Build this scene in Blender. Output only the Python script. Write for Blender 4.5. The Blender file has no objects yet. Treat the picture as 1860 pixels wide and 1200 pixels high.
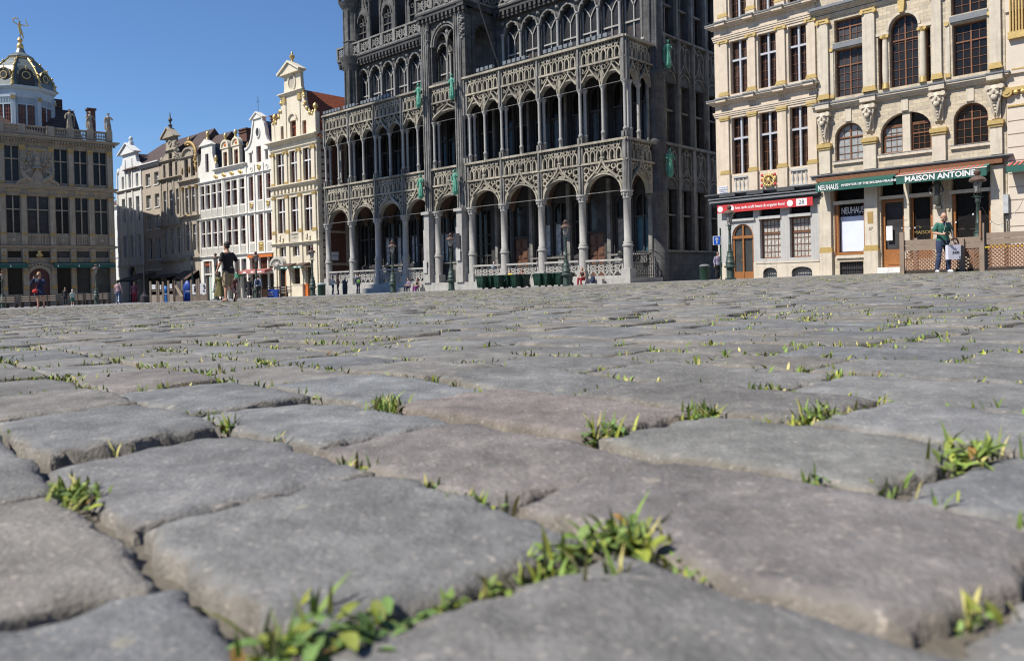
import bpy, math, random, numpy as np
from mathutils import Matrix, Vector
R_ = math.radians
sc = bpy.context.scene
col = sc.collection
random.seed(7); RNG = np.random.default_rng(11)

# ---------------------------------------------------------------- camera
F_PX, ROLL, PITCH, CAM_H = 1450.0, 0.023, 20 / 1450.0, 0.13
fw = Vector((0, math.cos(PITCH), -math.sin(PITCH)))
r0 = Vector((1, 0, 0)); u0 = r0.cross(fw)
up = u0 * math.cos(ROLL) + r0 * math.sin(ROLL)
rt = r0 * math.cos(ROLL) - u0 * math.sin(ROLL)
cd = bpy.data.cameras.new('camera'); cam = bpy.data.objects.new('camera', cd); col.objects.link(cam)
M3 = Matrix((rt, up, -fw)).transposed()
cam.matrix_world = Matrix.Translation((0, 0, CAM_H)) @ M3.to_4x4()
cd.sensor_width = 36; cd.sensor_fit = 'HORIZONTAL'; cd.lens = 36 * F_PX / 1860
cd.shift_y = -67 / 1860
cd.clip_start = 0.02; cd.clip_end = 2000
cd.dof.use_dof = True; cd.dof.focus_distance = 4.0; cd.dof.aperture_fstop = 11.0
sc.camera = cam
sc.cycles.pixel_filter_type = 'BLACKMAN_HARRIS'; sc.cycles.filter_width = 1.1

# ---------------------------------------------------------------- sky and sun
SUN_DIR = Vector((-0.905, -0.425, 0)).normalized(); SUN_EL = R_(50)
w = bpy.data.worlds.new('World'); sc.world = w; w.use_nodes = True
nt = w.node_tree; nt.nodes.clear()
sky = nt.nodes.new('ShaderNodeTexSky'); sky.sky_type = 'NISHITA'; sky.sun_disc = False
sky.sun_elevation = SUN_EL; sky.sun_rotation = math.atan2(SUN_DIR.x, SUN_DIR.y)
sky.air_density = 1.0; sky.dust_density = 0.0; sky.ozone_density = 10; sky.altitude = 60
bg = nt.nodes.new('ShaderNodeBackground'); bg.inputs[1].default_value = 0.107
wo = nt.nodes.new('ShaderNodeOutputWorld')
nt.links.new(sky.outputs[0], bg.inputs[0]); nt.links.new(bg.outputs[0], wo.inputs[0])
sl = bpy.data.lights.new('sun', 'SUN'); sl.energy = 5.0; sl.angle = R_(0.5); sl.color = (1, 0.94, 0.84)
so = bpy.data.objects.new('sun', sl); col.objects.link(so)
sd = SUN_DIR * math.cos(SUN_EL) + Vector((0, 0, math.sin(SUN_EL)))
so.rotation_euler = sd.to_track_quat('Z', 'Y').to_euler(); so.location = (-20, -10, 40)
sc.view_settings.view_transform = 'Standard'; sc.view_settings.look = 'None'
sc.view_settings.exposure = 0.36; sc.view_settings.gamma = 1.0

# ---------------------------------------------------------------- materials
MATS = {}
def mat(name, c, rough=0.8, c2=None, scale=3.0, mix=0.5, bump=0.0, bscale=40.0, metal=0.0, spec=0.5, brick=None, streak=0.0, attr=None, alpha=None, emit=None):
    """Procedural surface: colour varied by two noises, optional block courses, vertical rain streaks, bump."""
    if name in MATS: return MATS[name]
    m = bpy.data.materials.new(name); m.use_nodes = True; t = m.node_tree; N = t.nodes; L = t.links
    b = N['Principled BSDF']; b.inputs['Roughness'].default_value = rough; b.inputs['Metallic'].default_value = metal
    b.inputs['Specular IOR Level'].default_value = spec
    tc = N.new('ShaderNodeTexCoord'); n1 = N.new('ShaderNodeTexNoise'); n1.inputs['Scale'].default_value = scale
    n1.inputs['Detail'].default_value = 8; n1.inputs['Roughness'].default_value = 0.65
    L.new(tc.outputs['Object'], n1.inputs['Vector'])
    c2 = c2 or tuple(x * 0.72 for x in c)
    cr = N.new('ShaderNodeMapRange'); cr.inputs[1].default_value = 0.5 - 0.25 * mix - .02; cr.inputs[2].default_value = 0.5 + 0.25 * mix + .05
    L.new(n1.outputs[0], cr.inputs[0])
    mx = N.new('ShaderNodeMix'); mx.data_type = 'RGBA'; mx.inputs[6].default_value = (*c2, 1); mx.inputs[7].default_value = (*c, 1)
    L.new(cr.outputs[0], mx.inputs[0]); out = mx.outputs[2]
    if streak:
        mp = N.new('ShaderNodeMapping'); mp.inputs['Scale'].default_value = (3.5, 3.5, 0.22); n3 = N.new('ShaderNodeTexNoise'); n3.inputs['Scale'].default_value = 1.6; n3.inputs['Detail'].default_value = 5
        L.new(tc.outputs['Object'], mp.inputs[0]); L.new(mp.outputs[0], n3.inputs['Vector'])
        r3 = N.new('ShaderNodeMapRange'); r3.inputs[1].default_value = 0.5; r3.inputs[2].default_value = 0.72; r3.inputs[3].default_value = 0; r3.inputs[4].default_value = streak
        L.new(n3.outputs[0], r3.inputs[0])
        m3 = N.new('ShaderNodeMix'); m3.data_type = 'RGBA'; m3.inputs[7].default_value = (*[x * 0.35 for x in c2], 1)
        L.new(r3.outputs[0], m3.inputs[0]); L.new(out, m3.inputs[6]); out = m3.outputs[2]
    hgt = None
    if brick:
        bw, bh, ms, var, mc = brick
        sp = N.new('ShaderNodeSeparateXYZ'); ad = N.new('ShaderNodeMath'); cb = N.new('ShaderNodeCombineXYZ'); bt = N.new('ShaderNodeTexBrick')
        L.new(tc.outputs['Object'], sp.inputs[0]); L.new(sp.outputs[0], ad.inputs[0]); L.new(sp.outputs[1], ad.inputs[1])
        L.new(ad.outputs[0], cb.inputs[0]); L.new(sp.outputs[2], cb.inputs[1]); L.new(cb.outputs[0], bt.inputs['Vector'])
        bt.inputs['Scale'].default_value = 1; bt.inputs['Brick Width'].default_value = bw; bt.inputs['Row Height'].default_value = bh
        bt.inputs['Mortar Size'].default_value = ms; bt.inputs['Color1'].default_value = (1, 1, 1, 1); bt.inputs['Color2'].default_value = (1 - var, 1 - var * .95, 1 - var * .8, 1)
        bt.inputs['Mortar'].default_value = (*mc, 1); bt.inputs['Bias'].default_value = -0.1
        mm = N.new('ShaderNodeMix'); mm.data_type = 'RGBA'; mm.blend_type = 'MULTIPLY'; mm.inputs[0].default_value = 1
        L.new(out, mm.inputs[6]); L.new(bt.outputs[0], mm.inputs[7]); out = mm.outputs[2]; hgt = bt.outputs[1]
    if attr:
        at = N.new('ShaderNodeAttribute'); at.attribute_name = attr
        ma = N.new('ShaderNodeMix'); ma.data_type = 'RGBA'; ma.blend_type = 'MULTIPLY'; ma.inputs[0].default_value = 1
        L.new(out, ma.inputs[6]); L.new(at.outputs[0], ma.inputs[7]); out = ma.outputs[2]
    L.new(out, b.inputs['Base Color'])
    if bump or hgt:
        bp = N.new('ShaderNodeBump'); bp.inputs['Strength'].default_value = 0.6; bp.inputs['Distance'].default_value = bump or .01
        n2 = N.new('ShaderNodeTexNoise'); n2.inputs['Scale'].default_value = bscale; n2.inputs['Detail'].default_value = 4
        L.new(tc.outputs['Object'], n2.inputs['Vector']); h = n2.outputs[0]
        if hgt:
            sb = N.new('ShaderNodeMath'); sb.operation = 'SUBTRACT'; L.new(h, sb.inputs[0]); L.new(hgt, sb.inputs[1]); h = sb.outputs[0]
        L.new(h, bp.inputs['Height']); L.new(bp.outputs[0], b.inputs['Normal'])
    if alpha is not None: b.inputs['Transmission Weight'].default_value = alpha
    if emit: b.inputs['Emission Color'].default_value = (*emit[:3], 1); b.inputs['Emission Strength'].default_value = emit[3]
    MATS[name] = m; return m

BL = (.8, .42, 0.012, .3, (.55, .52, .48))
G_STONE = mat('weathered_grey_stone', (.31, .30, .275), .85, (.085, .083, .08), 1.3, .9, .02, 20, streak=.7)
G_MID = mat('dim_grey_stone', (.16, .155, .145), .85, (.05, .049, .048), 1.2, .9, .02, 20, brick=BL, streak=.6)
G_DARK = mat('sooty_stone', (.085, .083, .082), .85, (.03, .03, .031), 1.1, .9, .02, 20, streak=.6)
G_SIDE = mat('sooty_stone_blocks', (.13, .13, .132), .85, (.06, .06, .063), 1.1, .9, .02, 20, brick=BL, streak=.5)
G_PALE = mat('pale_carved_stone', (.54, .49, .385), .85, (.11, .102, .088), .55, .8, .02, 25, streak=.55)
G_RECESS = mat('shade_darkened_recess', (.16, .14, .11), .9, (.035, .033, .03), 3.0, 1, .02, 25)  # backing behind the carving, shade of the hollows painted into its colour
GAL = mat('shade_dark_gallery_stone', (.05, .049, .05), .85, (.022, .022, .023), 1.5, .9)  # near-black stone tone that paints in the gloom of the galleries
G_COL = mat('column_stone', (.43, .42, .39), .75, (.27, .26, .245), 1.6, .9, .01, 30, streak=.3)
G_ROOF = mat('slate', (.06, .064, .072), .55, (.035, .037, .042), 4, .7, .02, 6, brick=(.3, .22, .01, .4, (.4, .4, .4)))
TAN = mat('beige_stucco', (.66, .56, .435), .85, (.52, .44, .345), 2.0, .8, .01, 30, streak=.25)
SAND = mat('sandstone_blocks', (.67, .57, .41), .85, (.47, .405, .31), 2.4, 1, .02, 24, brick=(.42, .19, .008, .3, (.72, .68, .62)), streak=.2)
SAND2 = mat('pale_dressed_stone', (.65, .575, .46), .85, (.46, .41, .33), 2.0, .9, .01, 24, streak=.3)
PGREY = mat('pale_grey_render', (.46, .455, .44), .8, (.38, .375, .36), 2, .8, .01, 20, streak=.3)
CREAM = mat('cream_stone', (.67, .60, .46), .8, (.55, .48, .35), 1.6, .8, .01, 20, brick=(.7, .33, .006, .1, (.8, .78, .74)), streak=.2)
CREAM2 = mat('cream_trim', (.70, .63, .49), .8, (.58, .51, .39), 1.6, .8, .01, 20, streak=.25)
WHITE = mat('white_painted_stone', (.74, .72, .66), .75, (.63, .60, .54), 1.2, .8, .005, 20, streak=.2)
WHITE2 = mat('cool_white_render', (.70, .70, .68), .75, (.60, .60, .58), 1.2, .8, .005, 20, streak=.2)
PALEBOARD = mat('faded_panel', (.47, .45, .40), .8, (.38, .36, .32), 5, .6)
BEIGE = mat('sand_render', (.46, .40, .33), .85, (.38, .33, .27), 1.4, .9, .01, 20, streak=.35)
DARKST = mat('grimy_brown_stone', (.47, .41, .32), .85, (.25, .215, .17), 1.5, 1, .02, 20, streak=.45)
ROI = mat('brown_grey_stone', (.38, .32, .24), .85, (.24, .205, .155), 1.5, .9, .02, 20, brick=(.8, .4, .006, .12, (.7, .68, .65)), streak=.5)
ROI2 = mat('brown_grey_trim', (.41, .35, .27), .85, (.27, .23, .175), 1.5, .9, .02, 20, streak=.5)
LEAD = mat('lead_grey', (.20, .21, .225), .6, (.13, .14, .15), 3, .8, .01, 10)
LEADD = mat('dark_lead', (.075, .08, .085), .6, (.04, .042, .045), 3, .8, .01, 10)
BLUEG = mat('pale_blue_grey_paint', (.46, .53, .58), .6, (.36, .43, .48), 2, .8, streak=.3)
CROSS = mat('blue_grey_mullion_stone', (.47, .49, .53), .7, (.38, .40, .44), 3, .7)
WCROSS = mat('white_mullion', (.74, .74, .74), .6, (.64, .64, .64), 3, .6)
GOLD = mat('gold_leaf', (.74, .53, .20), .36, (.48, .33, .12), 9, 1, .012, 30, metal=.5)
GOLDD = mat('tarnished_gold', (.55, .36, .11), .5, (.25, .17, .08), 6, 1, .01, 30, metal=.35)
BROWN = mat('brown_painted_wood', (.23, .10, .042), .45, (.15, .062, .027), 8, .7)
ORWOOD = mat('varnished_wood', (.36, .15, .045), .4, (.22, .085, .025), 8, .8)
REDBR = mat('red_brown_lead_frames', (.14, .040, .028), .5, (.08, .025, .02), 8, .7)
REDW = mat('russet_wood', (.33, .075, .03), .5, (.2, .05, .02), 8, .8)
GLASS = mat('dark_glass', (.010, .010, .011), .12, (.02, .018, .017), 1.5, .8, .004, 2.5, spec=.22)
GLASSW = mat('warm_dark_glass', (.040, .020, .014), .15, (.012, .008, .007), 3.5, 1, .004, 4, spec=.25)
GLASSL = mat('curtained_glass', (.42, .44, .44), .12, (.22, .24, .25), 4, 1, spec=.6)
CURT = mat('lace_curtain', (.68, .66, .62), .6, (.16, .14, .12), 9, .9)
TILE = mat('orange_red_tiles', (.48, .125, .04), .8, (.30, .075, .03), 3, .9, .02, 8, brick=(.25, .32, .035, .3, (.45, .4, .4)))
TILED = mat('dark_brown_tiles', (.13, .07, .05), .75, (.07, .042, .035), 3, .9, .02, 8, brick=(.3, .36, .05, .3, (.35, .35, .35)))
BRICK = mat('red_brown_brick', (.17, .075, .05), .85, (.11, .05, .035), 3, .9, .01, 20, brick=(.25, .075, .008, .3, (.9, .85, .8)), streak=.3)
GREENC = mat('dark_green_canvas', (.012, .10, .078), .75, (.010, .08, .062), 6, .6)
BROWNC = mat('brown_canvas', (.095, .055, .04), .85, (.06, .035, .028), 4, .6)
REDC = mat('red_canvas', (.52, .03, .035), .75, (.42, .025, .03), 6, .5)
PINKC = mat('faded_red_canvas', (.36, .13, .115), .8, (.28, .10, .09), 6, .6)
REDST = mat('red_stripe', (.55, .05, .04), .8)
IRONG = mat('green_painted_iron', (.05, .08, .065), .5, (.028, .048, .04), 12, .8, .004, 60)
IRONB = mat('black_iron', (.02, .02, .022), .5, (.035, .03, .03), 10, .7)
COPPER = mat('bronze_brown_metal', (.15, .095, .07), .45, (.09, .06, .05), 10, .8)
VERD = mat('verdigris_bronze', (.15, .44, .31), .75, (.05, .20, .15), 6, 1, .01, 40)
LGLASS = mat('lantern_glass', (.30, .32, .31), .1, (.18, .20, .20), 4, .5, spec=.6)
WPLAS = mat('white_board', (.80, .80, .80), .5, (.72, .72, .73), 4, .5)
WPAPER = mat('blue_white_paper', (.66, .70, .82), .6, (.58, .63, .77), 1.2, .8)
TXTW = mat('white_lettering', (.85, .85, .85), .6); TXTK = mat('black_lettering', (.03, .03, .03), .6)
TXTB = mat('dark_blue_lettering', (.02, .05, .22), .6); TXTG = mat('dull_gold_lettering', (.35, .25, .09), .5)
WOODG = mat('weathered_timber', (.30, .235, .18), .85, (.19, .15, .12), 5, 1, .004, 30)
LATT = mat('brown_trellis_wood', (.29, .15, .085), .8, (.20, .10, .06), 8, .8)
DWOOD = mat('dark_timber', (.05, .035, .028), .7, (.03, .022, .018), 8, .7)
BLUESIGN = mat('road_sign_blue', (.01, .13, .68), .4); BLUETARP = mat('blue_plastic_cover', (.012, .035, .26), .45, (.02, .09, .42), 5, 1, .02, 12)
CYANTARP = mat('bright_blue_sheet', (.02, .22, .62), .5, (.015, .12, .4), 5, .8)
BINGR = mat('dark_green_bin_plastic', (.008, .040, .025), .45, (.005, .028, .018), 4, .6)
ORPL = mat('orange_panel', (.60, .17, .03), .5, (.5, .13, .025), 4, .6)

def vary_panes(m, light, p):                          # some panes hide a blind or a bright room: the tone differs from window to window
    t = m.node_tree; N = t.nodes; L = t.links; b = N['Principled BSDF']; src = b.inputs['Base Color'].links[0].from_socket
    oi = N.new('ShaderNodeObjectInfo'); r = N.new('ShaderNodeMapRange'); r.inputs[1].default_value = p; r.inputs[2].default_value = 1.0; r.inputs[4].default_value = .75; L.new(oi.outputs['Random'], r.inputs[0])
    tc = N.new('ShaderNodeTexCoord'); n = N.new('ShaderNodeTexNoise'); n.inputs['Scale'].default_value = 1.7; L.new(tc.outputs['Object'], n.inputs['Vector']); mu = N.new('ShaderNodeMath'); mu.operation = 'MULTIPLY'; L.new(r.outputs[0], mu.inputs[0]); L.new(n.outputs[0], mu.inputs[1])
    m2 = N.new('ShaderNodeMix'); m2.data_type = 'RGBA'; m2.inputs[7].default_value = (*light, 1); L.new(mu.outputs[0], m2.inputs[0]); L.new(src, m2.inputs[6]); L.new(m2.outputs[2], b.inputs['Base Color'])
vary_panes(GLASS, (.16, .16, .165), .55); vary_panes(GLASSW, (.20, .13, .10), .45)
# ---------------------------------------------------------------- mesh helpers
def gz(x, y): return 0.018 * x - 0.0042 * y          # the square's gentle fall
SPLIT = {'pier_strips': 'pier_strip', 'gilded_trim': 0, 'gilded_ornament': 0, 'gilded_reliefs': 'gilded_relief', 'shop_panes': 'shop_pane', 'flank_panes': 'flank_pane', 'panels': 'panel', 'chimney': 0, 'balustrade_piers': 'balustrade_pier', 'floodlights': 'floodlight', 'portal_frame': 0, 'arcade_wall': 0, 'stone_trim': 0, 'crest_shields': 'crest_shield', 'sign_badges': 'sign_badge', 'tie_rods': 'tie_rod', 'lead_ledges': 'lead_ledge', 'shop_frames': 'shop_frame', 'shop_lintels': 'shop_lintel', 'stone_ledges': 'stone_ledge', 'pilasters': 'pilaster', 'ledge': 0, 'cornice': 0, 'flank_dressings': 'flank_dressing', 'shop_posts': 'shop_post', 'shutter_boxes': 'shutter_box', 'small_arches': 'small_arch', 'relief_gilding': 0, 'vault': 0, 'notice_panel': 0, 'lintels': 'lintel', 'eyes': 'eye', 'bulbs': 'bulb', 'street_plate': 0, 'transom': 0, 'carved_panel': 0, 'corbel_table': 0, 'wall': 0, 'tracery': 0, 'balustrade': 0, 'gilded_inscription': 0, 'gallery_floor': 0, 'lantern_panes': 'lantern_pane', 'lantern_frames': 'lantern_frame', 'dome_windows': 'dome_window', 'valance_lettering': 0, 'valance_emblem': 0, 'slats': 'slat', 'wheels': 'wheel', 'legs': 'leg', 'handles': 'handle', 'printed_marks': 'printed_mark', 'dome_gilding': 0, 'glazing_bars': 0, 'lantern_glazing_bars': 'glazing_bars', 'gable_mouldings': 'gable_moulding', 'roof': 0, 'backrest': 0}
NOMERGE = {'wall': .2, 'tracery': .12, 'carved_panel': .1, 'stone_trim': .05}
class MB:
    def __init__(s, T=None): s.v = []; s.f = []; s.sm = []; s.T = T; s.pr = []
    def add(s, vs, fs, smooth=False):
        o = len(s.v); s.pr.append((o, o + len(vs), len(s.f), len(s.f) + len(fs)))
        if s.T: vs = [s.T(*p) for p in vs]
        s.v += vs; s.f += [tuple(i + o for i in f) for f in fs]; s.sm += [smooth] * len(fs); return s
    def box(s, x0, x1, y0, y1, z0, z1):
        return s.add([(x0, y0, z0), (x1, y0, z0), (x1, y1, z0), (x0, y1, z0), (x0, y0, z1), (x1, y0, z1), (x1, y1, z1), (x0, y1, z1)],
                     [(0, 3, 2, 1), (4, 5, 6, 7), (0, 1, 5, 4), (1, 2, 6, 5), (2, 3, 7, 6), (3, 0, 4, 7)])
    def prism(s, pts, y0, y1):                        # outline in the x-z plane, given thickness
        n = len(pts)
        return s.add([(x, y0, z) for x, z in pts] + [(x, y1, z) for x, z in pts],
                     [tuple(range(n)), tuple(range(2 * n - 1, n - 1, -1))] + [(i, i + n, (i + 1) % n + n, (i + 1) % n) for i in range(n)])
    def prismx(s, pts, x0, x1):                       # outline in the y-z plane
        n = len(pts)
        return s.add([(x0, y, z) for y, z in pts] + [(x1, y, z) for y, z in pts],
                     [tuple(range(n)), tuple(range(2 * n - 1, n - 1, -1))] + [(i, (i + 1) % n, (i + 1) % n + n, i + n) for i in range(n)])
    def lathe(s, cx, cy, prof, n=12, smooth=True, sx=1, sy=1, rot=0, a0=0, a1=2 * math.pi):
        vs = []; fs = []; k = len(prof)
        for r, z in prof:
            for i in range(n):
                a = 2 * math.pi * i / n + rot; vs.append((cx + r * sx * math.cos(a), cy + r * sy * math.sin(a), z))
        for j in range(k - 1):
            for i in range(n):
                a = j * n + i; b = j * n + (i + 1) % n; fs.append((a, b, b + n, a + n))
        fs.append(tuple(range(n - 1, -1, -1))); fs.append(tuple(range((k - 1) * n, k * n)))
        return s.add(vs, fs, smooth)
    def tube(s, pts, rad, n=6, smooth=True):          # round rod along points; rad may be a list
        P = [Vector(p) for p in pts]; k = len(P); vs = []; fs = []
        rs = rad if isinstance(rad, (list, tuple)) else [rad] * k
        for i, p in enumerate(P):
            d = (P[min(i + 1, k - 1)] - P[max(i - 1, 0)]).normalized()
            a = d.cross(Vector((0, 0, 1)));
            if a.length < .05: a = d.cross(Vector((1, 0, 0)))
            a.normalize(); b = d.cross(a)
            for j in range(n):
                t = 2 * math.pi * j / n; q = p + (a * math.cos(t) + b * math.sin(t)) * rs[i]; vs.append(tuple(q))
        for i in range(k - 1):
            for j in range(n): fs.append((i * n + j, i * n + (j + 1) % n, (i + 1) * n + (j + 1) % n, (i + 1) * n + j))
        fs.append(tuple(range(n - 1, -1, -1))); fs.append(tuple(range((k - 1) * n, k * n)))
        return s.add(vs, fs, smooth)
    def bar(s, pts, w, y0, y1, closed=False):         # flat strap in the x-z plane
        k = len(pts); vs = []; fs = []
        for i, (x, z) in enumerate(pts):
            if closed: a = pts[i - 1]; b = pts[(i + 1) % k]
            else: a = pts[max(i - 1, 0)]; b = pts[min(i + 1, k - 1)]
            dx, dz = b[0] - a[0], b[1] - a[1]; l = math.hypot(dx, dz) or 1; nx, nz = -dz / l * w / 2, dx / l * w / 2
            vs += [(x + nx, y0, z + nz), (x - nx, y0, z - nz), (x - nx, y1, z - nz), (x + nx, y1, z + nz)]
        for i in range(k if closed else k - 1):
            a = 4 * i; b = 4 * ((i + 1) % k)
            fs += [(a, b, b + 1, a + 1), (a + 1, b + 1, b + 2, a + 2), (a + 2, b + 2, b + 3, a + 3), (a + 3, b + 3, b, a)]
        if not closed: fs += [(0, 1, 2, 3), (4 * k - 1, 4 * k - 2, 4 * k - 3, 4 * k - 4)]
        return s.add(vs, fs)
    def ell(s, c, r, n=10, m=7, smooth=True):
        vs = []; fs = []
        for j in range(m + 1):
            t = math.pi * j / m - math.pi / 2
            for i in range(n):
                a = 2 * math.pi * i / n; vs.append((c[0] + r[0] * math.cos(t) * math.cos(a), c[1] + r[1] * math.cos(t) * math.sin(a), c[2] + r[2] * math.sin(t)))
        for j in range(m):
            for i in range(n): a = j * n + i; b = j * n + (i + 1) % n; fs.append((a, b, b + n, a + n))
        return s.add(vs, fs, smooth)
    def archtop(s, x0, x1, z1, cx, w, zs, rise, y0, y1, pointed=False, n=12):   # wall above an arched opening, from the springing up
        P = arch(cx, zs, w, rise, n, pointed)
        if cx - w > x0 + 1e-4: s.box(x0, cx - w, y0, y1, zs, z1)
        if cx + w < x1 - 1e-4: s.box(cx + w, x1, y0, y1, zs, z1)
        vs = []; fs = []
        for x, z in P: vs += [(x, y0, z), (x, y0, z1), (x, y1, z1), (x, y1, z)]
        for i in range(len(P) - 1):
            a = 4 * i; b = a + 4; fs += [(a, b, b + 1, a + 1), (a + 1, b + 1, b + 2, a + 2), (a + 2, b + 2, b + 3, a + 3), (a + 3, b + 3, b, a)]
        return s.add(vs, fs)
    def wall(s, x0, x1, z0, z1, y0, y1, ops):         # slab with rectangular openings (xa, xb, za, zb)
        zz = sorted({z0, z1} | {min(max(z, z0), z1) for o in ops for z in o[2:4]})
        for za, zb in zip(zz, zz[1:]):
            if zb - za < 1e-4: continue
            zm = (za + zb) / 2; x = x0
            for a, b in sorted((o[0], o[1]) for o in ops if o[2] < zm < o[3]):
                if a > x + 1e-4: s.box(x, a, y0, y1, za, zb)
                x = max(x, b)
            if x < x1 - 1e-4: s.box(x, x1, y0, y1, za, zb)
        return s
    def cornice(s, x0, x1, z, h, p, y=0.0, ends=True): # stepped moulding growing outward (towards -y) as it rises
        for i, (a, b, q) in enumerate(((0, .35, .4), (.35, .7, .72), (.7, 1, 1))):
            e = p * q if ends else 0
            s.box(x0 - e, x1 + e, y - p * q, y + .05, z + h * a, z + h * b)
        return s
    def mesh(s, name, m, auto=True):
        me = bpy.data.meshes.new(name); me.from_pydata(s.v, [], s.f)
        if m: me.materials.append(m)
        if any(s.sm):
            me.polygons.foreach_set('use_smooth', s.sm)
            if auto: me.set_sharp_from_angle(angle=R_(50))
        me.update(); return me
    def clusters(s, tol):                              # primitives whose boxes touch belong to one piece
        n = len(s.pr); B = []
        for a, b, c, d in s.pr: q = np.array(s.v[a:b]); B.append(np.concatenate([q.min(0) - tol, q.max(0) + tol]))
        B = np.array(B); par = list(range(n))
        def find(i):
            while par[i] != i: par[i] = par[par[i]]; i = par[i]
            return i
        for i in range(n):
            t = np.where((B[i, :3] <= B[i + 1:, 3:]).all(1) & (B[i, 3:] >= B[i + 1:, :3]).all(1))[0]
            for j in t: par[find(int(j) + i + 1)] = find(i)
        g = {}
        for i in range(n): g.setdefault(find(i), []).append(i)
        return list(g.values())
    def obj(s, name, m, parent=None, loc=(0, 0, 0), rz=0, **k):
        if name in SPLIT and parent:
            cl = s.clusters(NOMERGE.get(name, .02) / 2)
            while len(cl) > 40: cl.sort(key=len); cl[1] = cl[0] + cl[1]; cl.pop(0)
            if len(cl) > 1:
                last = None
                for c in cl:
                    b = MB()
                    for i in sorted(c):
                        v0, v1, f0, f1 = s.pr[i]; b.add(s.v[v0:v1], [tuple(x - v0 for x in f) for f in s.f[f0:f1]]); b.sm[-(f1 - f0):] = s.sm[f0:f1] if f1 > f0 else []
                    last = link(SPLIT[name] or name, b.mesh(SPLIT[name] or name, m), parent, loc, rz, **k)
                return last
            name = SPLIT[name] or name
        return link(name, s.mesh(name, m), parent, loc, rz, **k)
def arch(cx, zs, w, rise, n=12, pointed=False):
    P = []
    if pointed:
        Rr = (w * w + rise * rise) / (2 * w)
        for i in range(n + 1):
            x = -w + 2 * w * i / n; P.append((cx + x, zs + math.sqrt(max(Rr * Rr - (abs(x) + Rr - w) ** 2, 0))))
    else:
        for i in range(n + 1):
            a = math.pi * (1 - i / n); P.append((cx + w * math.cos(a), zs + rise * math.sin(a)))
    return P
def circ(cx, cz, r, n=12, a0=0, a1=360): return [(cx + r * math.cos(R_(a0 + (a1 - a0) * i / n)), cz + r * math.sin(R_(a0 + (a1 - a0) * i / n))) for i in range(n if a1 - a0 == 360 else n + 1)]
def link(name, data, parent=None, loc=(0, 0, 0), rz=0, label=None, cat=None, group=None, kind=None):
    o = bpy.data.objects.new(name, data); col.objects.link(o); o.location = loc; o.rotation_euler = (0, 0, rz)
    if parent: o.parent = parent
    return tag(o, label, cat, group, kind)
def tag(o, label=None, cat=None, group=None, kind=None):
    for k, v in (('label', label), ('category', cat), ('group', group), ('kind', kind)):
        if v: o[k] = v
    return o
def thing(name, label, cat, loc=(0, 0, 0), rz=0, group=None): return link(name, None, None, loc, rz, label, cat, group)
def copy_tree(o, parent=None):
    c = o.copy(); col.objects.link(c)
    if parent: c.parent = parent
    for ch in list(o.children): copy_tree(ch, c)
    return c
def ray_at(px, Y):                                    # ground point on the sight line of a picture column at a forward distance
    d = fw + rt * ((px - 930) / F_PX) - up * ((513 - (px - 930) * .023 - 533) / F_PX)
    x = d.x / d.y * Y; return (x, Y, gz(x, Y))
def text(s, size, m, parent, loc, name='lettering', rx=90, rz=0, off=0.0, ext=.004, align='CENTER', sx=1.0):
    c = bpy.data.curves.new(name, 'FONT'); c.body = s; c.size = size; c.align_x = align; c.align_y = 'CENTER'; c.extrude = ext; c.offset = off
    c.resolution_u = 3; t = bpy.data.objects.new(name, c); col.objects.link(t); me = bpy.data.meshes.new_from_object(t.evaluated_get(bpy.context.evaluated_depsgraph_get())); bpy.data.objects.remove(t)
    me.materials.clear(); me.materials.append(m); o = bpy.data.objects.new(name, me); col.objects.link(o); o.parent = parent
    o.location = loc; o.rotation_euler = (R_(rx), 0, R_(rz)); o.scale = (sx, 1, 1); return o

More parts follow.
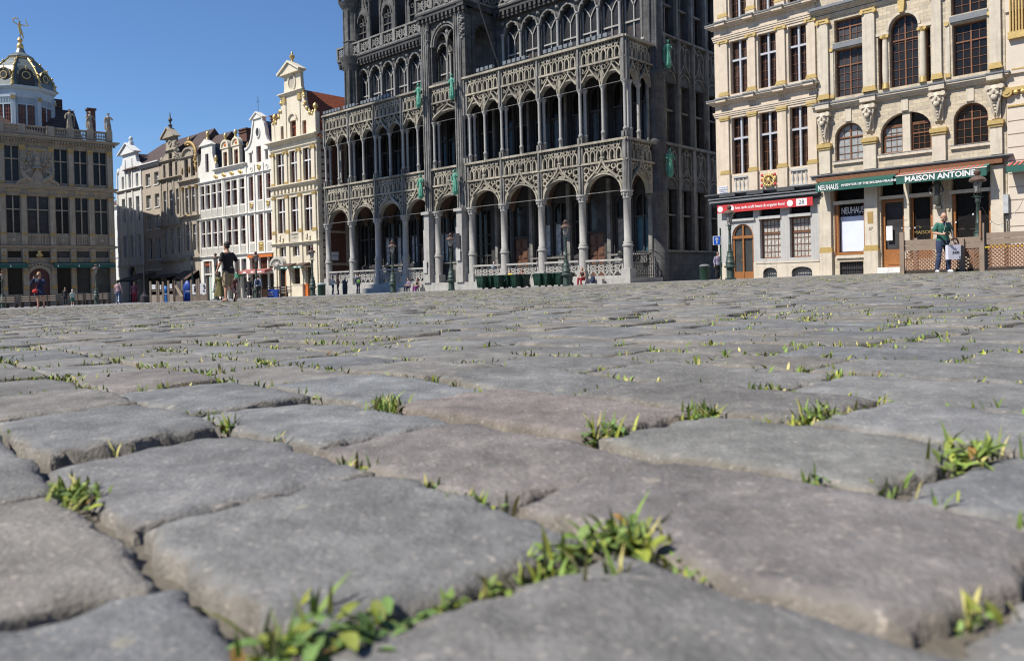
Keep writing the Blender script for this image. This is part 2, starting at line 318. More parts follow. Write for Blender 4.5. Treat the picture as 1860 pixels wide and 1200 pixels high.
# window unit; every distinct size is modelled once and its mesh shared
WC = {}
def window(P, x0, x1, z0, z1, y=.22, m=BROWN, g=GLASSW, nx=2, nz=3, cross=None, cz=.63, rise=0, fw_=.06, name='window', mull=1):
    key = (round(x1 - x0, 2), round(z1 - z0, 2), m.name, g.name, nx, nz, cross and cross.name, cz, round(rise, 2), fw_, mull)
    W = x1 - x0; H = z1 - z0; hw = W / 2
    if key not in WC:
        f = MB(); zs = H - rise
        f.box(-hw, -hw + fw_, 0, .07, 0, zs).box(hw - fw_, hw, 0, .07, 0, zs).box(-hw + fw_, hw - fw_, 0, .07, 0, fw_)
        if rise: f.bar(arch(0, zs, hw - fw_ / 2, rise - fw_ / 2, 12), fw_, 0, .07)
        else: f.box(-hw + fw_, hw - fw_, 0, .07, H - fw_, H)
        lights = [(-hw + fw_, hw - fw_)] if mull == 0 else [(-hw + fw_, -.035), (.035, hw - fw_)]
        if mull: f.box(-.035, .035, -.01, .07, fw_, H - fw_ * .6)
        if not cross and nz > 2: f.box(-hw + fw_, hw - fw_, -.012, .06, H * cz - .035, H * cz + .035)
        for a, b in lights:
            for i in range(1, nx): x = a + (b - a) * i / nx; f.box(x - .011, x + .011, .02, .05, fw_, H - (fw_ if not rise else rise * .35))
            for j in range(1, nz): z = H * j / nz; f.box(a, b, .018, .048, z - .011, z + .011)
        gp = MB()
        if rise: gp.prism([(-hw, 0)] + [p for p in arch(0, zs, hw, rise, 12)] + [(hw, 0)], .055, .075)
        else: gp.box(-hw + .01, hw - .01, .055, .075, .01, H - .01)
        cm = None
        if cross:
            cm = MB(); t = .055 if W < 1.8 else .075
            cm.box(-t, t, -.16, .01, 0, H).box(-hw, -t, -.15, .01, H * cz - .06, H * cz + .06).box(t, hw, -.15, .01, H * cz - .06, H * cz + .06)
            cm = cm.mesh('mullion', cross)
        WC[key] = (f.mesh(name, m), gp.mesh('pane', g), cm)
    fm, gm, cm = WC[key]
    o = link(name, fm, P, ((x0 + x1) / 2, y, z0)); link('pane', gm, o)
    if cm: link('mullion', cm, o)
    return o
_bal = {}
def balustrade(P, x0, x1, z0, z1, y, m, n, name='balustrade', rail=.1, r=.055, thick=.2):
    b = MB(); h = z1 - z0
    b.box(x0, x1, y, y + thick, z0, z0 + rail).box(x0, x1, y - .03, y + thick + .03, z1 - rail, z1)
    for i in range(n):
        x = x0 + (x1 - x0) * (i + .5) / n; a = z0 + rail; q = h - 2 * rail
        b.lathe(x, y + thick / 2, [(r * .8, a), (r * .8, a + q * .08), (r * .45, a + q * .15), (r, a + q * .38), (r * .45, a + q * .75), (r * .8, a + q * .92), (r * .8, a + q)], 6)
    return b.obj(name, m, P)

# ================================================================ THE SQUARE: setts laid in rows running away to the left
def big_mesh(name, V, Q, m, smooth=True, attrs=None, tri=False):
    k = 3 if tri else 4
    me = bpy.data.meshes.new(name); me.vertices.add(len(V)); me.vertices.foreach_set('co', V.astype(np.float32).ravel())
    me.loops.add(len(Q) * k); me.polygons.add(len(Q)); me.loops.foreach_set('vertex_index', Q.astype(np.int32).ravel())
    me.polygons.foreach_set('loop_start', np.arange(0, len(Q) * k, k, dtype=np.int32)); me.polygons.foreach_set('loop_total', np.full(len(Q), k, dtype=np.int32))
    me.polygons.foreach_set('use_smooth', np.full(len(Q), smooth)); me.update(calc_edges=True)
    for an, arr in (attrs or {}).items():
        a = me.attributes.new(an, 'FLOAT_COLOR', 'POINT'); c = np.ones((len(V), 4), np.float32); c[:, :3] = arr; a.data.foreach_set('color', c.ravel())
    me.materials.append(m); return me
RA = R_(-50); ru = np.array([math.cos(RA), math.sin(RA)]); rn = np.array([-math.sin(RA), math.cos(RA)])
KNOWN = {0: [-1.36, -1.095, -.775, -.498, -.275, 0.0, .24], 1: [-1.62, -1.285, -.95, -.628, -.380, -.12, .15], 2: [-1.43, -1.12, -.79, -.473, -.222, .03, .29],
         3: [-1.27, -.97, -.68, -.38, -.12, .15], -1: [-1.25, -.95, -.65, -.395, -.17, .08], -2: [-.8, -.52, -.26, -.02], 4: [-1.1, -.83, -.52, -.24, .04]}
rows = []; PITCHR = .175
for k in range(-40, 262):
    cuts = list(KNOWN.get(k, [random.uniform(-.2, .05), random.uniform(.1, .3)]))
    rr = random.Random(k * 31 + 5)
    while cuts[-1] < 44: cuts.append(cuts[-1] + rr.uniform(.175, .315))
    cuts.reverse()
    while cuts[-1] > -46: cuts.append(cuts[-1] - rr.uniform(.175, .315))
    cuts.reverse(); rows.append((k, np.array(cuts)))
S = []
for k, c in rows:
    a, b = c[:-1], c[1:]; n0 = .12 + PITCHR * k; S.append(np.stack([a, b, np.full_like(a, n0), np.full_like(a, n0 + PITCHR), np.full_like(a, k)], 1))
S = np.concatenate(S); cen = np.outer((S[:, 0] + S[:, 1]) / 2, ru) + np.outer((S[:, 2] + S[:, 3]) / 2, rn)
dist = np.hypot(cen[:, 0], cen[:, 1])
keep = ((np.abs(cen[:, 0]) < .74 * cen[:, 1] + 2.2) & (cen[:, 1] > -1.2) & (dist < 42)); S = S[keep]; cen = cen[keep]; dist = dist[keep]
nS = len(S); tone = RNG.uniform(.86, 1.12, nS); hue = RNG.uniform(-1.1, 1.1, nS); hz = RNG.normal(0, .0026, nS) * np.clip(.6 + dist / 4, .6, 1.3); tlt = RNG.normal(0, .016, (nS, 2))
tint = np.stack([tone * (1 + .05 * hue), tone * (1 + .0 * hue), tone * (1 - .06 * hue)], 1)
for (cx, cy, tc_) in ((.156, .46, (1.02, .955, .94)), (-.03, .63, (1.06, .985, .96)), (.24, .63, (1.02, 1.03, 1.0)), (-.1, .43, (.98, .99, 1.0)), (.05, .85, (1.11, .985, .95)), (-.26, .61, (.96, .97, 1.0)), (-.73, 1.45, (1.08, 1.0, .97))):
    i = np.argmin(np.hypot(cen[:, 0] - cx, cen[:, 1] - cy)); tint[i] = tc_; hz[i] = abs(hz[i])
def wob(ph, x, f): return np.sin(x * f + ph[:, 0:1, None]) * .5 + np.sin(x * f * 2.3 + ph[:, 1:2, None]) * .3 + np.sin(x * f * 4.7 + ph[:, 2:3, None]) * .2
stones = []
def pave(sel, ta, tb, name):
    s = S[sel]; n = len(s)
    if not n: return
    A, B = np.meshgrid(ta, tb, indexing='ij'); na, nb = len(ta), len(tb); P = RNG.uniform(0, 6.28, (n, 12))
    ga = RNG.uniform(.0025, .0065, (n, 1, 1)); gb = RNG.uniform(.002, .0068, (n, 1, 1))
    ha = ((s[:, 1] - s[:, 0]) / 2)[:, None, None] - ga; hb = ((s[:, 3] - s[:, 2]) / 2)[:, None, None] - gb
    a = np.clip(A, -1, 1)[None] * np.ones((n, 1, 1)); b = np.clip(B, -1, 1)[None] * np.ones((n, 1, 1))
    cr = RNG.uniform(.02, .10, (n, 1, 1)); aa = a * np.sqrt(1 - cr * b * b); bb = b * np.sqrt(1 - cr * a * a)
    x = aa * ha + a * wob(P[:, 0:3], b, 3.1) * .0048 + a * .0030 * wob(P[:, 6:9], b, 11) + a * .0012 * wob(P[:, 4:7], b, 29); y = bb * hb + b * wob(P[:, 3:6], a, 3.1) * .0048 + b * .0030 * wob(P[:, 7:10], a, 11) + b * .0012 * wob(P[:, 5:8], a, 29)
    r4 = np.maximum(np.abs(a), np.abs(b))
    dome = RNG.uniform(.0004, .0036, (n, 1, 1)); z = hz[sel][:, None, None] + x * tlt[sel][:, 0][:, None, None] + y * tlt[sel][:, 1][:, None, None]
    z = z - dome * (np.abs(a) ** 3 + np.abs(b) ** 3) * .6 + .0014 * wob(P[:, 2:5], a * 2.1 + b * 1.3, 2.2) + .0011 * wob(P[:, 5:8], b * 3.3 - a * 1.9, 2.9) + .0006 * wob(P[:, 8:11], a * 9 + b * 5, 2.2)
    chip = np.clip(wob(P[:, 9:12], a * 2.4 - b * 2.9, 2.6), 0, 1) * .006 + np.clip(wob(P[:, 1:4], a * 6.4 + b * 7.3, 2.6) - .25, 0, 1) * .012 + .0022
    edge = np.clip((r4 - .925) / .075, 0, 1) ** 1.5; z = z - chip * edge
    ring = ((np.abs(A) > 1) | (np.abs(B) > 1))[None] * np.ones((n, 1, 1)); z = z - ring * .042
    rgh = (wob(P[:, 0:3], a * 7 + b * 9, 3) * .003) * ring; x = x + a * rgh; y = y + b * rgh
    cs = ((s[:, 0] + s[:, 1]) / 2)[:, None, None]; cn = ((s[:, 2] + s[:, 3]) / 2)[:, None, None]
    far = np.clip((np.abs(cn) - 1.2) / 3, 0, 1); X = x + cs; Y = y + cn + .02 * np.sin(cs * 1.1 + cn * .5) * far
    wx = X * ru[0] + Y * rn[0]; wy = X * ru[1] + Y * rn[1]
    wz = z + gz(wx, wy) + np.clip(np.hypot(wx, wy) / 6 - .15, 0, 1) * .005 * np.sin(wx * .9 + 1.3 * np.sin(wy * .6))
    V = np.stack([wx, wy, wz], -1).reshape(-1, 3)
    i = np.arange(na - 1)[:, None] * nb + np.arange(nb - 1)[None]; q = np.stack([i, i + nb, i + nb + 1, i + 1], -1).reshape(-1, 4)
    Q = (q[None] + (np.arange(n) * na * nb)[:, None, None]).reshape(-1, 4)
    T = tint[sel][:, None, None, :] * np.ones((n, na, nb, 1)); E_ = np.clip(edge * .55 + ring * .6, 0, 1)[..., None]
    T = T * (1 - E_) + np.array([1.12, 1.0, .84]) * E_
    stones.append((V, Q, T.reshape(-1, 3)))
def tt(n): return np.concatenate([[-1.001, -1.0, -.975, -.93], np.linspace(-.85, .85, n), [.93, .975, 1.0, 1.001]])
pave(dist < 1.5, tt(25), tt(17), 'near'); pave((dist >= 1.5) & (dist < 4), tt(6), tt(4), 'mid')
t3 = np.array([-1.001, -1, -.86, 0, .86, 1, 1.001]); pave((dist >= 4) & (dist < 11), t3, t3, 'far')
t4 = np.array([-1.001, -1, 0, 1, 1.001]); pave(dist >= 11, t4, t4, 'farther')
off = 0; VV, QQ, TT = [], [], []
for v, q, t in stones: VV.append(v); QQ.append(q + off); TT.append(t); off += len(v)
SETT = mat('grey_setts', (.218, .216, .212), .86, (.158, .157, .155), 14, .9, .0028, 260, spec=.14, attr='tint')
def sett_detail():                                    # mineral flecks and fine grain on top of the tone of each stone
    t = SETT.node_tree; N = t.nodes; L = t.links; b = N['Principled BSDF']; src = b.inputs['Base Color'].links[0].from_socket
    tc = N.new('ShaderNodeTexCoord'); v = N.new('ShaderNodeTexNoise'); v.inputs['Scale'].default_value = 210; v.inputs['Detail'].default_value = 3
    L.new(tc.outputs['Object'], v.inputs['Vector'])
    r = N.new('ShaderNodeMapRange'); r.inputs[1].default_value = .60; r.inputs[2].default_value = .72; r.inputs[4].default_value = .55; L.new(v.outputs[0], r.inputs[0])
    m = N.new('ShaderNodeMix'); m.data_type = 'RGBA'; m.inputs[7].default_value = (.46, .41, .36, 1); L.new(r.outputs[0], m.inputs[0]); L.new(src, m.inputs[6])
    v2 = N.new('ShaderNodeTexNoise'); v2.inputs['Scale'].default_value = 55; v2.inputs['Detail'].default_value = 6; v2.inputs['Roughness'].default_value = .7; L.new(tc.outputs['Object'], v2.inputs['Vector'])
    r2 = N.new('ShaderNodeMapRange'); r2.inputs[1].default_value = .3; r2.inputs[2].default_value = .7; r2.inputs[3].default_value = .72; r2.inputs[4].default_value = 1.2; L.new(v2.outputs[0], r2.inputs[0])
    m2 = N.new('ShaderNodeMix'); m2.data_type = 'RGBA'; m2.blend_type = 'MULTIPLY'; m2.inputs[0].default_value = 1; L.new(m.outputs[2], m2.inputs[6]); L.new(r2.outputs[0], m2.inputs[7])
    v4 = N.new('ShaderNodeTexNoise'); v4.inputs['Scale'].default_value = 7; v4.inputs['Detail'].default_value = 3; L.new(tc.outputs['Object'], v4.inputs['Vector'])
    r4_ = N.new('ShaderNodeMapRange'); r4_.inputs[1].default_value = .33; r4_.inputs[2].default_value = .68; r4_.inputs[3].default_value = .82; r4_.inputs[4].default_value = 1.13; L.new(v4.outputs[0], r4_.inputs[0])
    m4 = N.new('ShaderNodeMix'); m4.data_type = 'RGBA'; m4.blend_type = 'MULTIPLY'; m4.inputs[0].default_value = 1; L.new(m2.outputs[2], m4.inputs[6]); L.new(r4_.outputs[0], m4.inputs[7])
    v5 = N.new('ShaderNodeTexNoise'); v5.inputs['Scale'].default_value = 28; v5.inputs['Detail'].default_value = 2; L.new(tc.outputs['Object'], v5.inputs['Vector'])
    r5 = N.new('ShaderNodeMapRange'); r5.inputs[1].default_value = .70; r5.inputs[2].default_value = .74; r5.inputs[4].default_value = .45; L.new(v5.outputs[0], r5.inputs[0])
    m5 = N.new('ShaderNodeMix'); m5.data_type = 'RGBA'; m5.inputs[7].default_value = (.36, .33, .25, 1); L.new(r5.outputs[0], m5.inputs[0]); L.new(m4.outputs[2], m5.inputs[6])
    L.new(m5.outputs[2], b.inputs['Base Color'])
    bp = [n for n in N if n.type == 'BUMP'][0]; bp.inputs['Strength'].default_value = .75
sett_detail()
tag(link('cobblestone_paving', big_mesh('cobblestone_paving', np.concatenate(VV), np.concatenate(QQ), SETT, True, {'tint': np.concatenate(TT)})), kind='structure')
# bedding sand between the setts, running on as the rest of the square
SANDB = mat('joint_dirt', (.17, .15, .12), .95, (.085, .075, .06), 30, 1, .006, 120)
xs = np.concatenate([[-320, -160, -90, -50], np.arange(-30, 30.1, 2), [50, 90, 160, 320]]); ys = np.concatenate([[-60, -20], np.arange(-4, 32.1, 2), [50, 90, 160, 320]])
GX, GY = np.meshgrid(xs, ys, indexing='ij'); GZ = gz(np.clip(GX, -60, 40), np.clip(GY, -10, 110)) - .014 + .008 * np.clip((np.hypot(GX, GY) - 41) / 3, 0, 1)
i = np.arange(len(xs) - 1)[:, None] * len(ys) + np.arange(len(ys) - 1)[None]; q = np.stack([i, i + len(ys), i + len(ys) + 1, i + 1], -1).reshape(-1, 4)
PAVE = mat('distant_setts', (.25, .243, .235), .85, (.19, .187, .185), 3, .9, .01, 30)
gme = big_mesh('ground', np.stack([GX, GY, GZ], -1).reshape(-1, 3), q, SANDB); gme.materials.append(PAVE)
gd = np.hypot(*[a.reshape(-1)[q].mean(1) for a in (GX, GY)]); gme.polygons.foreach_set('material_index', (gd > 41).astype(np.int32))
tag(link('ground', gme), kind='structure')

# ---- grass and weeds in the joints
GRASS = mat('grass_blades', (.21, .31, .065), .6, (.12, .19, .04), 30, .8, spec=.3, attr='tint')
GRASS.node_tree.nodes['Principled BSDF'].inputs['Subsurface Weight'].default_value = 0.0
def blades(P, n, ln, wd, sprd, lean=.7, rs=None, dry=.12):
    """n curved blades rooted round each point of P"""
    rs = rs or RNG; P = np.repeat(P, n, 0); k = len(P); L_ = ln * rs.uniform(.45, 1.15, k); az = rs.uniform(0, 6.283, k); tl = rs.uniform(.1, lean, k)
    d = np.stack([np.cos(az), np.sin(az)], 1); px_ = np.stack([-d[:, 1], d[:, 0]], 1); fa = rs.uniform(-.9, .9, k)[:, None]; px_ = px_ * np.cos(fa) + d * np.sin(fa)
    o = P[:, :2] + rs.normal(0, sprd, (k, 2)); vs = []
    for t, wf in ((0, .55), (.35, 1), (.7, .75), (1, .04)):
        c = o + d * (L_ * tl * t ** 1.7)[:, None]; zz = P[:, 2] + L_ * (t - .28 * tl * t * t); h = (wd * wf * rs.uniform(.8, 1.2, k) / 2)[:, None] * px_
        vs += [np.column_stack([c - h, zz]), np.column_stack([c + h, zz])]
    V = np.stack(vs, 1).reshape(-1, 3); q = np.array([[0, 1, 3, 2], [2, 3, 5, 4], [4, 5, 7, 6]]); Q = (q[None] + (np.arange(k) * 8)[:, None, None]).reshape(-1, 4)
    t = rs.uniform(.65, 1.3, k)[:, None] * np.array([[1, 1, 1.]]); yl = rs.uniform(0, 1, k) < .3; t[yl] *= [1.7, 1.25, .9]; dr = rs.uniform(0, 1, k) < dry; t[dr] = [2.9, 1.75, 3.2]
    rd = rs.uniform(0, 1, k) < .004; t[rd] = [1.8, .7, 1.0]
    return V, Q, np.repeat(t, 8, 0)
def gpos(u, n):
    p = np.outer(u, ru) + np.outer(n, rn); return np.column_stack([p, gz(p[:, 0], p[:, 1])])
def joint_points(dmin, dmax, dens):
    s = S[(dist >= dmin) & (dist < dmax)]; m = int(len(s) * dens); j = RNG.integers(0, len(s), m); j = j[(np.sin(s[j, 0] * 3.1 + s[j, 2] * 2.3) + np.sin(s[j, 0] * 1.3 - s[j, 2] * 4.1) + RNG.normal(0, .9, m)) > -.2]
    s = s[j]; k = len(s); side = RNG.uniform(0, 1, k) < .5; fr = RNG.beta(.6, .6, k)
    u = np.where(side, s[:, 0] + (s[:, 1] - s[:, 0]) * fr, s[:, 0]); n = np.where(side, s[:, 2], s[:, 2] + (s[:, 3] - s[:, 2]) * fr); p = gpos(u + RNG.normal(0, .003, k), n + RNG.normal(0, .003, k)); p[:, 2] -= .007; return p
gr = []
p = joint_points(.4, 1.6, 7.5); gr.append(blades(p, 6, .014, .0026, .0055)); gr.append(blades(joint_points(.3, 1.8, 5.0), 5, .010, .0042, .007, 1.1, dry=.3))
p = joint_points(1.3, 3.2, 5.0); gr.append(blades(p, 7, .016, .0030, .011)); gr.append(blades(joint_points(1.2, 4, 2.4), 6, .017, .005, .018, 1.0, dry=.3))
p = joint_points(3.2, 9, 1.5); gr.append(blades(p, 6, .018, .0055, .022, dry=.25)); p = joint_points(9, 34, .35); gr.append(blades(p, 5, .022, .011, .035, dry=.25))
off = 0; VV, QQ, TT = [], [], []
for v, q, t in gr: VV.append(v); QQ.append(q + off); TT.append(t); off += len(v)
tag(link('grass', big_mesh('grass', np.concatenate(VV), np.concatenate(QQ), GRASS, True, {'tint': np.concatenate(TT)})), kind='stuff', label='short grass and moss growing in the joints between the setts', cat='grass')
LEAF = mat('weed_leaves', (.17, .27, .075), .55, (.10, .175, .05), 60, .8, spec=.35, attr='tint')
def weed(label, x, y, rad, h, nl, nb, seed, name='weed_clump', pale=0.0, ang=None, asp=1.0):
    """a broad-leaved clump: oval folded leaves on short stems among grass blades"""
    rs = np.random.default_rng(seed); root = thing(name, label, 'weed', (x, y, gz(x, y) - .009), 0, 'weeds rooted between the setts')
    VS, QS, TS = [], [], []; off = 0; ax = ang if ang is not None else RA
    for i in range(nl):
        r = rad * math.sqrt(rs.uniform(0, 1)); a = rs.uniform(0, 6.28); ox, oy = r * math.cos(a), r * math.sin(a) * asp; ox, oy = ox * math.cos(ax) - oy * math.sin(ax), ox * math.sin(ax) + oy * math.cos(ax)
        L_ = rs.uniform(.45, 1) * h * .62; W_ = L_ * rs.uniform(.24, .42); az = rs.uniform(0, 6.28); pt = rs.uniform(-.1, 1.1); zb = rs.uniform(.12, .6) * h * (1 - .5 * r / rad)
        d = Vector((math.cos(az) * math.cos(pt), math.sin(az) * math.cos(pt), math.sin(pt))); sd_ = Vector((-math.sin(az), math.cos(az), rs.uniform(-.4, .4))).normalized(); nn = sd_.cross(d)
        vs = []
        for t, wf in ((0, .12), (.18, .6), (.45, 1), (.72, .8), (.92, .35), (1, .03)):
            c = Vector((ox, oy, zb)) + d * L_ * t - Vector((0, 0, 1)) * L_ * .35 * t * t
            vs += [c - sd_ * W_ * wf / 2 - nn * W_ * .12 * wf, c, c + sd_ * W_ * wf / 2 - nn * W_ * .12 * wf]
        for j in range(5): QS += [[off + 3 * j, off + 3 * j + 1, off + 3 * j + 4, off + 3 * j + 3], [off + 3 * j + 1, off + 3 * j + 2, off + 3 * j + 5, off + 3 * j + 4]]
        VS += [tuple(v) for v in vs]; off += 18; tn = rs.uniform(.6, 1.35); c = [tn * (1 + pale), tn * (1 + pale * .5), tn]
        if rs.uniform() < .035: c = [2.2, .8, .9]
        elif rs.uniform() < .22: c = [1.8 * tn, 1.25 * tn, .8]
        TS += [c] * 18
    lf = link('leaves', big_mesh('leaves', np.array(VS), np.array(QS), LEAF, True, {'tint': np.array(TS)}), root)
    P = np.zeros((max(nb // 3, 1), 3)); P[:, 0] = rs.normal(0, rad * .55, len(P)); P[:, 1] = rs.normal(0, rad * .3, len(P)); c_, s_ = math.cos(ax), math.sin(ax); P[:, :2] = P[:, :2] @ np.array([[c_, s_], [-s_, c_]])
    v, q, t = blades(P, 3, h * .95, .0026, rad * .12, .8, rs, .2)
    link('grass_blades', big_mesh('grass_blades', v, q, GRASS, True, {'tint': t}), root); return root
WEEDS = [((560, 1150), .030, .034, 60, 60, 'lush leafy weed at the bottom edge beside the nearest stone corner', 0),
         ((1085, 985), .028, .036, 56, 70, 'tall bright leafy weed between the two big stones right of centre', .25), ((950, 1045), .014, .022, 14, 34, 'small yellowish tuft left of the tall leafy weed', .5),
         ((1235, 1005), .018, .014, 14, 26, 'low weed trailing right from the tall leafy one', .2), ((1170, 985), .012, .030, 6, 60, 'dry straw-coloured seed stalks beside the tall leafy weed', 1.4), ((75, 905), .026, .026, 34, 90, 'grassy yellow-green weed at the left edge between three stones', .3),
         ((1810, 830), .030, .034, 44, 70, 'bushy weed with a yellowed leaf at the right edge', .5), ((870, 905), .020, .020, 10, 60, 'green tuft with reddish stems below the central pinkish stone', .1),
         ((630, 848), .013, .022, 5, 34, 'spiky dark green sprout left of the central pinkish stone', 0), ((760, 882), .012, .018, 6, 30, 'thin sprout with red stalks on the joint above the large front stone', 0), ((500, 800), .012, .030, 7, 36, 'dark upright tuft standing alone in the joint left of centre', 0),
         ((1125, 790), .020, .034, 26, 60, 'dense green clump between the two middle stones', 0), ((1285, 750), .020, .034, 16, 90, 'wide grassy clump behind the grey stone on the right', .1),
         ((1550, 758), .028, .040, 22, 80, 'ragged weed with a dry leaf far right behind the grey stone', .3), ((1535, 850), .010, .024, 8, 16, 'lone two-leaved sprout on the edge of the grey stone at right', 0), ((1720, 1090), .012, .014, 10, 24, 'tiny low weed near the lower right corner', .2),
         ((820, 1085), .010, .020, 12, 16, 'small weed climbing the shaded face of the front stone', .2), ((680, 740), .026, .04, 10, 120, 'pale feathery grass clump in the joint above centre left', .6), ((355, 778), .018, .034, 8, 50, 'small grass clump at the left stone corner', .2)]
def ground_at(px, py):
    d = fw + rt * ((px - 930) / F_PX) - up * ((py - 533) / F_PX); t = CAM_H / (.018 * d.x - .0042 * d.y - d.z); return d.x * t, d.y * t
for i, (pp, rad, h, nl, nb, lb, pale) in enumerate(WEEDS):
    x, y = ground_at(*pp); s_, n_ = x * ru[0] + y * ru[1], x * rn[0] + y * rn[1]; k_ = int(math.floor((n_ - .12) / PITCHR)); c_ = dict(rows)[k_]; j_ = c_[np.argmin(np.abs(c_ - s_))]; l_ = .12 + PITCHR * round((n_ - .12) / PITCHR)
    if abs(j_ - s_) < abs(l_ - n_): s_ = float(j_)
    else: n_ = l_
    x, y = s_ * ru[0] + n_ * rn[0], s_ * ru[1] + n_ * rn[1]; jd = RA if n_ == l_ else RA + 1.57; sc_ = 1 if y < .7 else .8
    weed(lb, x, y, rad * 1.35 * sc_, h * .85 * sc_, int(nl * 1.9) + 4, int(nb * .55), 40 + i, pale=pale, ang=jd, asp=.38, name='grass_tuft' if nb > 3 * nl else 'weed_clump')

# ---- grit and crumbs lying in the joints near the camera
GRIT = mat('joint_grit', (.30, .27, .22), .9, (.14, .12, .10), 90, 1, attr='tint')
P = np.concatenate([joint_points(.25, 1.5, 60), joint_points(1.5, 2.6, 10)]); k = len(P); P[:, :2] += RNG.normal(0, .0045, (k, 2)); P[:, 2] += -.006 + RNG.uniform(0, .0025, k)
rr_ = (.0006 + .0022 * RNG.uniform(0, 1, k) ** 2.5)[:, None, None] * RNG.uniform(.6, 1.3, (k, 6, 1)); D = np.array([[1, 0, 0], [0, 1, 0], [-1, 0, 0], [0, -1, 0], [0, 0, .7], [0, 0, -.7]]); V = (P[:, None, :] + D[None] * rr_).reshape(-1, 3)
T3 = np.array([[0, 1, 4], [1, 2, 4], [2, 3, 4], [3, 0, 4], [1, 0, 5], [2, 1, 5], [3, 2, 5], [0, 3, 5]]); Q = (T3[None] + (np.arange(k) * 6)[:, None, None]).reshape(-1, 3)
tn = RNG.uniform(.45, 1.5, (k, 1)) * np.array([[1, .97, .93]]); tag(link('grit', big_mesh('grit', V, Q, GRIT, False, {'tint': np.repeat(tn, 6, 0)}, tri=True)), kind='stuff', label='sand grains and stone crumbs lying in the joints of the near paving', cat='grit')

# ================================================================ NEO-GOTHIC PALACE WITH ARCADED GALLERY
KA = R_(-42.5); KO = (8.207, 56.0, -0.087)
K = thing('gothic_palace', 'grey neo-gothic palace with two storeys of open arcades and carved tracery parapets', 'palace', KO, KA)
def tracery(b, x0, x1, z0, z1, y0, y1, n, w=.10):
    """row of cusped lancets with circles riding between their heads"""
    p = (x1 - x0) / n; h = z1 - z0; zl = z0 + h * .40
    for i in range(n):
        c = x0 + p * (i + .5)
        b.bar([(c - p * .36, z0), (c - p * .36, zl)] + arch(c, zl, p * .36, p * .5, 6, True)[1:-1] + [(c + p * .36, zl), (c + p * .36, z0)], w, y0, y1)
        if i: b.bar(circ(c - p * .5, z0 + h * .76, p * .27, 8), w * .85, y0, y1, True)
        b.bar([(c, zl + p * .5), (c, z0 + h * .72), (c - p * .3, z1)], w * .8, y0, y1); b.bar([(c, z0 + h * .72), (c + p * .3, z1)], w * .8, y0, y1)
        b.ell((c, y1 + .12, z0 + h * .25), (p * .2, .12, h * .2), 6, 4)
def quatre(b, x0, x1, z0, z1, y0, y1, n, w=.08):
    """flowing loops of the open balustrades"""
    p = (x1 - x0) / n; h = z1 - z0
    for i in range(n):
        a = x0 + p * i; c = a + p / 2
        b.bar([(a, z0), (a + p * .3, z0 + h * .42), (c, z0 + h * .5), (a + p * .7, z0 + h * .58), (a + p, z1)], w, y0, y1)
        b.bar([(a + p, z0), (a + p * .7, z0 + h * .42), (c, z0 + h * .5), (a + p * .3, z0 + h * .58), (a, z1)], w, y0, y1)
        b.bar(circ(c, z0 + h * .16, min(p * .26, h * .3), 7, 0, 180), w, y0, y1); b.bar(circ(c, z0 + h * .86, min(p * .24, h * .28), 7, 180, 360), w, y0, y1)
        b.bar(circ(a, z0 + h * .5, min(p, h) * .2, 8), w * .8, y0, y1, True)
PZ, CAP, AP, STR, R1, C1, A1, S2, R2 = .35, 6.5, 7.75, 8.62, 10.13, 14.05, 14.95, 15.82, 17.21
GX_ = [-36, -32, -28, -24, -20.15, None, -15.75, -11.8, -7.85, -3.92, 0]
bays = [(-36, -32), (-32, -28), (-28, -24), (-24, -20.15), (-20.15, -15.75), (-15.75, -11.8), (-11.8, -7.85), (-7.85, -3.92), (-3.92, 0)]
def side(a, b, c): return (-b, a, c)                   # right-hand flank: a runs back from the corner, b inward
def lside(a, b, c): return (-36 + b, a, c)
plat = MB(); plat.box(-36.7, .55, -.62, 3.6, -1.6, PZ); plat.box(-36.7, -20.9, -1.15, -.62, -1.6, -.02).box(-15.1, .3, -1.1, -.62, -1.6, .0)
for i in range(4): plat.box(-20.0, -16.4, -.9 + .3 * i, -.62 + .3 * i, -1.6, -.25 + .16 * i)
plat.obj('plinth', G_COL, K)
def column_mesh(r, zb, zc, zt, rc, base, n=12, m=None):
    b = MB(); b.lathe(0, 0, [(r * 1.25, 0), (r * 1.25, base * .96), (r * 1.5, base), (r * 1.5, base + .1), (r * 1.1, base + .16), (r, base + .25), (r, zc - zb), (r * 1.15, zc - zb + .05), (r * 1.05, zc - zb + .1), (rc * .95, zt - zb - .14), (rc, zt - zb - .12), (rc, zt - zb)], n)
    return b.mesh('column', m or G_COL)
gc = MB(); gc.box(-.38, .38, -.38, .38, 0, .68); gc.lathe(0, 0, [(.36, .66), (.33, .74), (.33, 2.2), (.40, 2.24), (.40, 2.32), (.32, 2.38), (.34, 2.52), (.27, 2.6), (.265, 5.55), (.32, 5.6), (.28, 5.68), (.40, 5.98), (.46, 6.02), (.46, 6.15)], 16)
for a in range(8):
    t = a * math.pi / 4; gc.ell((.33 * math.cos(t), .33 * math.sin(t), 5.86), (.1, .1, .12), 6, 4)
gcm = gc.mesh('column', G_COL)
for x in (-36, -32, -28, -24, -11.8, -7.85, -3.92, 0): link('column', gcm, K, (x, 0, PZ))
big = MB(); big.box(-.42, .42, -.5, .5, 0, 1.3).box(-.36, .36, -.44, .44, 1.3, 4.6).box(-.32, .32, -.38, .38, 4.6, 5.9).box(-.5, .5, -.55, .5, 5.9, 6.15)
for x in (-20.45, -16.35): link('buttress', big.mesh('buttress', G_COL), K, (x, -.25, PZ))
for x in (-19.75, -15.55): link('column', gcm, K, (x, .1, PZ))
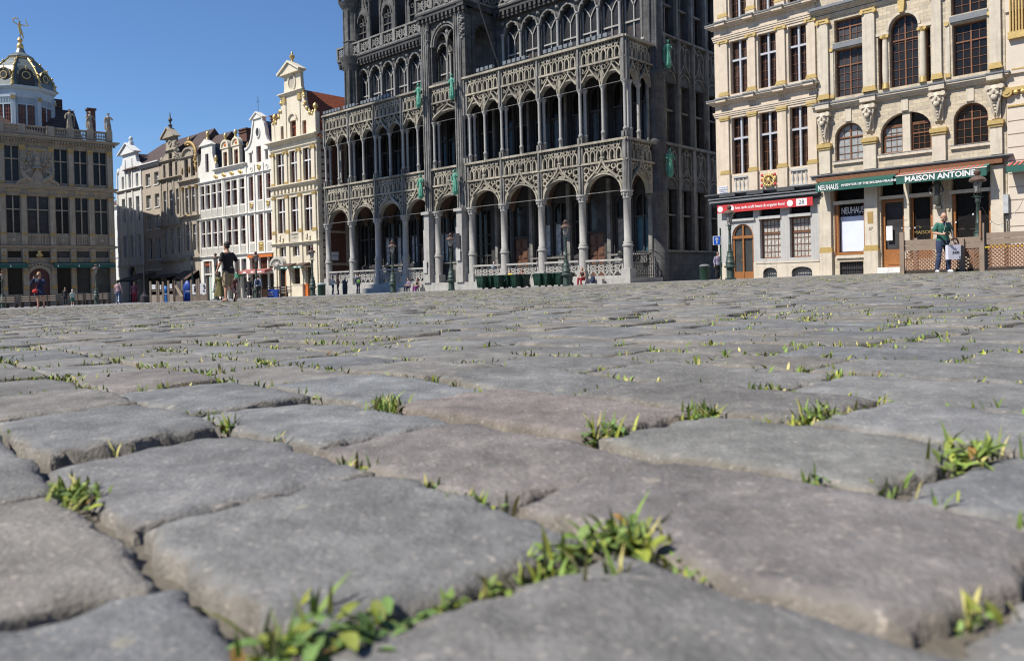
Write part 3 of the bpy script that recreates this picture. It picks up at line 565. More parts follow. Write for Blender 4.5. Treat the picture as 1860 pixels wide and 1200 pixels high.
# arcade wall of each bay with mouldings and ogee hood; carved spandrels; parapet strip
aw = MB(); awp = MB(); ap = MB(); hood = MB(); vault = MB()
def front_bay(x0, x1, T=None, w=None):
    a = MB(T); c = (x0 + x1) / 2; w = w or (x1 - x0) / 2 - .45; xa, xb = x0 + .01, x1 - .01
    a.bar(arch(c, CAP, w + .13, AP - CAP + .13, 16), .26, -.05, .30); a.box(xa, c - w + .02, -.04, .31, CAP, CAP + .45).box(c + w - .02, xb, -.04, .31, CAP, CAP + .45).box(xa, x0 + .3, -.04, .3, CAP + .45, STR).box(x1 - .3, xb, -.04, .3, CAP + .45, STR); awp.add(a.v, a.f)
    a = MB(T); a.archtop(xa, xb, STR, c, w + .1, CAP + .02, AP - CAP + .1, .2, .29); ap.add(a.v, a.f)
    h = MB(T)
    for k_, (dw, y) in enumerate(((.10, -.16), (.26, -.10))): h.bar(arch(c, CAP, w + dw, AP - CAP + dw, 14), .11, y, .0)
    q = arch(c, CAP, w + .2, AP - CAP + .25, 14)
    h.bar([q[3], q[4], (c - w * .45, AP + .22), (c - w * .2, AP + .55), (c - w * .06, AP + .95), (c, AP + 1.35)], .12, -.26, -.05); h.bar([q[11], q[10], (c + w * .45, AP + .22), (c + w * .2, AP + .55), (c + w * .06, AP + .95), (c, AP + 1.35)], .12, -.26, -.05)
    h.bar([(c - w * .32, AP + .12), (c, AP + .62), (c + w * .32, AP + .12)], .08, -.2, -.05); h.ell((c, -.2, AP + 1.55), (.13, .12, .24), 6, 5); h.ell((c, -.2, AP + 1.2), (.24, .12, .1), 6, 4)
    for s_ in (-1, 1):                                 # spandrel foils
        for (dx, z, r) in ((w * .98, 8.2, .25), (w * .62, 8.33, .18), (w * 1.0, 7.68, .2), (w * .3, 8.42, .12)): h.bar(circ(c + s_ * dx, z, r, 8), .10, -.10, .14, True)
        h.bar([(c + s_ * w * .5, 8.0), (c + s_ * w * 1.05, 8.55)], .08, -.06, .14); h.bar([(c + s_ * w * .8, 7.9), (c + s_ * w * .85, 8.6)], .08, -.06, .14)
        h.ell((c + s_ * w * .35, -.16, AP + .2), (.12, .1, .1), 6, 4)
    hood.add(h.v, h.f)
    t = MB(T); tracery(t, x0 + .24, x1 - .24, STR + .16, R1 - .12, -.14, .06, max(3, round((x1 - x0) / .66))); hood.add(t.v, t.f)
    t = MB(T); t.box(xa, xb, .27, .34, STR, R1); ap.add(t.v, t.f)
for x0, x1 in bays: front_bay(x0, x1)
front_bay(0, 3.3, side); front_bay(0, 3.3, lside)
for T, a, b in ((None, -36.2, .2), (side, -.2, 3.45), (lside, -.2, 3.45)):
    s_ = MB(T); s_.box(a, b, -.22, .0, STR - .02, STR + .12).box(a, b, -.3, .35, R1 - .1, R1 + .06); hood.add(s_.v, s_.f)
    s_ = MB(T); s_.box(a, b, -.18, .0, S2 - .08, S2 + .05).box(a, b, -.34, .35, R2 - .06, R2 + .1); hood.add(s_.v, s_.f)
ap.obj('carved_panel', G_RECESS, K); hood.obj('tracery', G_PALE, K)
# upper gallery: paired arches over slender columns
def upper_bay(x0, x1, T=None, n=2, solid=None):
    p = (x1 - x0) / n
    for i in range(n):
        a, b = x0 + p * i, x0 + p * (i + 1); c = (a + b) / 2; w = p / 2 - .17
        u = MB(T); u.bar(arch(c, C1 + .12, w + .07, A1 - C1 - .05, 12), .15, -.03, .27); u.box(a + .005, c - w + .02, -.02, .27, C1 + .12, C1 + .42).box(c + w - .02, b - .005, -.02, .27, C1 + .12, C1 + .42).box(a + .005, a + .12, -.02, .27, C1 + .42, S2).box(b - .12, b - .005, -.02, .27, C1 + .42, S2); aw.add(u.v, u.f)
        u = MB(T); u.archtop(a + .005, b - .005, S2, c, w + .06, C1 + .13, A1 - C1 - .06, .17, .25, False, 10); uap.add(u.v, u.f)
        h = MB(T); h.bar(arch(c, C1 + .12, w + .09, A1 - C1 - .02, 10), .09, -.12, .0); h.bar([(c - w * .9, A1 - .35), (c - w * .4, A1 + .12), (c, A1 + .55), (c + w * .4, A1 + .12), (c + w * .9, A1 - .35)], .10, -.18, -.02)
        h.ell((c, -.12, A1 + .62), (.09, .09, .14), 6, 4)
        for s2 in (-1, 1): h.bar(circ(c + s2 * (w - .04), A1 + .5, .17, 7), .07, -.06, .12, True); h.bar([(c + s2 * w * .85, A1 - .3), (c + s2 * (w + .05), A1 + .3)], .06, -.05, .12); h.bar([(c + s2 * .12, A1 + .8), (c + s2 * w * .7, A1 + .3)], .06, -.05, .12)
        upp.add(h.v, h.f)
    t = MB(T); tracery(t, x0 + .22, x1 - .22, S2 + .08, R2 - .12, -.14, .06, max(2, round((x1 - x0) / .64))); upp.add(t.v, t.f)
    t = MB(T); t.box(x0 + .005, x1 - .005, .25, .32, S2, R2); uap.add(t.v, t.f)
upp = MB(); uap = MB()
for k_, (x0, x1) in enumerate(bays): upper_bay(x0, x1, None, 1 if k_ == 4 else 2)
upper_bay(0, 3.3, side, 2); upper_bay(0, 3.3, lside, 2)
aw.obj('arcade_wall', G_PALE, K); awp.obj('arcade_wall', G_PALE, K); upp.obj('tracery', G_PALE, K); uap.obj('carved_panel', G_RECESS, K)
thin = column_mesh(.115, R1, C1 - .25, C1 + .14, .22, .62, 10)
for x0, x1 in bays:
    if x0 > -20.2 and x0 < -20: continue
    link('slender_column', thin, K, ((x0 + x1) / 2, .08, R1))
for x in (-36, -32, -28, -24, -19.8, -16.1, -15.4, -11.8, -7.85, -3.92, 0):
    link('slender_column', thin, K, (x + .03, -.06, R1)); link('slender_column', thin, K, (x + .17, .34, R1))
for y in (.5, 1.75): link('slender_column', thin, K, (-.05, y, R1)); link('slender_column', thin, K, (-35.95, y, R1))
st = MB()                                              # vertical ribs between the bays, up both parapets
for x in (-36, -32, -28, -24, -20.3, -15.9, -11.8, -7.85, -3.92, -.02):
    wd = .22 if x not in (-20.3, -15.9) else .34
    for z0, z1, q in ((CAP, STR - .1, .2), (STR + .1, R1 - .12, .16), (R1 + .06, R1 + .5, .2), (C1 + .1, S2, .17), (S2 + .04, R2 - .06, .14)):
        st.box(x - wd, x + wd, -q, .3, z0, z1); st.box(x - wd * .35, x + wd * .35, -q - .12, -q, z0, z1)
for z0, z1 in ((CAP, STR), (STR, R1), (C1 + .14, S2), (S2, R2)):
    for dx, dy in ((.12, -.2), (.25, -.05), (.25, .22)): st.lathe(dx - .05, dy, [(.09, z0), (.09, z1)], 8)
st.box(-20.7, -20.2, -.34, .0, CAP, R2).box(-16.65, -16.15, -.34, .0, CAP, R2)
for x in (-20.72, -20.45, -20.18, -16.67, -16.4, -16.13): st.lathe(x, -.38, [(.08, CAP), (.08, 22.6)], 7); st.lathe(x + .12, -.32, [(.05, CAP), (.05, 22.6)], 6)
st.obj('pier_strips', G_STONE, K)
# interior of the galleries: floors, ribbed vault cones, back wall, all coloured darker to deepen the shade
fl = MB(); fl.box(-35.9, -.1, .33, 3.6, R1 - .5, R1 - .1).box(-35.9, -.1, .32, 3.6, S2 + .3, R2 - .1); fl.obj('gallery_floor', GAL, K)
VLT = mat('painted_vault', (.16, .105, .07), .85, (.07, .04, .03), 3, .9)
for x0, x1 in bays:
    c = (x0 + x1) / 2; vault.lathe(c, 3.3, [(.10, 6.3), (.35, 7.3), (.95, 8.2), (2.0, R1 - .55)], 16)
    for k_ in range(9): a = math.pi + math.pi * (k_ + .5) / 9; vault.tube([(c + r * math.cos(a), 3.3 + r * math.sin(a), z) for r, z in ((.13, 6.3), (.40, 7.25), (1.0, 8.1), (1.95, R1 - .62))], .035, 4)
vault.obj('vault', VLT, K)
gd_ops = []; doors = {0: 0, 2: 1, 3: 0, 4: 1, 5: 1, 7: 1}
for k_, (x0, x1) in enumerate(bays):
    c = (x0 + x1) / 2
    if k_ in (2, 5, 7): gd_ops += [(c - .2, c + 1.35, PZ, 3.9), (x0 + .3, c - .5, 2.25, 6.6), (c - .2, c + 1.35, 4.1, 6.6)]
    elif k_ == 4: gd_ops += [(c - 1.3, c + 1.3, PZ, 6.6)]
    else: gd_ops += [(x0 + .35, c - .14, 2.25, 6.6), (c + .14, x1 - .35, 2.25, 6.6)]
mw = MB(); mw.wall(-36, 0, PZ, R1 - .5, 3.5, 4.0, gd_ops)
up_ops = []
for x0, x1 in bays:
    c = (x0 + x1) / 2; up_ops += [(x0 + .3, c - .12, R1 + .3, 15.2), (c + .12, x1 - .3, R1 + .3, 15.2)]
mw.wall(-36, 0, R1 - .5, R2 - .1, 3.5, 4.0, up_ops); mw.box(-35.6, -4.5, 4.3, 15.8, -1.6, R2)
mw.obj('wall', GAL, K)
DISP = mat('display_photograph', (.50, .45, .38), .5, (.05, .045, .04), 1.8, 1); DISPB = mat('blue_display', (.03, .13, .17), .4, (.005, .03, .045), 1.6, 1); DISPW = mat('pale_display_reflection', (.70, .72, .74), .5, (.06, .065, .07), 2.3, 1)  # the pale display colour also paints in sky reflected by the panes
def gwin(x0, x1, z0, z1, low=GLASS, y=3.78):
    key = ('kw', round(x1 - x0, 2), round(z1 - z0, 2))
    if key not in WC:
        h = (x1 - x0) / 2; H = z1 - z0; f = MB(); f.box(-h, -h + .09, -.1, .1, 0, H).box(h - .09, h, -.1, .1, 0, H).box(-.05, .05, -.1, .1, 0, H); zt = H * .62
        f.box(-h, h, -.14, .1, zt - .08, zt + .06).box(-h, h, -.12, .1, 0, .1); f.bar(arch(0, H - .5, h - .05, .5, 8, True), .1, -.08, .1)
        g = MB(); g.box(-h, h, .03, .06, zt, H); WC[key] = (f.mesh('window', G_DARK), g.mesh('pane', GLASS), MB().box(-h + .05, h - .05, .02, .05, .05, zt).v)
    f, g, v = WC[key]; o = link('window', f, K, ((x0 + x1) / 2, y, z0)); link('pane', g, o)
    h = (x1 - x0) / 2; zt = (z1 - z0) * .62; link('pane', MB().box(-h + .05, h - .05, .02, .05, .05, zt).mesh('pane', low), o); return o
low = {0: GLASS, 1: DISPW, 3: DISPW, 6: DISPW, 8: DISPB}
for k_, (x0, x1) in enumerate(bays):
    c = (x0 + x1) / 2
    if k_ in (2, 5, 7):
        gwin(x0 + .3, c - .5, 2.25, 6.6, DISPW if k_ == 2 else GLASS)
        d = MB(); d.box(c - .2, c + 1.35, 3.7, 3.8, PZ, 3.9)
        for i in range(2):
            for j in range(4): a = c - .12 + i * .77; z = PZ + .12 + j * .86; d.box(a, a + .62, 3.64, 3.7, z, z + .72).box(a + .1, a + .52, 3.6, 3.64, z + .1, z + .62)
        d.obj('door', mat('carved_oak_door', (.17, .075, .04), .55, (.07, .032, .018), 9, .9), K)
        o = MB().box(c - .2, c + 1.35, 3.75, 3.8, 4.1, 6.6).obj('pane', GLASS, K)
    elif k_ == 4:
        d = MB(); d.box(-19.25, -16.65, 3.75, 3.82, PZ, 6.6).obj('pane', GLASS, K); d = MB()
        for i in range(5): x = -19.2 + i * .64; d.box(x, x + .06, 3.6, 3.75, PZ, 6.6)
        for z in (2.6, 3.6, 4.4): d.box(-19.25, -16.65, 3.6, 3.75, z, z + .08)
        d.obj('portal_frame', G_DARK, K)
    else:
        gwin(x0 + .35, c - .14, 2.25, 6.6, low.get(k_, GLASS) if k_ != 8 else DISP); gwin(c + .14, x1 - .35, 2.25, 6.6, low.get(k_, GLASS))
    gwin(x0 + .3, c - .12, R1 + .3, 15.2); gwin(c + .12, x1 - .3, R1 + .3, 15.2)
sh = MB()
for k_ in (1, 3, 6, 8): x0, x1 = bays[k_]; sh.box(x0 + .2, x1 - .2, 3.1, 3.5, 2.08, 2.2); [sh.box(x0 + .5 + i * (x1 - x0 - 1.6), x0 + 1.1 + i * (x1 - x0 - 1.6), 3.2, 3.5, 1.5, 2.08) for i in (0, 1)]
for x in [b[0] for b in bays] + [0 - .2]: sh.box(x - .16, x + .16, 3.2, 3.5, PZ, 8); sh.lathe(x, 3.2, [(.13, R1), (.13, 15.3)], 8)
sh.obj('stone_ledges', G_STONE, K)
# open balustrades of the ground arcade
for k_, (x0, x1) in enumerate(bays):
    if k_ == 4: continue
    a, b = x0 + .4, x1 - .4
    if k_ == 5: a = x0 + .6
    bl = MB(); bl.box(a, b, -.12, .12, PZ, PZ + .2).box(a - .05, b + .05, -.24, .2, 1.58, 1.72); quatre(bl, a + .12, b - .12, PZ + .2, 1.58, -.05, .05, 4, .075)
    bl.box(a, a + .12, -.08, .08, PZ + .2, 1.58).box(b - .12, b, -.08, .08, PZ + .2, 1.58); bl.obj('balustrade', G_COL, K)
gt = MB(side)
for i in range(10): gt.box(.5 + i * .27, .53 + i * .27, -.02, .02, PZ, 2.3)
for z in (.5, 1.3, 2.1): gt.box(.45, 3.1, -.02, .02, z, z + .05)
for i in range(5): gt.bar(circ(.9 + i * .48, 1.7, .17, 8), .03, -.02, .02, True); gt.bar(circ(.9 + i * .48, .9, .17, 8), .03, -.02, .02, True)
gt.obj('iron_gate', IRONB, K)
rod = MB(); rod.tube([(-36, -.05, CAP + .02), (0, -.05, CAP + .02)], .025, 5).tube([(-36, -.02, C1 + .12), (.1, -.02, C1 + .12)], .022, 5); rod.obj('tie_rods', G_STONE, K)
# ---- right flank: windows between piers, blind tracery between the storeys
SW = MB(side); SP = MB(side); SC = MB(side)
vs_ = [4.75, 6.95, 9.15, 11.35, 13.55, 15.75]; ops = []
for a, b in zip(vs_, vs_[1:]): ops += [(a + .3, b - .3, 2.37, 7.0), (a + .3, b - .3, 10.5, 15.0), (a + .3, b - .3, 18.5, 23.0)]
SW.wall(4.0, 16, -1.6, 24.5, 0, .7, ops)
for a, b in zip(vs_, vs_[1:]):
    c = (a + b) / 2
    for zs in (7.0, 15.0): SW.archtop(a + .3, b - .3, zs + .8, c, .8, zs, .75, 0.004, .6, True); SC.bar(arch(c, zs, .88, .85, 10, True), .1, -.12, 0)
    SC.box(c - .05, c + .05, .25, .4, 2.4, 7.6).box(c - .05, c + .05, .25, .4, 10.5, 15.6).box(c - .05, c + .05, .25, .4, 18.5, 23)
    for z in (5.0, 12.9, 20.8): SC.box(a + .3, b - .3, .12, .4, z, z + .12)
    for z0 in (8.0, 16.1):
        for k_ in (-1, 1): SC.bar([(c + k_ * .42 - .3, z0), (c + k_ * .42 - .3, z0 + 1.4)] + arch(c + k_ * .42, z0 + 1.4, .3, .45, 6, True) + [(c + k_ * .42 + .3, z0)], .08, -.14, 0)
        SC.bar(circ(c, z0 + 1.9, .22, 8), .08, -.14, 0, True); SC.bar([(c - .8, z0 - .3), (c - .3, z0 + .3), (c, z0 + .9), (c + .3, z0 + .3), (c + .8, z0 - .3)], .09, -.16, 0); SC.ell((c, -.12, z0 + 1.05), (.09, .09, .3), 6, 4)
for v in vs_:
    SC.box(v - .2, v + .2, -.2, 0, 2.3, 10.2).box(v - .15, v + .15, -.26, 0, 10.4, 18.3).box(v - .13, v + .13, -.2, 0, 18.4, 24); SC.lathe(v, -.25, [(.09, 10.4), (.09, 17.6), (.2, 17.9), (.04, 18.6)], 8)
SC.box(4.0, 16, -.22, 0, 2.25, 2.38).box(4.0, 16, -.3, 0, 10.2, 10.4).box(4.0, 16, -.3, 0, 18.3, 18.45)
SW.obj('side_wall', G_SIDE, K); SC.obj('side_tracery', G_STONE, K)
for a, b in zip(vs_, vs_[1:]):
    for z0, z1 in ((2.37, 7.8), (10.5, 15.8), (18.5, 23)): MB(side).box(a + .3, b - .3, .45, .5, z0, z1).obj('pane', GLASS, K)
cp = MB(); cp.lathe(-.1, 4.0, [(.78, -1.6), (.78, 2.3), (.72, 2.4), (.72, 6.2), (.88, 6.4), (.9, 6.6), (.72, 6.8), (.72, 10.0), (.82, 10.2), (.82, 10.4), (.68, 10.5), (.68, 14.9), (.9, 15.15), (.9, 15.35), (.66, 15.6), (.62, 18.2), (.6, 24)], 8, False, rot=.39)
for z0, z1 in ((PZ, 3.5), (10.2, 12.6)): pass
for a in (0, 1, 2): t = -2.2 + a * .75; cp.lathe(-.1 + .66 * math.cos(t), 4.0 + .66 * math.sin(t), [(.1, 15.6), (.1, 24)], 6)
cp.obj('corner_pier', G_SIDE, K)
# ---- storey behind the upper terrace: arched windows on colonnettes
tw = MB(); tc_ = MB(); tops = []; wx = [(-35.1 + 2 * i) for i in range(8)] + [(-14.6 + 2 * i) for i in range(8)]
segs = [(x, x + 2) for x in wx[:7]] + [(x, x + 2) for x in wx[8:15]]
for a, b in segs: tops.append((a + .2, b - .2, R2 + .1, 21.2))
tw.wall(-36, -.2, R2 - .1, 21.2, 3.5, 4.1, tops)
for a, b in segs:
    c = (a + b) / 2; tw.archtop(a + .2, b - .2, 22.5, c, .8, 21.2, .95, 3.5, 4.0, True); tw.box(a - .2 + .2, a + .2, 3.5, 4.0, 21.2, 22.5).box(b - .2, b, 3.5, 4.0, 21.2, 22.5)
    tc_.bar(arch(c, 21.2, .88, 1.02, 12, True), .12, 3.32, 3.5)
    for s_ in (-1, 1): tc_.ell((c + s_ * .5, 3.42, 21.85), (.13, .12, .12), 6, 4); tc_.ell((c + s_ * .95, 3.35, 22.2), (.16, .14, .16), 6, 4)
    f = MB(); f.box(-.04, .04, 3.75, 3.87, 0, 3.5).box(-.8, .8, 3.7, 3.87, 2.15, 2.27).box(-.8, -.72, 3.75, 3.9, 0, 4).box(.72, .8, 3.75, 3.9, 0, 4)
    f.bar([(0, 3.4), (-.25, 3.85), (-.55, 4.2)], .07, 3.75, 3.85).bar([(0, 3.4), (.25, 3.85), (.55, 4.2)], .07, 3.75, 3.85)
    if ('tw', 1) not in WC:
        LEADG = mat('leaded_lattice_glass', (.055, .053, .055), .35, (.018, .018, .02), 5, 1, brick=(.16, .13, .016, .3, (.25, .25, .25)), spec=.3)
        WC['tw', 1] = (f.mesh('window', G_COL), MB().box(-.8, .8, 3.86, 3.9, 2.2, 4.9).mesh('pane', LEADG), MB().box(-.8, .8, 3.86, 3.9, .3, 2.2).mesh('pane', mat('brown_interior_glass', (.085, .06, .045), .3, (.02, .016, .014), 2.2, 1, spec=.6)))
    o = link('window', WC['tw', 1][0], K, (c, 0, R2 + .1)); link('pane', WC['tw', 1][1], o); link('pane', WC['tw', 1][2], o)
tw.box(-36, -.2, 3.5, 4.1, 22.5, 23.3).box(-21.1, -14.6, 3.5, 4.1, 21.2, 22.5).box(-36, -35.1, 3.5, 4.0, 21.2, 22.5).box(-.6, -.2, 3.5, 4.0, 21.2, 22.5).box(-36, -4.5, 4.3, 15.8, R2, 23.6); tw.obj('wall', G_MID, K); tc_.obj('tracery', G_STONE, K)
cm = column_mesh(.12, R2 + .1, 21.0, 21.3, .2, .5, 10)
for x in sorted(set([a for a, b in segs] + [b for a, b in segs])): link('slender_column', cm, K, (x, 3.38, R2 + .1))
# eaves: dark corbel table and pierced balustrade
ev = MB(); eb = MB()
for x0, x1, y in ((-37.6, -20.9, 2.75), (-15.3, .6, 2.75), (-21.1, -15.1, -.75)):
    ev.box(x0 + .4, x1 - .4, y + .35, y + 1.3, 22.6, 23.1).box(x0 + .1, x1 - .1, y + .1, y + 1.2, 23.1, 23.4).box(x0, x1, y, y + 1, 23.4, 23.55)
    n = round((x1 - x0) / .5)
    for i in range(n): x = x0 + (x1 - x0) * (i + .5) / n; ev.box(x - .12, x + .12, y + .12, y + .4, 22.75, 23.1); ev.ell((x, y + .2, 23.22), (.16, .1, .1), 5, 4)
    m_ = round((x1 - x0) / 1.8); p = (x1 - x0) / m_
    eb.box(x0, x1, y + .02, y + .25, 23.55, 23.7).box(x0 - .05, x1 + .05, y - .04, y + .3, 24.75, 24.9)
    for i in range(m_ + 1): x = x0 + p * i; eb.box(max(x - .18, x0), min(x + .18, x1), y - .03, y + .28, 23.7, 24.75)
    for i in range(m_): quatre(eb, x0 + p * i + .2, x0 + p * (i + 1) - .2, 23.7, 24.75, y + .08, y + .18, 2, .08)
for X in (-21.1, -15.1):
    T = lambda a, b, c, X=X: (X + (b if X < -18 else -b), a, c)
    q = MB(T); q.box(-.75, 2.7, .0, .25, 23.55, 23.7).box(-.75, 2.7, -.04, .3, 24.75, 24.9); quatre(q, -.6, .9, 23.7, 24.75, .08, .18, 2, .08); quatre(q, 1.1, 2.6, 23.7, 24.75, .08, .18, 2, .08); q.box(.9, 1.1, 0, .25, 23.7, 24.75); eb.add(q.v, q.f)
    q = MB(T); q.box(-.7, 2.8, .1, .9, 23.1, 23.55); ev.add(q.v, q.f)
ev.obj('corbel_table', G_DARK, K); eb.obj('balustrade', G_STONE, K)
# central bay rising through all storeys
cb_ = MB(); cb_.box(-20.55, -19.95, -.25, .5, R2, 23.1).box(-16.15, -15.55, -.25, .5, R2, 23.1).box(-19.96, -19.8, -.1, .4, R2, 20.6).box(-16.3, -16.14, -.1, .4, R2, 20.6); cb_.archtop(-19.85, -16.25, 23.1, -18.05, 1.55, 20.6, 1.65, -.1, .45); cb_.box(-19.85, -16.25, -.1, .4, R2, R2 + .35)
for X in (-20.55, -15.55):
    T = lambda a, b, c, X=X: (X + (b if X < -18 else -b), a, c)
    q = MB(T); q.archtop(.6, 3.5, 23.1, 2.05, 1.2, 20.6, 1.5, 0, .4); q.box(.6, .85, 0, .4, R2, 20.6); q.box(3.25, 3.5, 0, .4, R2, 20.6); q.bar(arch(2.05, 20.6, 1.3, 1.6, 10), .12, -.1, 0); cb_.add(q.v, q.f)
cb_.box(-20.5, -15.6, .4, 3.5, 22.9, 23.1)
cb_.obj('central_bay', G_MID, K)
ct = MB(); ct.bar(arch(-18.05, 20.6, 1.65, 1.78, 14), .14, -.28, -.1).bar(arch(-18.05, 20.6, 1.45, 1.55, 14), .1, -.2, .1)
for s_ in (-1, 1): ct.bar(arch(-18.05 + s_ * .76, 20.9, .7, .85, 8), .1, .05, .2)
ct.lathe(-18.05, .12, [(.13, R2 + .3), (.13, R2 + .8), (.07, R2 + .9), (.07, 20.4), (.14, 20.6), (.12, 20.9), (.06, 22.2)], 8); ct.ell((-18.05, .1, 21.7), (.22, .12, .25), 6, 5)
for x, q in ((-20.25, .9), (-15.85, 1.0)):
    for k_ in range(16): z = 20.6 + k_ * .15; ct.ell((x + .17 * math.sin(k_ * 2.1), -.3 + .05 * math.cos(k_), z), (.17 * q, .13, .13), 6, 4)
ct.obj('tracery', G_STONE, K)
tp = MB(); tops2 = [(-19.6, -18.25, 25.6, 29.6), (-17.85, -16.5, 25.6, 29.6)]; tp.wall(-20.4, -15.7, 23.6, 34, 1.2, 1.9, tops2); tp.box(-20.4, -15.7, 1.9, 6.5, 23.6, 34)
for x in (-20.4, -18.05, -15.7): tp.box(x - .25, x + .25, .9, 1.3, 23.6, 34)
for x in (-20.5, -15.6): tp.lathe(x, 1.1, [(.42, 23.6), (.42, 30), (.6, 30.4), (.4, 30.8), (.05, 34)], 8, False)
for z in (25.2, 30.2): tp.box(-20.6, -15.5, .95, 1.25, z, z + .2)
quatre(tp, -19.9, -16.2, 25.0 - .9, 25.1, .98, 1.1, 4, .09)
tp.obj('tower', G_MID, K)
for a, b, z0, z1 in tops2: MB().box(a, b, 1.6, 1.7, z0, z1).obj('pane', GLASS, K)
# corner turrets
def turret(x, y, r):
    t = MB(); t.lathe(x, y, [(r * .95, R2), (r * .95, 22.2), (r * 1.1, 22.4), (r * 1.15, 22.7), (r * 1.6, 23.4), (r * 1.62, 23.55), (r * 1.05, 23.6), (r * 1.05, 25.1), (r * 1.15, 25.15), (r * 1.0, 25.3), (r, 28.3), (r * 1.15, 28.6), (r * 1.5, 29.0), (r * 1.55, 29.15)], 8, False, rot=.39)
    for a in range(8):
        q = a * math.pi / 4 + .39; cx, cy = x + r * 1.0 * math.cos(q), y + r * 1.0 * math.sin(q)
        t.lathe(cx, cy, [(.09, R2), (.09, 28.3)], 6); cx, cy = x + r * 1.45 * math.cos(q), y + r * 1.45 * math.sin(q); t.lathe(cx, cy, [(.11, 29.1), (.11, 30.5), (.02, 31.2)], 6)
        q2 = q + math.pi / 4; dx, dy = x + r * 1.45 * math.cos(q2), y + r * 1.45 * math.sin(q2); t.tube([(cx, cy, 30.3), (dx, dy, 30.3)], .08, 4); t.tube([(cx, cy, 29.2), (dx, dy, 30.2)], .05, 4); t.tube([(dx, dy, 29.2), (cx, cy, 30.2)], .05, 4)
    t.lathe(x, y, [(r * .8, 29.1), (r * .75, 33), (.05, 38)], 8, False, rot=.39); return t.obj('turret', G_MID, K)
turret(-35.6, 3.4, .95); turret(-.35, 3.9, .62)
rf = MB(); rf.prismx([(3.7, 23.6), (9.9, 37.5), (16, 23.6)], -35.3, -.8); rf.obj('roof', G_ROOF, K)
for c in (-33.9, -29.9, -25.9, -21.9 - .6, -12.5, -8.5, -4.5):
    dm = MB(); dg = MB(); dr = MB(); dm.wall(c - 1.0, c + 1.0, 23.6, 26.8, 3.3, 3.6, [(c - .62, c + .62, 24.6, 26.8)]); dm.archtop(c - 1.0, c + 1.0, 28.0, c, .62, 26.8, .8, 3.3, 3.6, True)
    dm.prism([(c - 1.0, 28.0), (c, 31.2), (c + 1.0, 28.0)], 3.35, 3.55); dm.bar(arch(c, 26.8, .72, .95, 8, True), .12, 3.18, 3.3)
    for s_ in (-1, 1):
        dm.bar([(c + s_ * 1.05, 27.4), (c, 31.3)], .14, 3.2, 3.36); dm.lathe(c + s_ * 1.15, 3.4, [(.16, 23.6), (.16, 28.6), (.26, 28.8), (.12, 29.0), (.03, 30.6)], 6, False)
        for k_ in range(5): dm.ell((c + s_ * (.95 - k_ * .19), 3.25, 28.1 + k_ * .68), (.13, .1, .1), 5, 4)
    dm.lathe(c, 3.4, [(.1, 31.1), (.24, 31.6), (.08, 31.8), (.02, 33)], 6)
    dm.bar([(c - .4, 28.3), (c, 29.9), (c + .4, 28.3)], .1, 3.24, 3.36); dm.box(c - .04, c + .04, 3.4, 3.5, 24.6, 27.3).box(c - .62, c + .62, 3.36, 3.5, 25.8, 25.9)
    for k_ in (-.31, .31): dm.bar(circ(c + k_, 26.7, .2, 8), .07, 3.38, 3.5, True)
    dg.box(c - .62, c + .62, 3.52, 3.56, 24.6, 27.6)
    dr.add([(c - 1.15, 3.6, 27.5), (c, 3.6, 31.0), (c + 1.15, 3.6, 27.5), (c - 1.15, 8.2, 27.5), (c, 8.2, 31), (c + 1.15, 8.2, 27.5), (c - .95, 3.6, 23.6), (c + .95, 3.6, 23.6), (c - .95, 8, 23.6), (c + .95, 8, 23.6)], [(0, 1, 4, 3), (1, 2, 5, 4), (0, 3, 8, 6), (2, 5, 9, 7), (0, 1, 2, 7, 6)])
    o = dm.obj('dormer', G_MID, K); dg.obj('dormer_pane', GLASS, o); dr.obj('dormer_roof', G_ROOF, o)
# floodlight racks along the terrace edge, pole for a banner
fl = MB()
for x0, x1 in ((-36.4, -33.2), (-33.0, -30.6), (-30.2, -25.6), (-14.6, -12.6), (-11.6, -8.8), (-7.4, -4.4), (-3.8, -1)):
    n = int((x1 - x0) / .5); fl.box(x0, x1, .1, .14, R2 + .45, R2 + .5)
    for i in range(n): x = x0 + .5 * (i + .4); fl.box(x - .17, x + .17, .0, .22, R2 + .32, R2 + .6); fl.box(x - .02, x + .02, .1, .14, R2 + .1, R2 + .32)
fl.obj('floodlights', mat('floodlight_grey', (.22, .24, .25), .4, (.1, .11, .12), 6), K)
MB().tube([(-11.9, 0, R2 + .1), (-12.6, -1.6, R2 + 5.2)], .07, 6).obj('flagpole', IRONB, K)
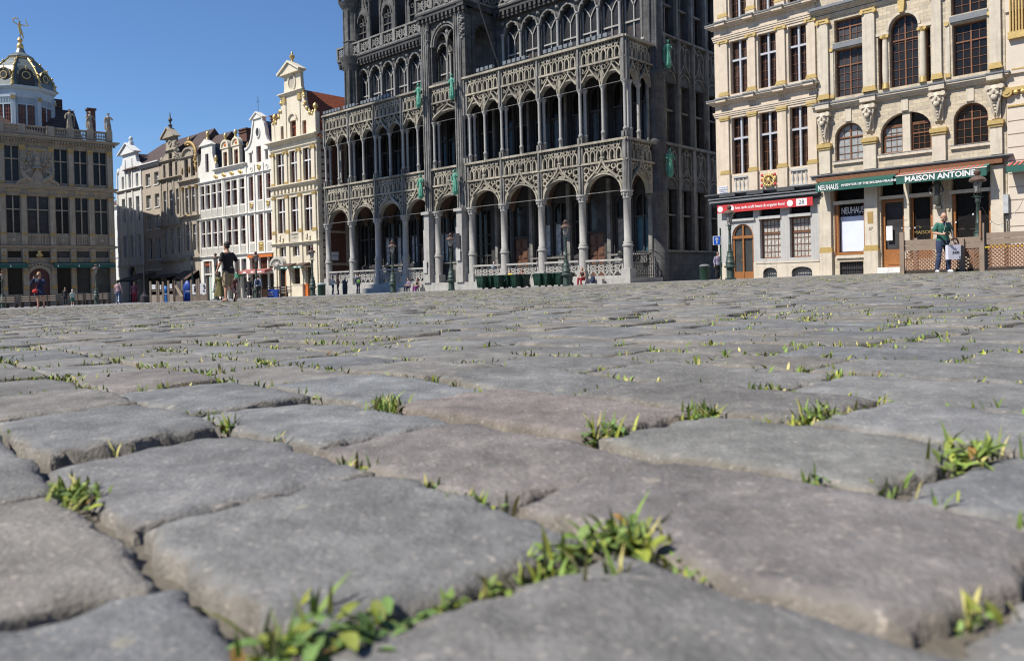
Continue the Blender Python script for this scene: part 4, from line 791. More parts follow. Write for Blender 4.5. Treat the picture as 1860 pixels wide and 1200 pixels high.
# bronze statues
def figure(T=None, n=0):
    b = MB(T); b.lathe(0, 0, [(.12, -.28), (.26, -.08), (.28, .02)], 8); b.lathe(0, 0, [(.23, .02), (.2, .3), (.19, .6), (.155, .95), (.15, 1.08), (.19, 1.3), (.2, 1.42), (.1, 1.52), (.06, 1.56)], 12, sx=1.05, sy=.8); b.ell((.0, -.03, 1.70), (.095, .11, .13), 10, 8)
    b.tube([(-.2, 0, 1.42), (-.36, -.02, 1.18), (-.22, -.26, 1.05)] if n % 2 else [(-.2, 0, 1.42), (-.33, 0, 1.15), (-.36, -.1, .85)], [.08, .065, .045], 7).tube([(.2, 0, 1.42), (.36, .0, 1.2), (.16, -.26, 1.25)] if n % 2 == 0 else [(.2, 0, 1.42), (.34, 0, 1.15), (.3, -.22, .98)], [.08, .065, .045], 7)
    for i in range(9): a = i * .7; b.tube([(.14 * math.cos(a), .11 * math.sin(a), 1.05), (.19 * math.cos(a + .3), .15 * math.sin(a + .3), .6), (.235 * math.cos(a + .2), .19 * math.sin(a + .2), .05)], [.015, .028, .035], 5)
    b.tube([(.36, -.02, 1.85), (.34, -.05, .1)] if n % 3 == 0 else [(-.12, .1, 1.4), (-.26, .12, .9), (-.3, .1, .2)], .03 if n % 3 == 0 else .06, 5)
    b.ell((0, .01, 1.80), (.11, .12, .06) if n % 2 else (.16, .16, .035), 8, 5); return b
for i, (x, y, z) in enumerate(((-16.4, -.95, 7.85), (-16.5, -.95, 15.75), (-20.7, -.95, 7.9), (-20.7, -.95, 15.75))): link('statue', figure(None, i).mesh('statue', VERD), K, (x, y, z))
for i, (v, z) in enumerate(((4.45, 7.95), (4.45, 15.9))): o = link('statue', figure(None, i + 1).mesh('statue', VERD), K, (.78, v + .05, z)); o.rotation_euler.z = R_(60)
pn = MB(); pn.box(-16.62, -16.1, -.84, -.82, 2.15, 3.1).box(-20.75, -20.3, -.84, -.82, 1.2, 2.3); pn.obj('notice_panel', PGREY, K); MB().box(-16.6, -16.12, -.84, -.82, 3.2, 4.4).obj('notice_panel', IRONB, K)

# ================================================================ HOUSES RIGHT OF THE PALACE
RAN = R_(-45); RO = (18.17, 47.0, 0.13)
def off(O, A, u): return (O[0] + u * math.cos(A), O[1] + u * math.sin(A), O[2])
def pilaster(b, g, x0, x1, z0, z1, y=-.14, gb=.24, gt=.26, ion=True, stone=None):
    b.box(x0, x1, y, .02, z0, z1); gm = g
    gm.box(x0 - .05, x1 + .05, y - .06, .0, z0, z0 + gb * .4).box(x0 - .025, x1 + .025, y - .035, .0, z0 + gb * .4, z0 + gb * .75).box(x0 - .01, x1 + .01, y - .02, 0, z0 + gb * .75, z0 + gb)
    if ion:
        gm.box(x0 - .06, x1 + .06, y - .08, 0, z1 - gt * .3, z1)
        for x in (x0 - .01, x1 + .01): gm.tube([(x, y - .1, z1 - gt * .55), (x, 0, z1 - gt * .55)], gt * .36, 8)
        gm.box(x0, x1, y - .04, 0, z1 - gt * .75, z1 - gt * .3)
    else: gm.box(x0 - .03, x1 + .03, y - .05, 0, z1 - gt, z1 - gt * .6).box(x0 - .06, x1 + .06, y - .08, 0, z1 - gt * .6, z1)
# ---- narrow house with red fascia
H = thing('narrow_house', 'narrow beige house with gilded pilasters, cross windows and a long red shop sign', 'house', off(RO, RAN, -6.72), RAN)
def xx(u): return u + 6.72
b = MB(); g = MB(); ld = MB(); ops = []
wins = [(-5.6, -4.4), (-3.69, -2.47), (-1.72, -.57)]; fl3 = [(6.55, 10.13, .63), (11.62, 14.96, .64), (16.35, 19.4, .6)]
for z0, z1, cz in fl3:
    for a, c in wins: ops.append((xx(a), xx(c), z0, z1)); window(H, xx(a), xx(c), z0, z1, .34, BROWN, GLASSW, 2, 6, cross=CROSS, cz=cz, fw_=.05)
ops += [(xx(-3.78), xx(-2.43), 1.12, 3.55), (xx(-1.84), xx(-.53), 1.12, 3.55), (xx(-5.72), xx(-4.22), -.3, 3.4), (xx(-5.72), xx(-4.22), 3.72, 4.3), (xx(-3.78), xx(-2.43), 3.75, 4.3), (xx(-1.84), xx(-.53), 3.75, 4.3), (xx(-3.59), xx(-2.69), -.1, .55), (xx(-1.74), xx(-.47), -.1, .55)]
bw = MB(); bw.wall(0, 6.72, 5.0, 22.5, 0, .6, ops); bw.box(0.01, 6.71, .6, 11, -1, 22.5)
bw.obj('wall', TAN, H)
gw = MB(); gw.wall(0, 6.72, .9, 5.0, 0.0, .6, ops); gw.obj('shopfront_wall', PGREY, H); gw = MB(); gw.wall(0, 6.72, -1, .9, -.05, .6, ops); gw.box(xx(-4.05), 6.7, -.09, -.05, .82, .92); gw.obj('base_wall', SAND2, H)
for z0, z1, gb, ion in ((5.4, 10.25, 0, 0), (11.1, 15.1, 1, 1), (16.1, 19.8, 1, 1)):
    for a, c in ((-6.32, -5.74), (-4.37, -3.83), (-2.45, -1.89), (-.55, 0.0)):
        zb = 6.57 if z0 == 5.4 else z0 + .46
        b.box(xx(a) - .03, xx(c) + .03 if c < 0 else 6.72, -.17, .02, z0 - .1, zb); pilaster(b, g, xx(a), xx(c) if c < 0 else 6.70, zb, z1, -.13, .26, .26, bool(ion))
for z, h in ((10.28, .32), (15.12, .34), (19.9, .4)): b.cornice(0, 6.6, z, h, .12)
for z in (10.62, 15.46): b.box(0, 6.72, -.03, 0.0, z, z + .42)
for z in (11.04, 15.88): b.cornice(0, 6.5, z, .26, .42); ld.box(-.42, 6.92, -.46, .05, z + .26, z + .34)
for a, c in ((-6.38, -5.68), (-4.43, -3.77), (-2.51, -1.83), (-.6, 0)):
    for z in (11.04, 15.88): b.box(xx(a), xx(c) if c < 0 else 6.72, -.56, 0, z + .1, z + .27); ld.box(xx(a) - .04, (xx(c) if c < 0 else 6.72) + .04, -.62, .04, z + .27, z + .35)
    for z in (10.62,): g2 = [b.box(xx(a) + .1 + k * .1, xx(a) + .14 + k * .1, -.06, -.03, z + .05, z + .38) for k in range(5)]
b.obj('pilasters', TAN, H); g.obj('gilded_trim', GOLD, H)
ld.box(-.35, 6.9, -.55, .05, 4.98, 5.05).box(-.3, 6.85, -.48, .04, 4.78, 4.9); ld.obj('ledge', LEAD, H)
for x0, x1 in ((xx(-5.5), xx(-4.4)), (xx(-1.7), xx(-.6))): balustrade(H, x0, x1, 5.36, 6.4, -.1, PGREY, 4, r=.1, rail=.12)
dl = MB(); dl.cornice(-.2, 6.72, 5.06, .3, .45); dl.cornice(-.1, 6.72, 4.55, .25, .32)
for a in (0.5, 2.4, 4.4): dl.box(a, a + 1.1, -.6, -.4, 5.1, 5.3)
dl.obj('cornice', LEADD, H)
cr_ = MB()
for i in range(16): a = i * .39; cr_.ell((xx(-3.08) + .34 * math.cos(a), -.12, 5.9 + .32 * math.sin(a)), (.085, .06, .085), 6, 4)
cr_.ell((xx(-3.08), -.14, 5.9), (.14, .07, .17), 8, 5)
for s_ in (-1, 1): cr_.tube([(xx(-3.08) + s_ * .2, -.13, 5.6), (xx(-3.08) + s_ * .05, -.15, 6.1)], .05, 5); cr_.ell((xx(-3.08) + s_ * .42, -.12, 6.0), (.08, .05, .16), 6, 4)
cr_.box(xx(-3.35), xx(-2.8), -.12, -.03, 6.24, 6.3); c_ = cr_.obj('crest', GOLD, H)
q = MB(); [q.ell((xx(-3.08) + dx, -.13, z), (.09, .05, .11), 6, 4) for dx, z in ((-.45, 5.62), (-.43, 5.95), (.44, 5.65), (.42, 6.22), (-.42, 6.24))]; q.obj('crest_shields', REDST, c_)
rs = MB(); rs.box(.2, 6.5, -.36, -.3, 4.12, 4.62).obj('shop_sign', REDC, H); rs = bpy.data.objects.get('shop_sign')
text('low carb craft beers & organic food', .245, TXTW, rs, (3.12, -.365, 4.37), off=.004, sx=.93)
dk = MB(); [dk.prism(circ(x, 4.36, .19, 16), -.37, -.36) for x in (1.2, 5.1, .42)]; dk.box(5.5, 6.15, -.37, -.36, 4.16, 4.58); dk.obj('sign_badges', TXTW, rs); text('28', .36, TXTK, rs, (5.82, -.376, 4.36))
for x0, x1 in ((xx(-5.72), xx(-4.22)), (xx(-3.78), xx(-2.43)), (xx(-1.84), xx(-.53))): MB().box(x0, x1, .3, .34, 3.72, 4.32).obj('pane', GLASS, H)
for x0, x1 in ((xx(-3.78), xx(-2.43)), (xx(-1.84), xx(-.53))): window(H, x0, x1, 1.12, 3.55, .3, BROWN, CURT, 5, 6, mull=0, fw_=.08)
sl_ = MB(); sl_.box(xx(-3.85), xx(-2.38), -.1, .3, 3.55, 3.72).box(xx(-1.9), xx(-.48), -.1, .3, 3.55, 3.72).box(xx(-5.9), xx(-4.1), -.14, .3, 3.55, 3.68); sl_.obj('lintels', PGREY, H)
ar = MB(); ar.archtop(xx(-5.72), xx(-4.22), 3.42, xx(-4.97), .72, 2.62, .74, .0, .3); ar.obj('door_arch', PGREY, H)
d = MB(); c = xx(-4.97); d.box(c - .74, c - .62, .1, .2, -.3, 2.6).box(c + .62, c + .74, .1, .2, -.3, 2.6).box(c - .05, c + .05, .06, .2, -.3, 3.3).box(c - .74, c + .74, .04, .2, 2.45, 2.62).bar(arch(c, 2.62, .68, .7), .12, .08, .2)
d.box(c - .62, c - .05, .1, .16, -.3, .35).box(c + .05, c + .62, .1, .16, -.3, .35); d = d.obj('door', ORWOOD, H); q = MB(); q.box(c - .62, c + .62, .17, .19, .35, 2.45); q.prism([(c - .7, 2.62)] + arch(c, 2.62, .7, .7) + [(c + .7, 2.62)], .17, .19); q.obj('pane', mat('grey_door_glass', (.07, .072, .07), .15, (.03, .03, .03), 1.5, .8, spec=.6), d); MB().ell((c - .12, .03, 1.1), (.06, .04, .03), 6, 4).obj('handle', GOLDD, d)
for a, c in ((-3.59, -2.69), (-1.74, -.47)):
    x0, x1 = xx(a), xx(c); m_ = (x0 + x1) / 2; hw = (x1 - x0) / 2; q = MB(); q.archtop(x0, x1, .57, m_, hw - .02, .3, .25, -.05, .2); q.obj('cellar_arch', SAND2, H)
    q = MB(); [q.box(x0 + .1 + i * (x1 - x0 - .2) / 5 - .015, x0 + .1 + i * (x1 - x0 - .2) / 5 + .015, .05, .08, -.3, .5) for i in range(6)]; q.bar(arch(m_, .28, hw - .05, .22), .06, .02, .1); q.box(x0, x1, .04, .09, .22, .26); q.obj('cellar_window', IRONB, H); MB().box(x0, x1, .2, .22, -.5, .56).obj('pane', GLASSL, H)
sgn = MB(); sgn.box(.22, .86, -.2, -.17, 5.6, 5.84).box(.22, .86, -.2, -.17, 5.36, 5.56); sgn = sgn.obj('street_plate', TXTB if False else mat('enamel_white', (.78, .80, .84), .35), H); text('Grote Markt', .11, TXTB, sgn, (.54, -.205, 5.76)); text('Grand-Place', .11, TXTB, sgn, (.54, -.205, 5.64)); text('Haringstraat', .1, TXTB, sgn, (.54, -.205, 5.5)); text('r. des Harengs', .1, TXTB, sgn, (.54, -.205, 5.41))

# ---- broad stone house with green awnings
P = thing('broad_stone_house', 'broad sandstone block house with mask consoles, arched windows and green awnings reading MAISON ANTOINE', 'house', off(RO, RAN, 0.0), RAN)
ops = [(1.07, 2.65, 10.22, 12.95), (1.07, 2.65, 13.35, 14.64), (7.25, 8.86, 10.2, 12.9), (7.2, 8.88, 13.38, 14.9), (3.5, 3.8, 10.2, 13.1), (5.9, 6.2, 10.2, 13.1), (4.1, 5.58, 10.2, 14.1),
       (1.0, 2.6, 6.56, 8.68), (7.25, 8.86, 6.6, 8.72), (3.55, 6.18, 6.65, 8.78), (.92, 2.62, 1.28, 4.05), (.92, 2.62, 4.25, 5.4), (1.15, 2.5, .0, .75), (3.5, 4.75, -.3, 4.12), (5.02, 6.17, .8, 4.1), (7.1, 8.9, .8, 4.1), (3.5, 6.17, 4.3, 5.4), (7.1, 8.9, 4.3, 5.4)]
w_ = MB(); w_.wall(0, 9.66, -1, 16.0, 0, .65, ops); w_.box(.01, 9.65, .65, 12, -1, 22).box(0, 9.66, 0, .65, 16, 22)
for x0, x1, cx, hw, zs, ri, top in ((1.0, 2.6, 1.8, .8, 7.88, .8, 8.685), (7.25, 8.86, 8.055, .8, 7.92, .8, 8.725), (3.55, 6.18, 4.865, 1.31, 7.75, 1.03, 8.785), (4.1, 5.58, 4.84, .735, 13.36, .735, 14.105)): w_.archtop(x0, x1, top, cx, hw, zs, ri, .004, .5)
w_.obj('wall', SAND, P)
t = MB(); g = MB(); ld = MB()
for a, c in ((.16, .74), (2.7, 3.36), (6.3, 6.76), (9.0, 9.5)):
    pilaster(t, g, a, c, 10.2, 14.8, -.16, .3, .32); t.box(a - .02, c + .02, -.2, 0, 1.6, 5.35)
for a, c in ((.13, .76), (2.66, 3.35), (6.25, 6.9), (8.97, 9.5)):
    t.box(a, c, -.18, 0, 5.9, 7.28); g.box(a - .05, c + .05, -.24, .0, 7.28, 7.4).box(a - .09, c + .09, -.3, 0, 7.4, 7.62); g.box(a - .06, c + .06, -.24, 0, 1.3, 1.45).box(a - .03, c + .03, -.22, 0, 1.45, 1.62); t.box(a - .04, c + .04, -.24, 0, -1, 1.3)
for a, c in ((.8, .95), (6.9, 7.08)): g.box(a, c + .08, -.08, 0, 10.2, 10.42); t.box(a + .02, c + .06, -.06, 0, 10.42, 12.9); g.tube([(a + .1, -.12, 12.98), (a + .1, 0, 12.98)], .11, 8)
for x in (2.65, 8.86): g.tube([(x + .12, -.12, 13.05), (x + .12, 0, 13.05)], .11, 8)
t.cornice(0.1, 9.5, 9.58, .3, .34); ld.box(-.2, 9.9, -.38, .05, 9.88, 9.96); t.cornice(0.1, 9.5, 15.1, .25, .42); ld.box(-.2, 9.9, -.5, .05, 15.35, 15.5); t.cornice(.1, 9.6, 14.85, .2, .15)
for a, c in ((.06, .85), (2.6, 3.45), (6.2, 6.95), (8.9, 9.62)): t.box(a, c, -.45, 0, 9.62, 9.9); ld.box(a - .04, c + .04, -.5, 0, 9.9, 9.97)
for x0, x1, z in ((.88, 2.66, 6.36), (3.42, 6.3, 6.42), (7.1, 8.96, 6.42)): t.box(x0, x1, -.14, .3, z, z + .16); ld.box(x0, x1, -.16, .3, z + .16, z + .19)
for x0, x1 in ((1.0, 2.7), (7.15, 8.92)): ld.box(x0, x1, -.1, .3, 13.0, 13.3)
for cx, z in ((1.8, 8.7), (8.05, 8.75), (4.86, 8.8)): t.box(cx - .18, cx + .18, -.06, 0, z + .05, 9.5)
t.obj('stone_trim', SAND2, P); ld.cornice(-.05, 9.62, 5.64, .2, .34); ld.obj('lead_ledges', LEAD, P)
g.prism([(4.68, 14.16), (4.62, 14.8), (4.98, 14.8), (4.92, 14.16)], -.2, 0)
for x in (3.88, 5.8): t2 = MB(); t2.lathe(x, .0, [(.15, 10.5), (.17, 11.2), (.14, 12.9)], 12); t2.obj('column', SAND2, P); g.lathe(x, 0, [(.2, 10.2), (.17, 10.5)], 10); g.lathe(x, 0, [(.15, 12.9), (.2, 13.05), (.22, 13.15)], 10); g.tube([(x - .15, -.18, 13.05), (x - .15, .1, 13.05)], .09, 8); g.tube([(x + .15, -.18, 13.05), (x + .15, .1, 13.05)], .09, 8)
g.obj('gilded_trim', GOLD, P); e_ = MB(); e_.box(3.4, 4.08, -.05, .3, 13.15, 13.32).box(5.6, 6.3, -.05, .3, 13.15, 13.32).bar(arch(4.84, 13.36, .82, .82, 16), .13, -.06, .1); e_.obj('arch_moulding', SAND2, P)
for x0, x1, z0, z1, nx, nz, ri in ((1.07, 2.65, 10.22, 12.95, 2, 6, 0), (1.07, 2.65, 13.35, 14.64, 2, 3, 0), (7.25, 8.86, 10.2, 12.9, 2, 6, 0), (7.2, 8.88, 13.38, 14.9, 2, 3, 0), (3.5, 3.8, 10.2, 13.1, 1, 6, 0), (5.9, 6.2, 10.2, 13.1, 1, 6, 0), (4.1, 5.58, 10.2, 14.1, 2, 8, .735)):
    window(P, x0, x1, z0, z1, .3, BROWN if nz != 3 or x0 < 5 else BROWN, GLASS, nx, nz, mull=1 if nx > 1 else 0, rise=ri, cz=.66, fw_=.08)
window(P, 1.0, 2.6, 6.56, 8.68, .28, BROWN, GLASSL, 2, 5, rise=.8, fw_=.09); window(P, 7.25, 8.86, 6.6, 8.72, .28, BROWN, GLASS, 2, 5, rise=.8, fw_=.09)
window(P, 3.62, 4.68, 6.65, 8.15, .3, BROWN, GLASSL, 3, 4, mull=0, fw_=.09); window(P, 5.08, 6.12, 6.65, 8.15, .3, BROWN, GLASS, 3, 4, mull=0, fw_=.09)
q = MB(); q.box(4.68, 5.08, .1, .42, 6.65, 8.75); q.obj('window_post', SAND2, P); q = MB(); q.box(3.6, 4.68, .3, .4, 8.1, 8.2).box(5.08, 6.15, .3, .4, 8.1, 8.2); q.obj('transom', BROWN, P); MB().box(3.57, 6.16, .42, .44, 8.15, 8.78).obj('pane', GLASS, P)
for x, z0, z1 in ((.45, 7.7, 9.4), (3.0, 8.0, 9.46), (6.57, 8.0, 9.48), (9.24, 7.7, 9.35)):   # carved mask consoles
    q = MB(); H_ = z1 - z0; wd = .27
    q.prismx([(0, z0), (-.12, z0), (-.16, z0 + H_ * .25), (-.28, z0 + H_ * .55), (-.42, z0 + H_ * .85), (-.42, z1), (0, z1)], x - wd * .8, x + wd * .8)
    q.ell((x, -.36, z1 - .34), (wd * .85, .2, .36), 10, 7); q.ell((x, -.56, z1 - .36), (.06, .08, .12), 6, 5); q.ell((x, -.5, z1 - .62), (.15, .1, .16), 8, 5)
    for s_ in (-1, 1): q.ell((x + s_ * .13, -.5, z1 - .2), (.11, .08, .05), 6, 4); q.ell((x + s_ * .16, -.48, z1 - .46), (.09, .08, .09), 6, 4); q.tube([(x + s_ * .3, -.45, z1 - .1), (x + s_ * .3, -.1, z1 - .1)], .13, 8); q.tube([(x + s_ * .3, -.3, z1 - .25), (x + s_ * .16, -.36, z0 + H_ * .45), (x + s_ * .06, -.22, z0 + .15)], [.08, .07, .04], 6)
    for k in range(4): q.ell((x, -.34 + k * .05, z1 - .85 - k * .16), (.13 - k * .015, .08, .09), 6, 4)
    q.obj('mask_console', SAND2, P)
br = MB(); br.box(.0, 4.66, -.42, 0, 5.42, 5.64).box(4.70, 9.55, -.42, 0, 5.42, 5.64).box(.9, .98, -.04, .3, 1.1, 5.4); br.obj('wooden_fascia', BROWN, P)
def awning(x0, x1, zt, zb, out, val, m, y=-.4, name='awning', parent=P, valm=None):
    a = MB(); a.prismx([(y, zt), (y - out, zb), (y - out, zb - .03), (y, zt - .03)], x0, x1)
    a.prismx([(y - out, zb), (y - out - .02, zb - val), (y - out, zb - val)], x0, x1)
    for x in (x0, x1 - .02): a.prismx([(y, zt), (y - out, zb), (y - out, zb - val), (y, zb)], x, x + .02)
    return a.obj(name, m, parent)
aw1 = awning(.28, 4.55, 5.42, 5.22, .65, .44, GREENC); text('NEUHAUS', .42, TXTW, aw1, (1.02, -1.09, 4.98), sx=.62, off=.006); text('INVENTOR OF THE BELGIAN PRALINE', .175, TXTW, aw1, (3.25, -1.09, 5.02), off=.004)
aw2 = awning(4.72, 9.02, 5.42, 5.2, .7, .42, GREENC); text('MAISON ANTOINE', .40, TXTW, aw2, (6.85, -1.14, 4.98), off=.010)
q = MB(); q.prismx([(-.41, 5.44), (-1.12, 5.23), (-1.12, 5.21), (-.41, 5.42)], 4.72, 9.02); q.obj('awning_top', mat('green_red_striped_canvas', (.1, .22, .16), .8), aw2)
q = MB(); [q.prismx([(-.41, 5.447), (-1.12, 5.237), (-1.12, 5.232), (-.41, 5.442)], 4.72 + i * .22, 4.72 + i * .22 + .11) for i in range(19)]; q.obj('awning_stripes', mat('red_canvas_stripe', (.55, .12, .1), .8), aw2); MB().box(4.70, 9.04, -1.14, -1.10, 5.19, 5.23).obj('awning_bar', WHITE, aw2)
mv = [q for q in ()]
sh = MB(); sh.box(1.0, 1.12, .0, .2, 1.28, 4.05).box(2.56, 2.62, 0, .2, 1.28, 4.05).box(.98, 2.62, -.02, .2, 1.15, 1.3).box(3.5, 3.66, .2, .3, .3, 4.12).box(4.6, 4.75, .2, .3, .3, 4.12).box(3.66, 4.6, .2, .3, 3.95, 4.12).box(3.66, 4.6, .2, .3, .3, 1.35).box(3.76, 4.5, .17, .2, .5, 1.2)
sh.box(5.02, 5.14, .2, .3, .8, 4.1).box(6.0, 6.17, .2, .3, .8, 4.1).box(5.1, 6.0, .2, .3, .8, 1.6).box(7.1, 7.24, .15, .3, .8, 4.1).box(8.78, 8.9, .2, .3, .8, 4.1); sh.obj('shop_frames', ORWOOD, P)
tr = MB(); tr.box(3.42, 6.25, -.06, .3, 4.12, 4.3).box(7.0, 8.97, -.06, .3, 4.1, 4.28).box(.85, 2.66, -.06, .3, 4.05, 4.25).box(4.75, 5.02, -.08, .4, .8, 5.4).box(1.0, 2.6, -.1, .2, .95, 1.12); tr.obj('shop_lintels', SAND2, P)
q = MB(); [q.box(a, c, .34, .36, z0, z1) for a, c, z0, z1 in ((3.6, 4.7, 1.3, 4.0), (5.1, 6.1, 1.5, 4.1), (7.2, 8.85, .8, 4.1), (3.5, 6.17, 4.3, 5.4), (7.1, 8.9, 4.3, 5.4), (.92, 2.62, 4.25, 5.4), (1.1, 2.6, 1.3, 4.05))]; q.obj('shop_panes', GLASS, P)
pp = MB(); pp.box(1.14, 2.5, .28, .3, 1.34, 3.35).obj('window_poster', WPAPER, P); pp = bpy.data.objects['window_poster']; text('NEUHAUS', .52, TXTW, pp, (1.84, .27, 3.68), sx=.55, off=.008)
nb_ = MB(); [nb_.box(1.2 + i * .23, 1.36 + i * .23, .29, .3, 3.38 + (i % 2) * .04, 3.48) for i in range(6)]; nb_.obj('poster_trim', mat('dark_slate_blue', (.06, .08, .14), .6), pp)
MB().box(3.72, 4.05, .15, .17, 1.85, 2.65).obj('door_notice', WPLAS, P); MB().box(2.85, 3.15, -.22, -.19, 2.85, 3.5).obj('wall_plaque', GOLDD, P); text('27', .22, TXTK, P, (3.02, -.21, 2.55))
text('la', .16, TXTG, P, (5.45, .3, 2.5)); text('MAISON', .26, TXTG, P, (5.6, .3, 2.2))
q = MB(); [q.box(1.15 + i * .13, 1.17 + i * .13, .1, .13, 0, .74) for i in range(11)]; q.box(1.15, 2.5, .1, .13, .35, .4); q.obj('cellar_grille', IRONB, P); MB().box(1.15, 2.5, .2, .22, -.2, .75).obj('pane', GLASS, P); MB().box(3.45, 4.8, -.5, .3, -.5, .36).obj('doorstep', WHITE2, P)
q = MB(); q.lathe(6.55, -.42, [(.05, 3.5), (.16, 3.6), (.13, 4.3), (.17, 4.8), (.06, 4.95)], 8); q.ell((6.53, -.45, 5.05), (.1, .1, .13)); q.tube([(6.42, -.4, 4.7), (6.2, -.6, 4.4), (6.3, -.7, 4.1)], .05, 6); q.tube([(6.68, -.4, 4.7), (6.9, -.6, 4.3), (6.75, -.62, 4.0)], .05, 6); q.box(6.42, 6.72, -.5, -.1, 3.35, 3.5); q.tube([(6.55, -.1, 5.3), (6.55, -.6, 5.35)], .03); q.obj('bracket_figure', mat('dark_bronze', (.05, .055, .05), .5, (.1, .1, .09), 12), P)
MB().box(9.52, 9.75, -.28, -.02, 2.9, 3.85).obj('meter_box', mat('light_grey_box', (.5, .52, .53), .4), P); q = MB(); q.tube([(9.6, -.15, 2.9), (9.6, -.15, -.5)], .03).tube([(9.7, -.15, 2.9), (9.7, -.15, -.5)], .03).tube([(9.45, -.06, 9.5), (9.45, -.06, 3.9)], .03); q.obj('drainpipe', LEADD, P)

# ---- next house, only its left edge in view
Q = thing('gilded_cream_house', 'pale house with horizontal joints and a fluted gilded pilaster, cut off by the right edge', 'house', off(RO, RAN, 9.68), RAN)
w_ = MB(); w_.box(0, 9, .0, 12, -1, 22)
for i in range(12): z = 1.6 + i * .655; w_.box(.04, 9, -.05, 0, z, z + .60)
w_.box(.1, 9, -.06, 0, 9.95, 11.7); w_.box(-.02, 9, -.14, 0, 9.8, 9.95).box(.0, 9, -.1, 0, 12.9, 22)
w_.obj('wall', mat('pinkish_cream_render', (.62, .55, .46), .8, (.55, .48, .40), 1.5, .8, .005, 20), Q)
g = MB(); g.box(.15, 1.5, -.3, 0, 11.5, 11.62).box(.15, 1.5, -.26, 0, 11.62, 11.85); [g.box(.22 + i * .13, .28 + i * .13, -.24, 0, 11.85, 16) for i in range(10)]; g.box(.05, 9, -.1, 0, 8.18, 8.26).box(.25, 1.2, -.09, 0, 10.0, 10.06)
g.tube([(.08, -.3, 8.9), (.08, 0, 8.9)], .24, 12).tube([(.08, -.34, 8.9), (.08, -.3, 8.9)], .12, 10); g.box(.1, 9, -.22, 0, 8.95, 9.12); [g.ell((.45 + i * .3, -.2, 8.85), (.13, .1, .12), 6, 4) for i in range(8)]; g.obj('gilded_trim', GOLD, Q)
a_ = awning(.15, 4.5, 5.42, 5.15, .8, .3, GREENC, -.05, 'awning', Q); q = MB(); [q.prismx([(-.05, 5.45), (-.86, 5.18), (-.86, 5.17), (-.05, 5.44)], .2 + i * .22, .31 + i * .22) for i in range(19)]; q.obj('awning_stripes', MATS['red_canvas_stripe'], a_)

# ================================================================ HOUSES LEFT OF THE PALACE
LA = R_(-42); LO = (-18.736, 80.0, -0.673)
def house(name, label, u0): return thing(name, label, 'house', off(LO, LA, u0), LA)
# ---- cream corner house with gilded scrolls
u0 = -9.2; H = house('corner_gable_house', 'cream corner house with gilded scrolled gable, orange roof and a dark brick flank', u0)
def X(u): return u - u0
ops = []; W3 = [(-8.25, -6.75), (-5.7, -4.2), (-3.25, -1.75)]
for a, c in W3:
    for z0, z1 in ((6.6, 10.25), (11.75, 15.05)): ops.append((X(a), X(c), z0, z1)); window(H, X(a), X(c), z0, z1, .3, REDBR, GLASSW, 2, 8, cross=WCROSS, cz=.62, fw_=.05)
    ops.append((X(a) + .15, X(c) - .1, 4.05, 5.1)); window(H, X(a) + .15, X(c) - .1, 4.05, 5.1, .3, REDBR, GLASSW, 2, 3, cross=WCROSS, cz=.0, fw_=.05)
ops += [(X(-8.3), X(-6.95), -1, 2.95), (X(-5.7), X(-4.35), .9, 2.85), (X(-3.3), X(-1.95), .9, 2.85)]
w_ = MB(); w_.wall(0, 8.4, -1, 16.0, 0, .5, ops); w_.obj('wall', CREAM, H)
f_ = MB(); f_.box(.05, 8.4, .5, 11.5, -1.5, 16.0); f_.add([(8.4, .5, 16), (8.4, 11.5, 16), (0.05, .5, 16), (.05, 11.5, 16), (4.2, .5, 21), (4.2, 11.5, 21)], [(2, 4, 0), (3, 5, 1)]); f_.obj('flank_wall', BRICK, H)
fw2 = MB()
for i in range(24): z = i * .7; fw2.box(8.4, 8.43, .5, .5 + (.9 if i % 2 else .55), z, z + .5)
for y in (4.2,):
    for z0, z1 in ((11.2, 15.2), (6.8, 9.3), (3.4, 5.9), (.7, 2.1)): fw2.box(8.4, 8.46, y - .9, y - .55, z0 - .2, z1 + .2).box(8.4, 8.46, y + .55, y + .9, z0 - .2, z1 + .2).box(8.4, 8.46, y - .9, y + .9, z0 - .5, z0 - .2).box(8.4, 8.46, y - .9, y + .9, z1 + .2, z1 + .5)
for z in (3.0, 6.3): fw2.box(8.4, 8.45, .5, 9, z, z + .22)
fw2.obj('flank_dressings', BEIGE, H); q = MB(); [q.box(8.41, 8.44, 3.65, 4.75, z0 - .2, z1 + .2) for z0, z1 in ((11.2, 15.2), (6.8, 9.3), (3.4, 5.9), (.7, 2.1))]; q.obj('flank_panes', GLASS, H)
t = MB(); g = MB()
for a, c in ((-9.1, -8.6), (-6.6, -6.05), (-4.15, -3.65), (-1.65, -1.05)):
    pilaster(t, g, X(a), X(c), 11.6, 15.15, -.14, .3, .4); pilaster(t, g, X(a), X(c), 6.5, 10.45, -.14, .35, .25, False); t.box(X(a) - .04, X(c) + .04, -.17, 0, 5.45, 6.5).box(X(a), X(c), -.12, 0, -1, 5.3)
for z, h, p in ((5.28, .25, .35), (11.3, .3, .45), (16.0, .3, .55)): t.cornice(0, 8.3, z, h, p)
for z in (10.5, 15.25): t.cornice(0.05, 8.35, z, .18, .14)
for i in range(12): t.box(.3 + i * .68, .62 + i * .68, -.2, 0, 10.75, 11.1)
for x in (1.0, 6.0):
    for i in range(7): t.ell((x + .45 + .35 * math.cos(i * 2.1), -.08, 6.0 + .3 * math.sin(i * 1.7)), (.2, .08, .16), 6, 4)
t.obj('stone_trim', CREAM2, H); balustrade(H, X(-5.75), X(-4.2), 5.6, 6.5, -.08, PALEBOARD, 7, r=.09)
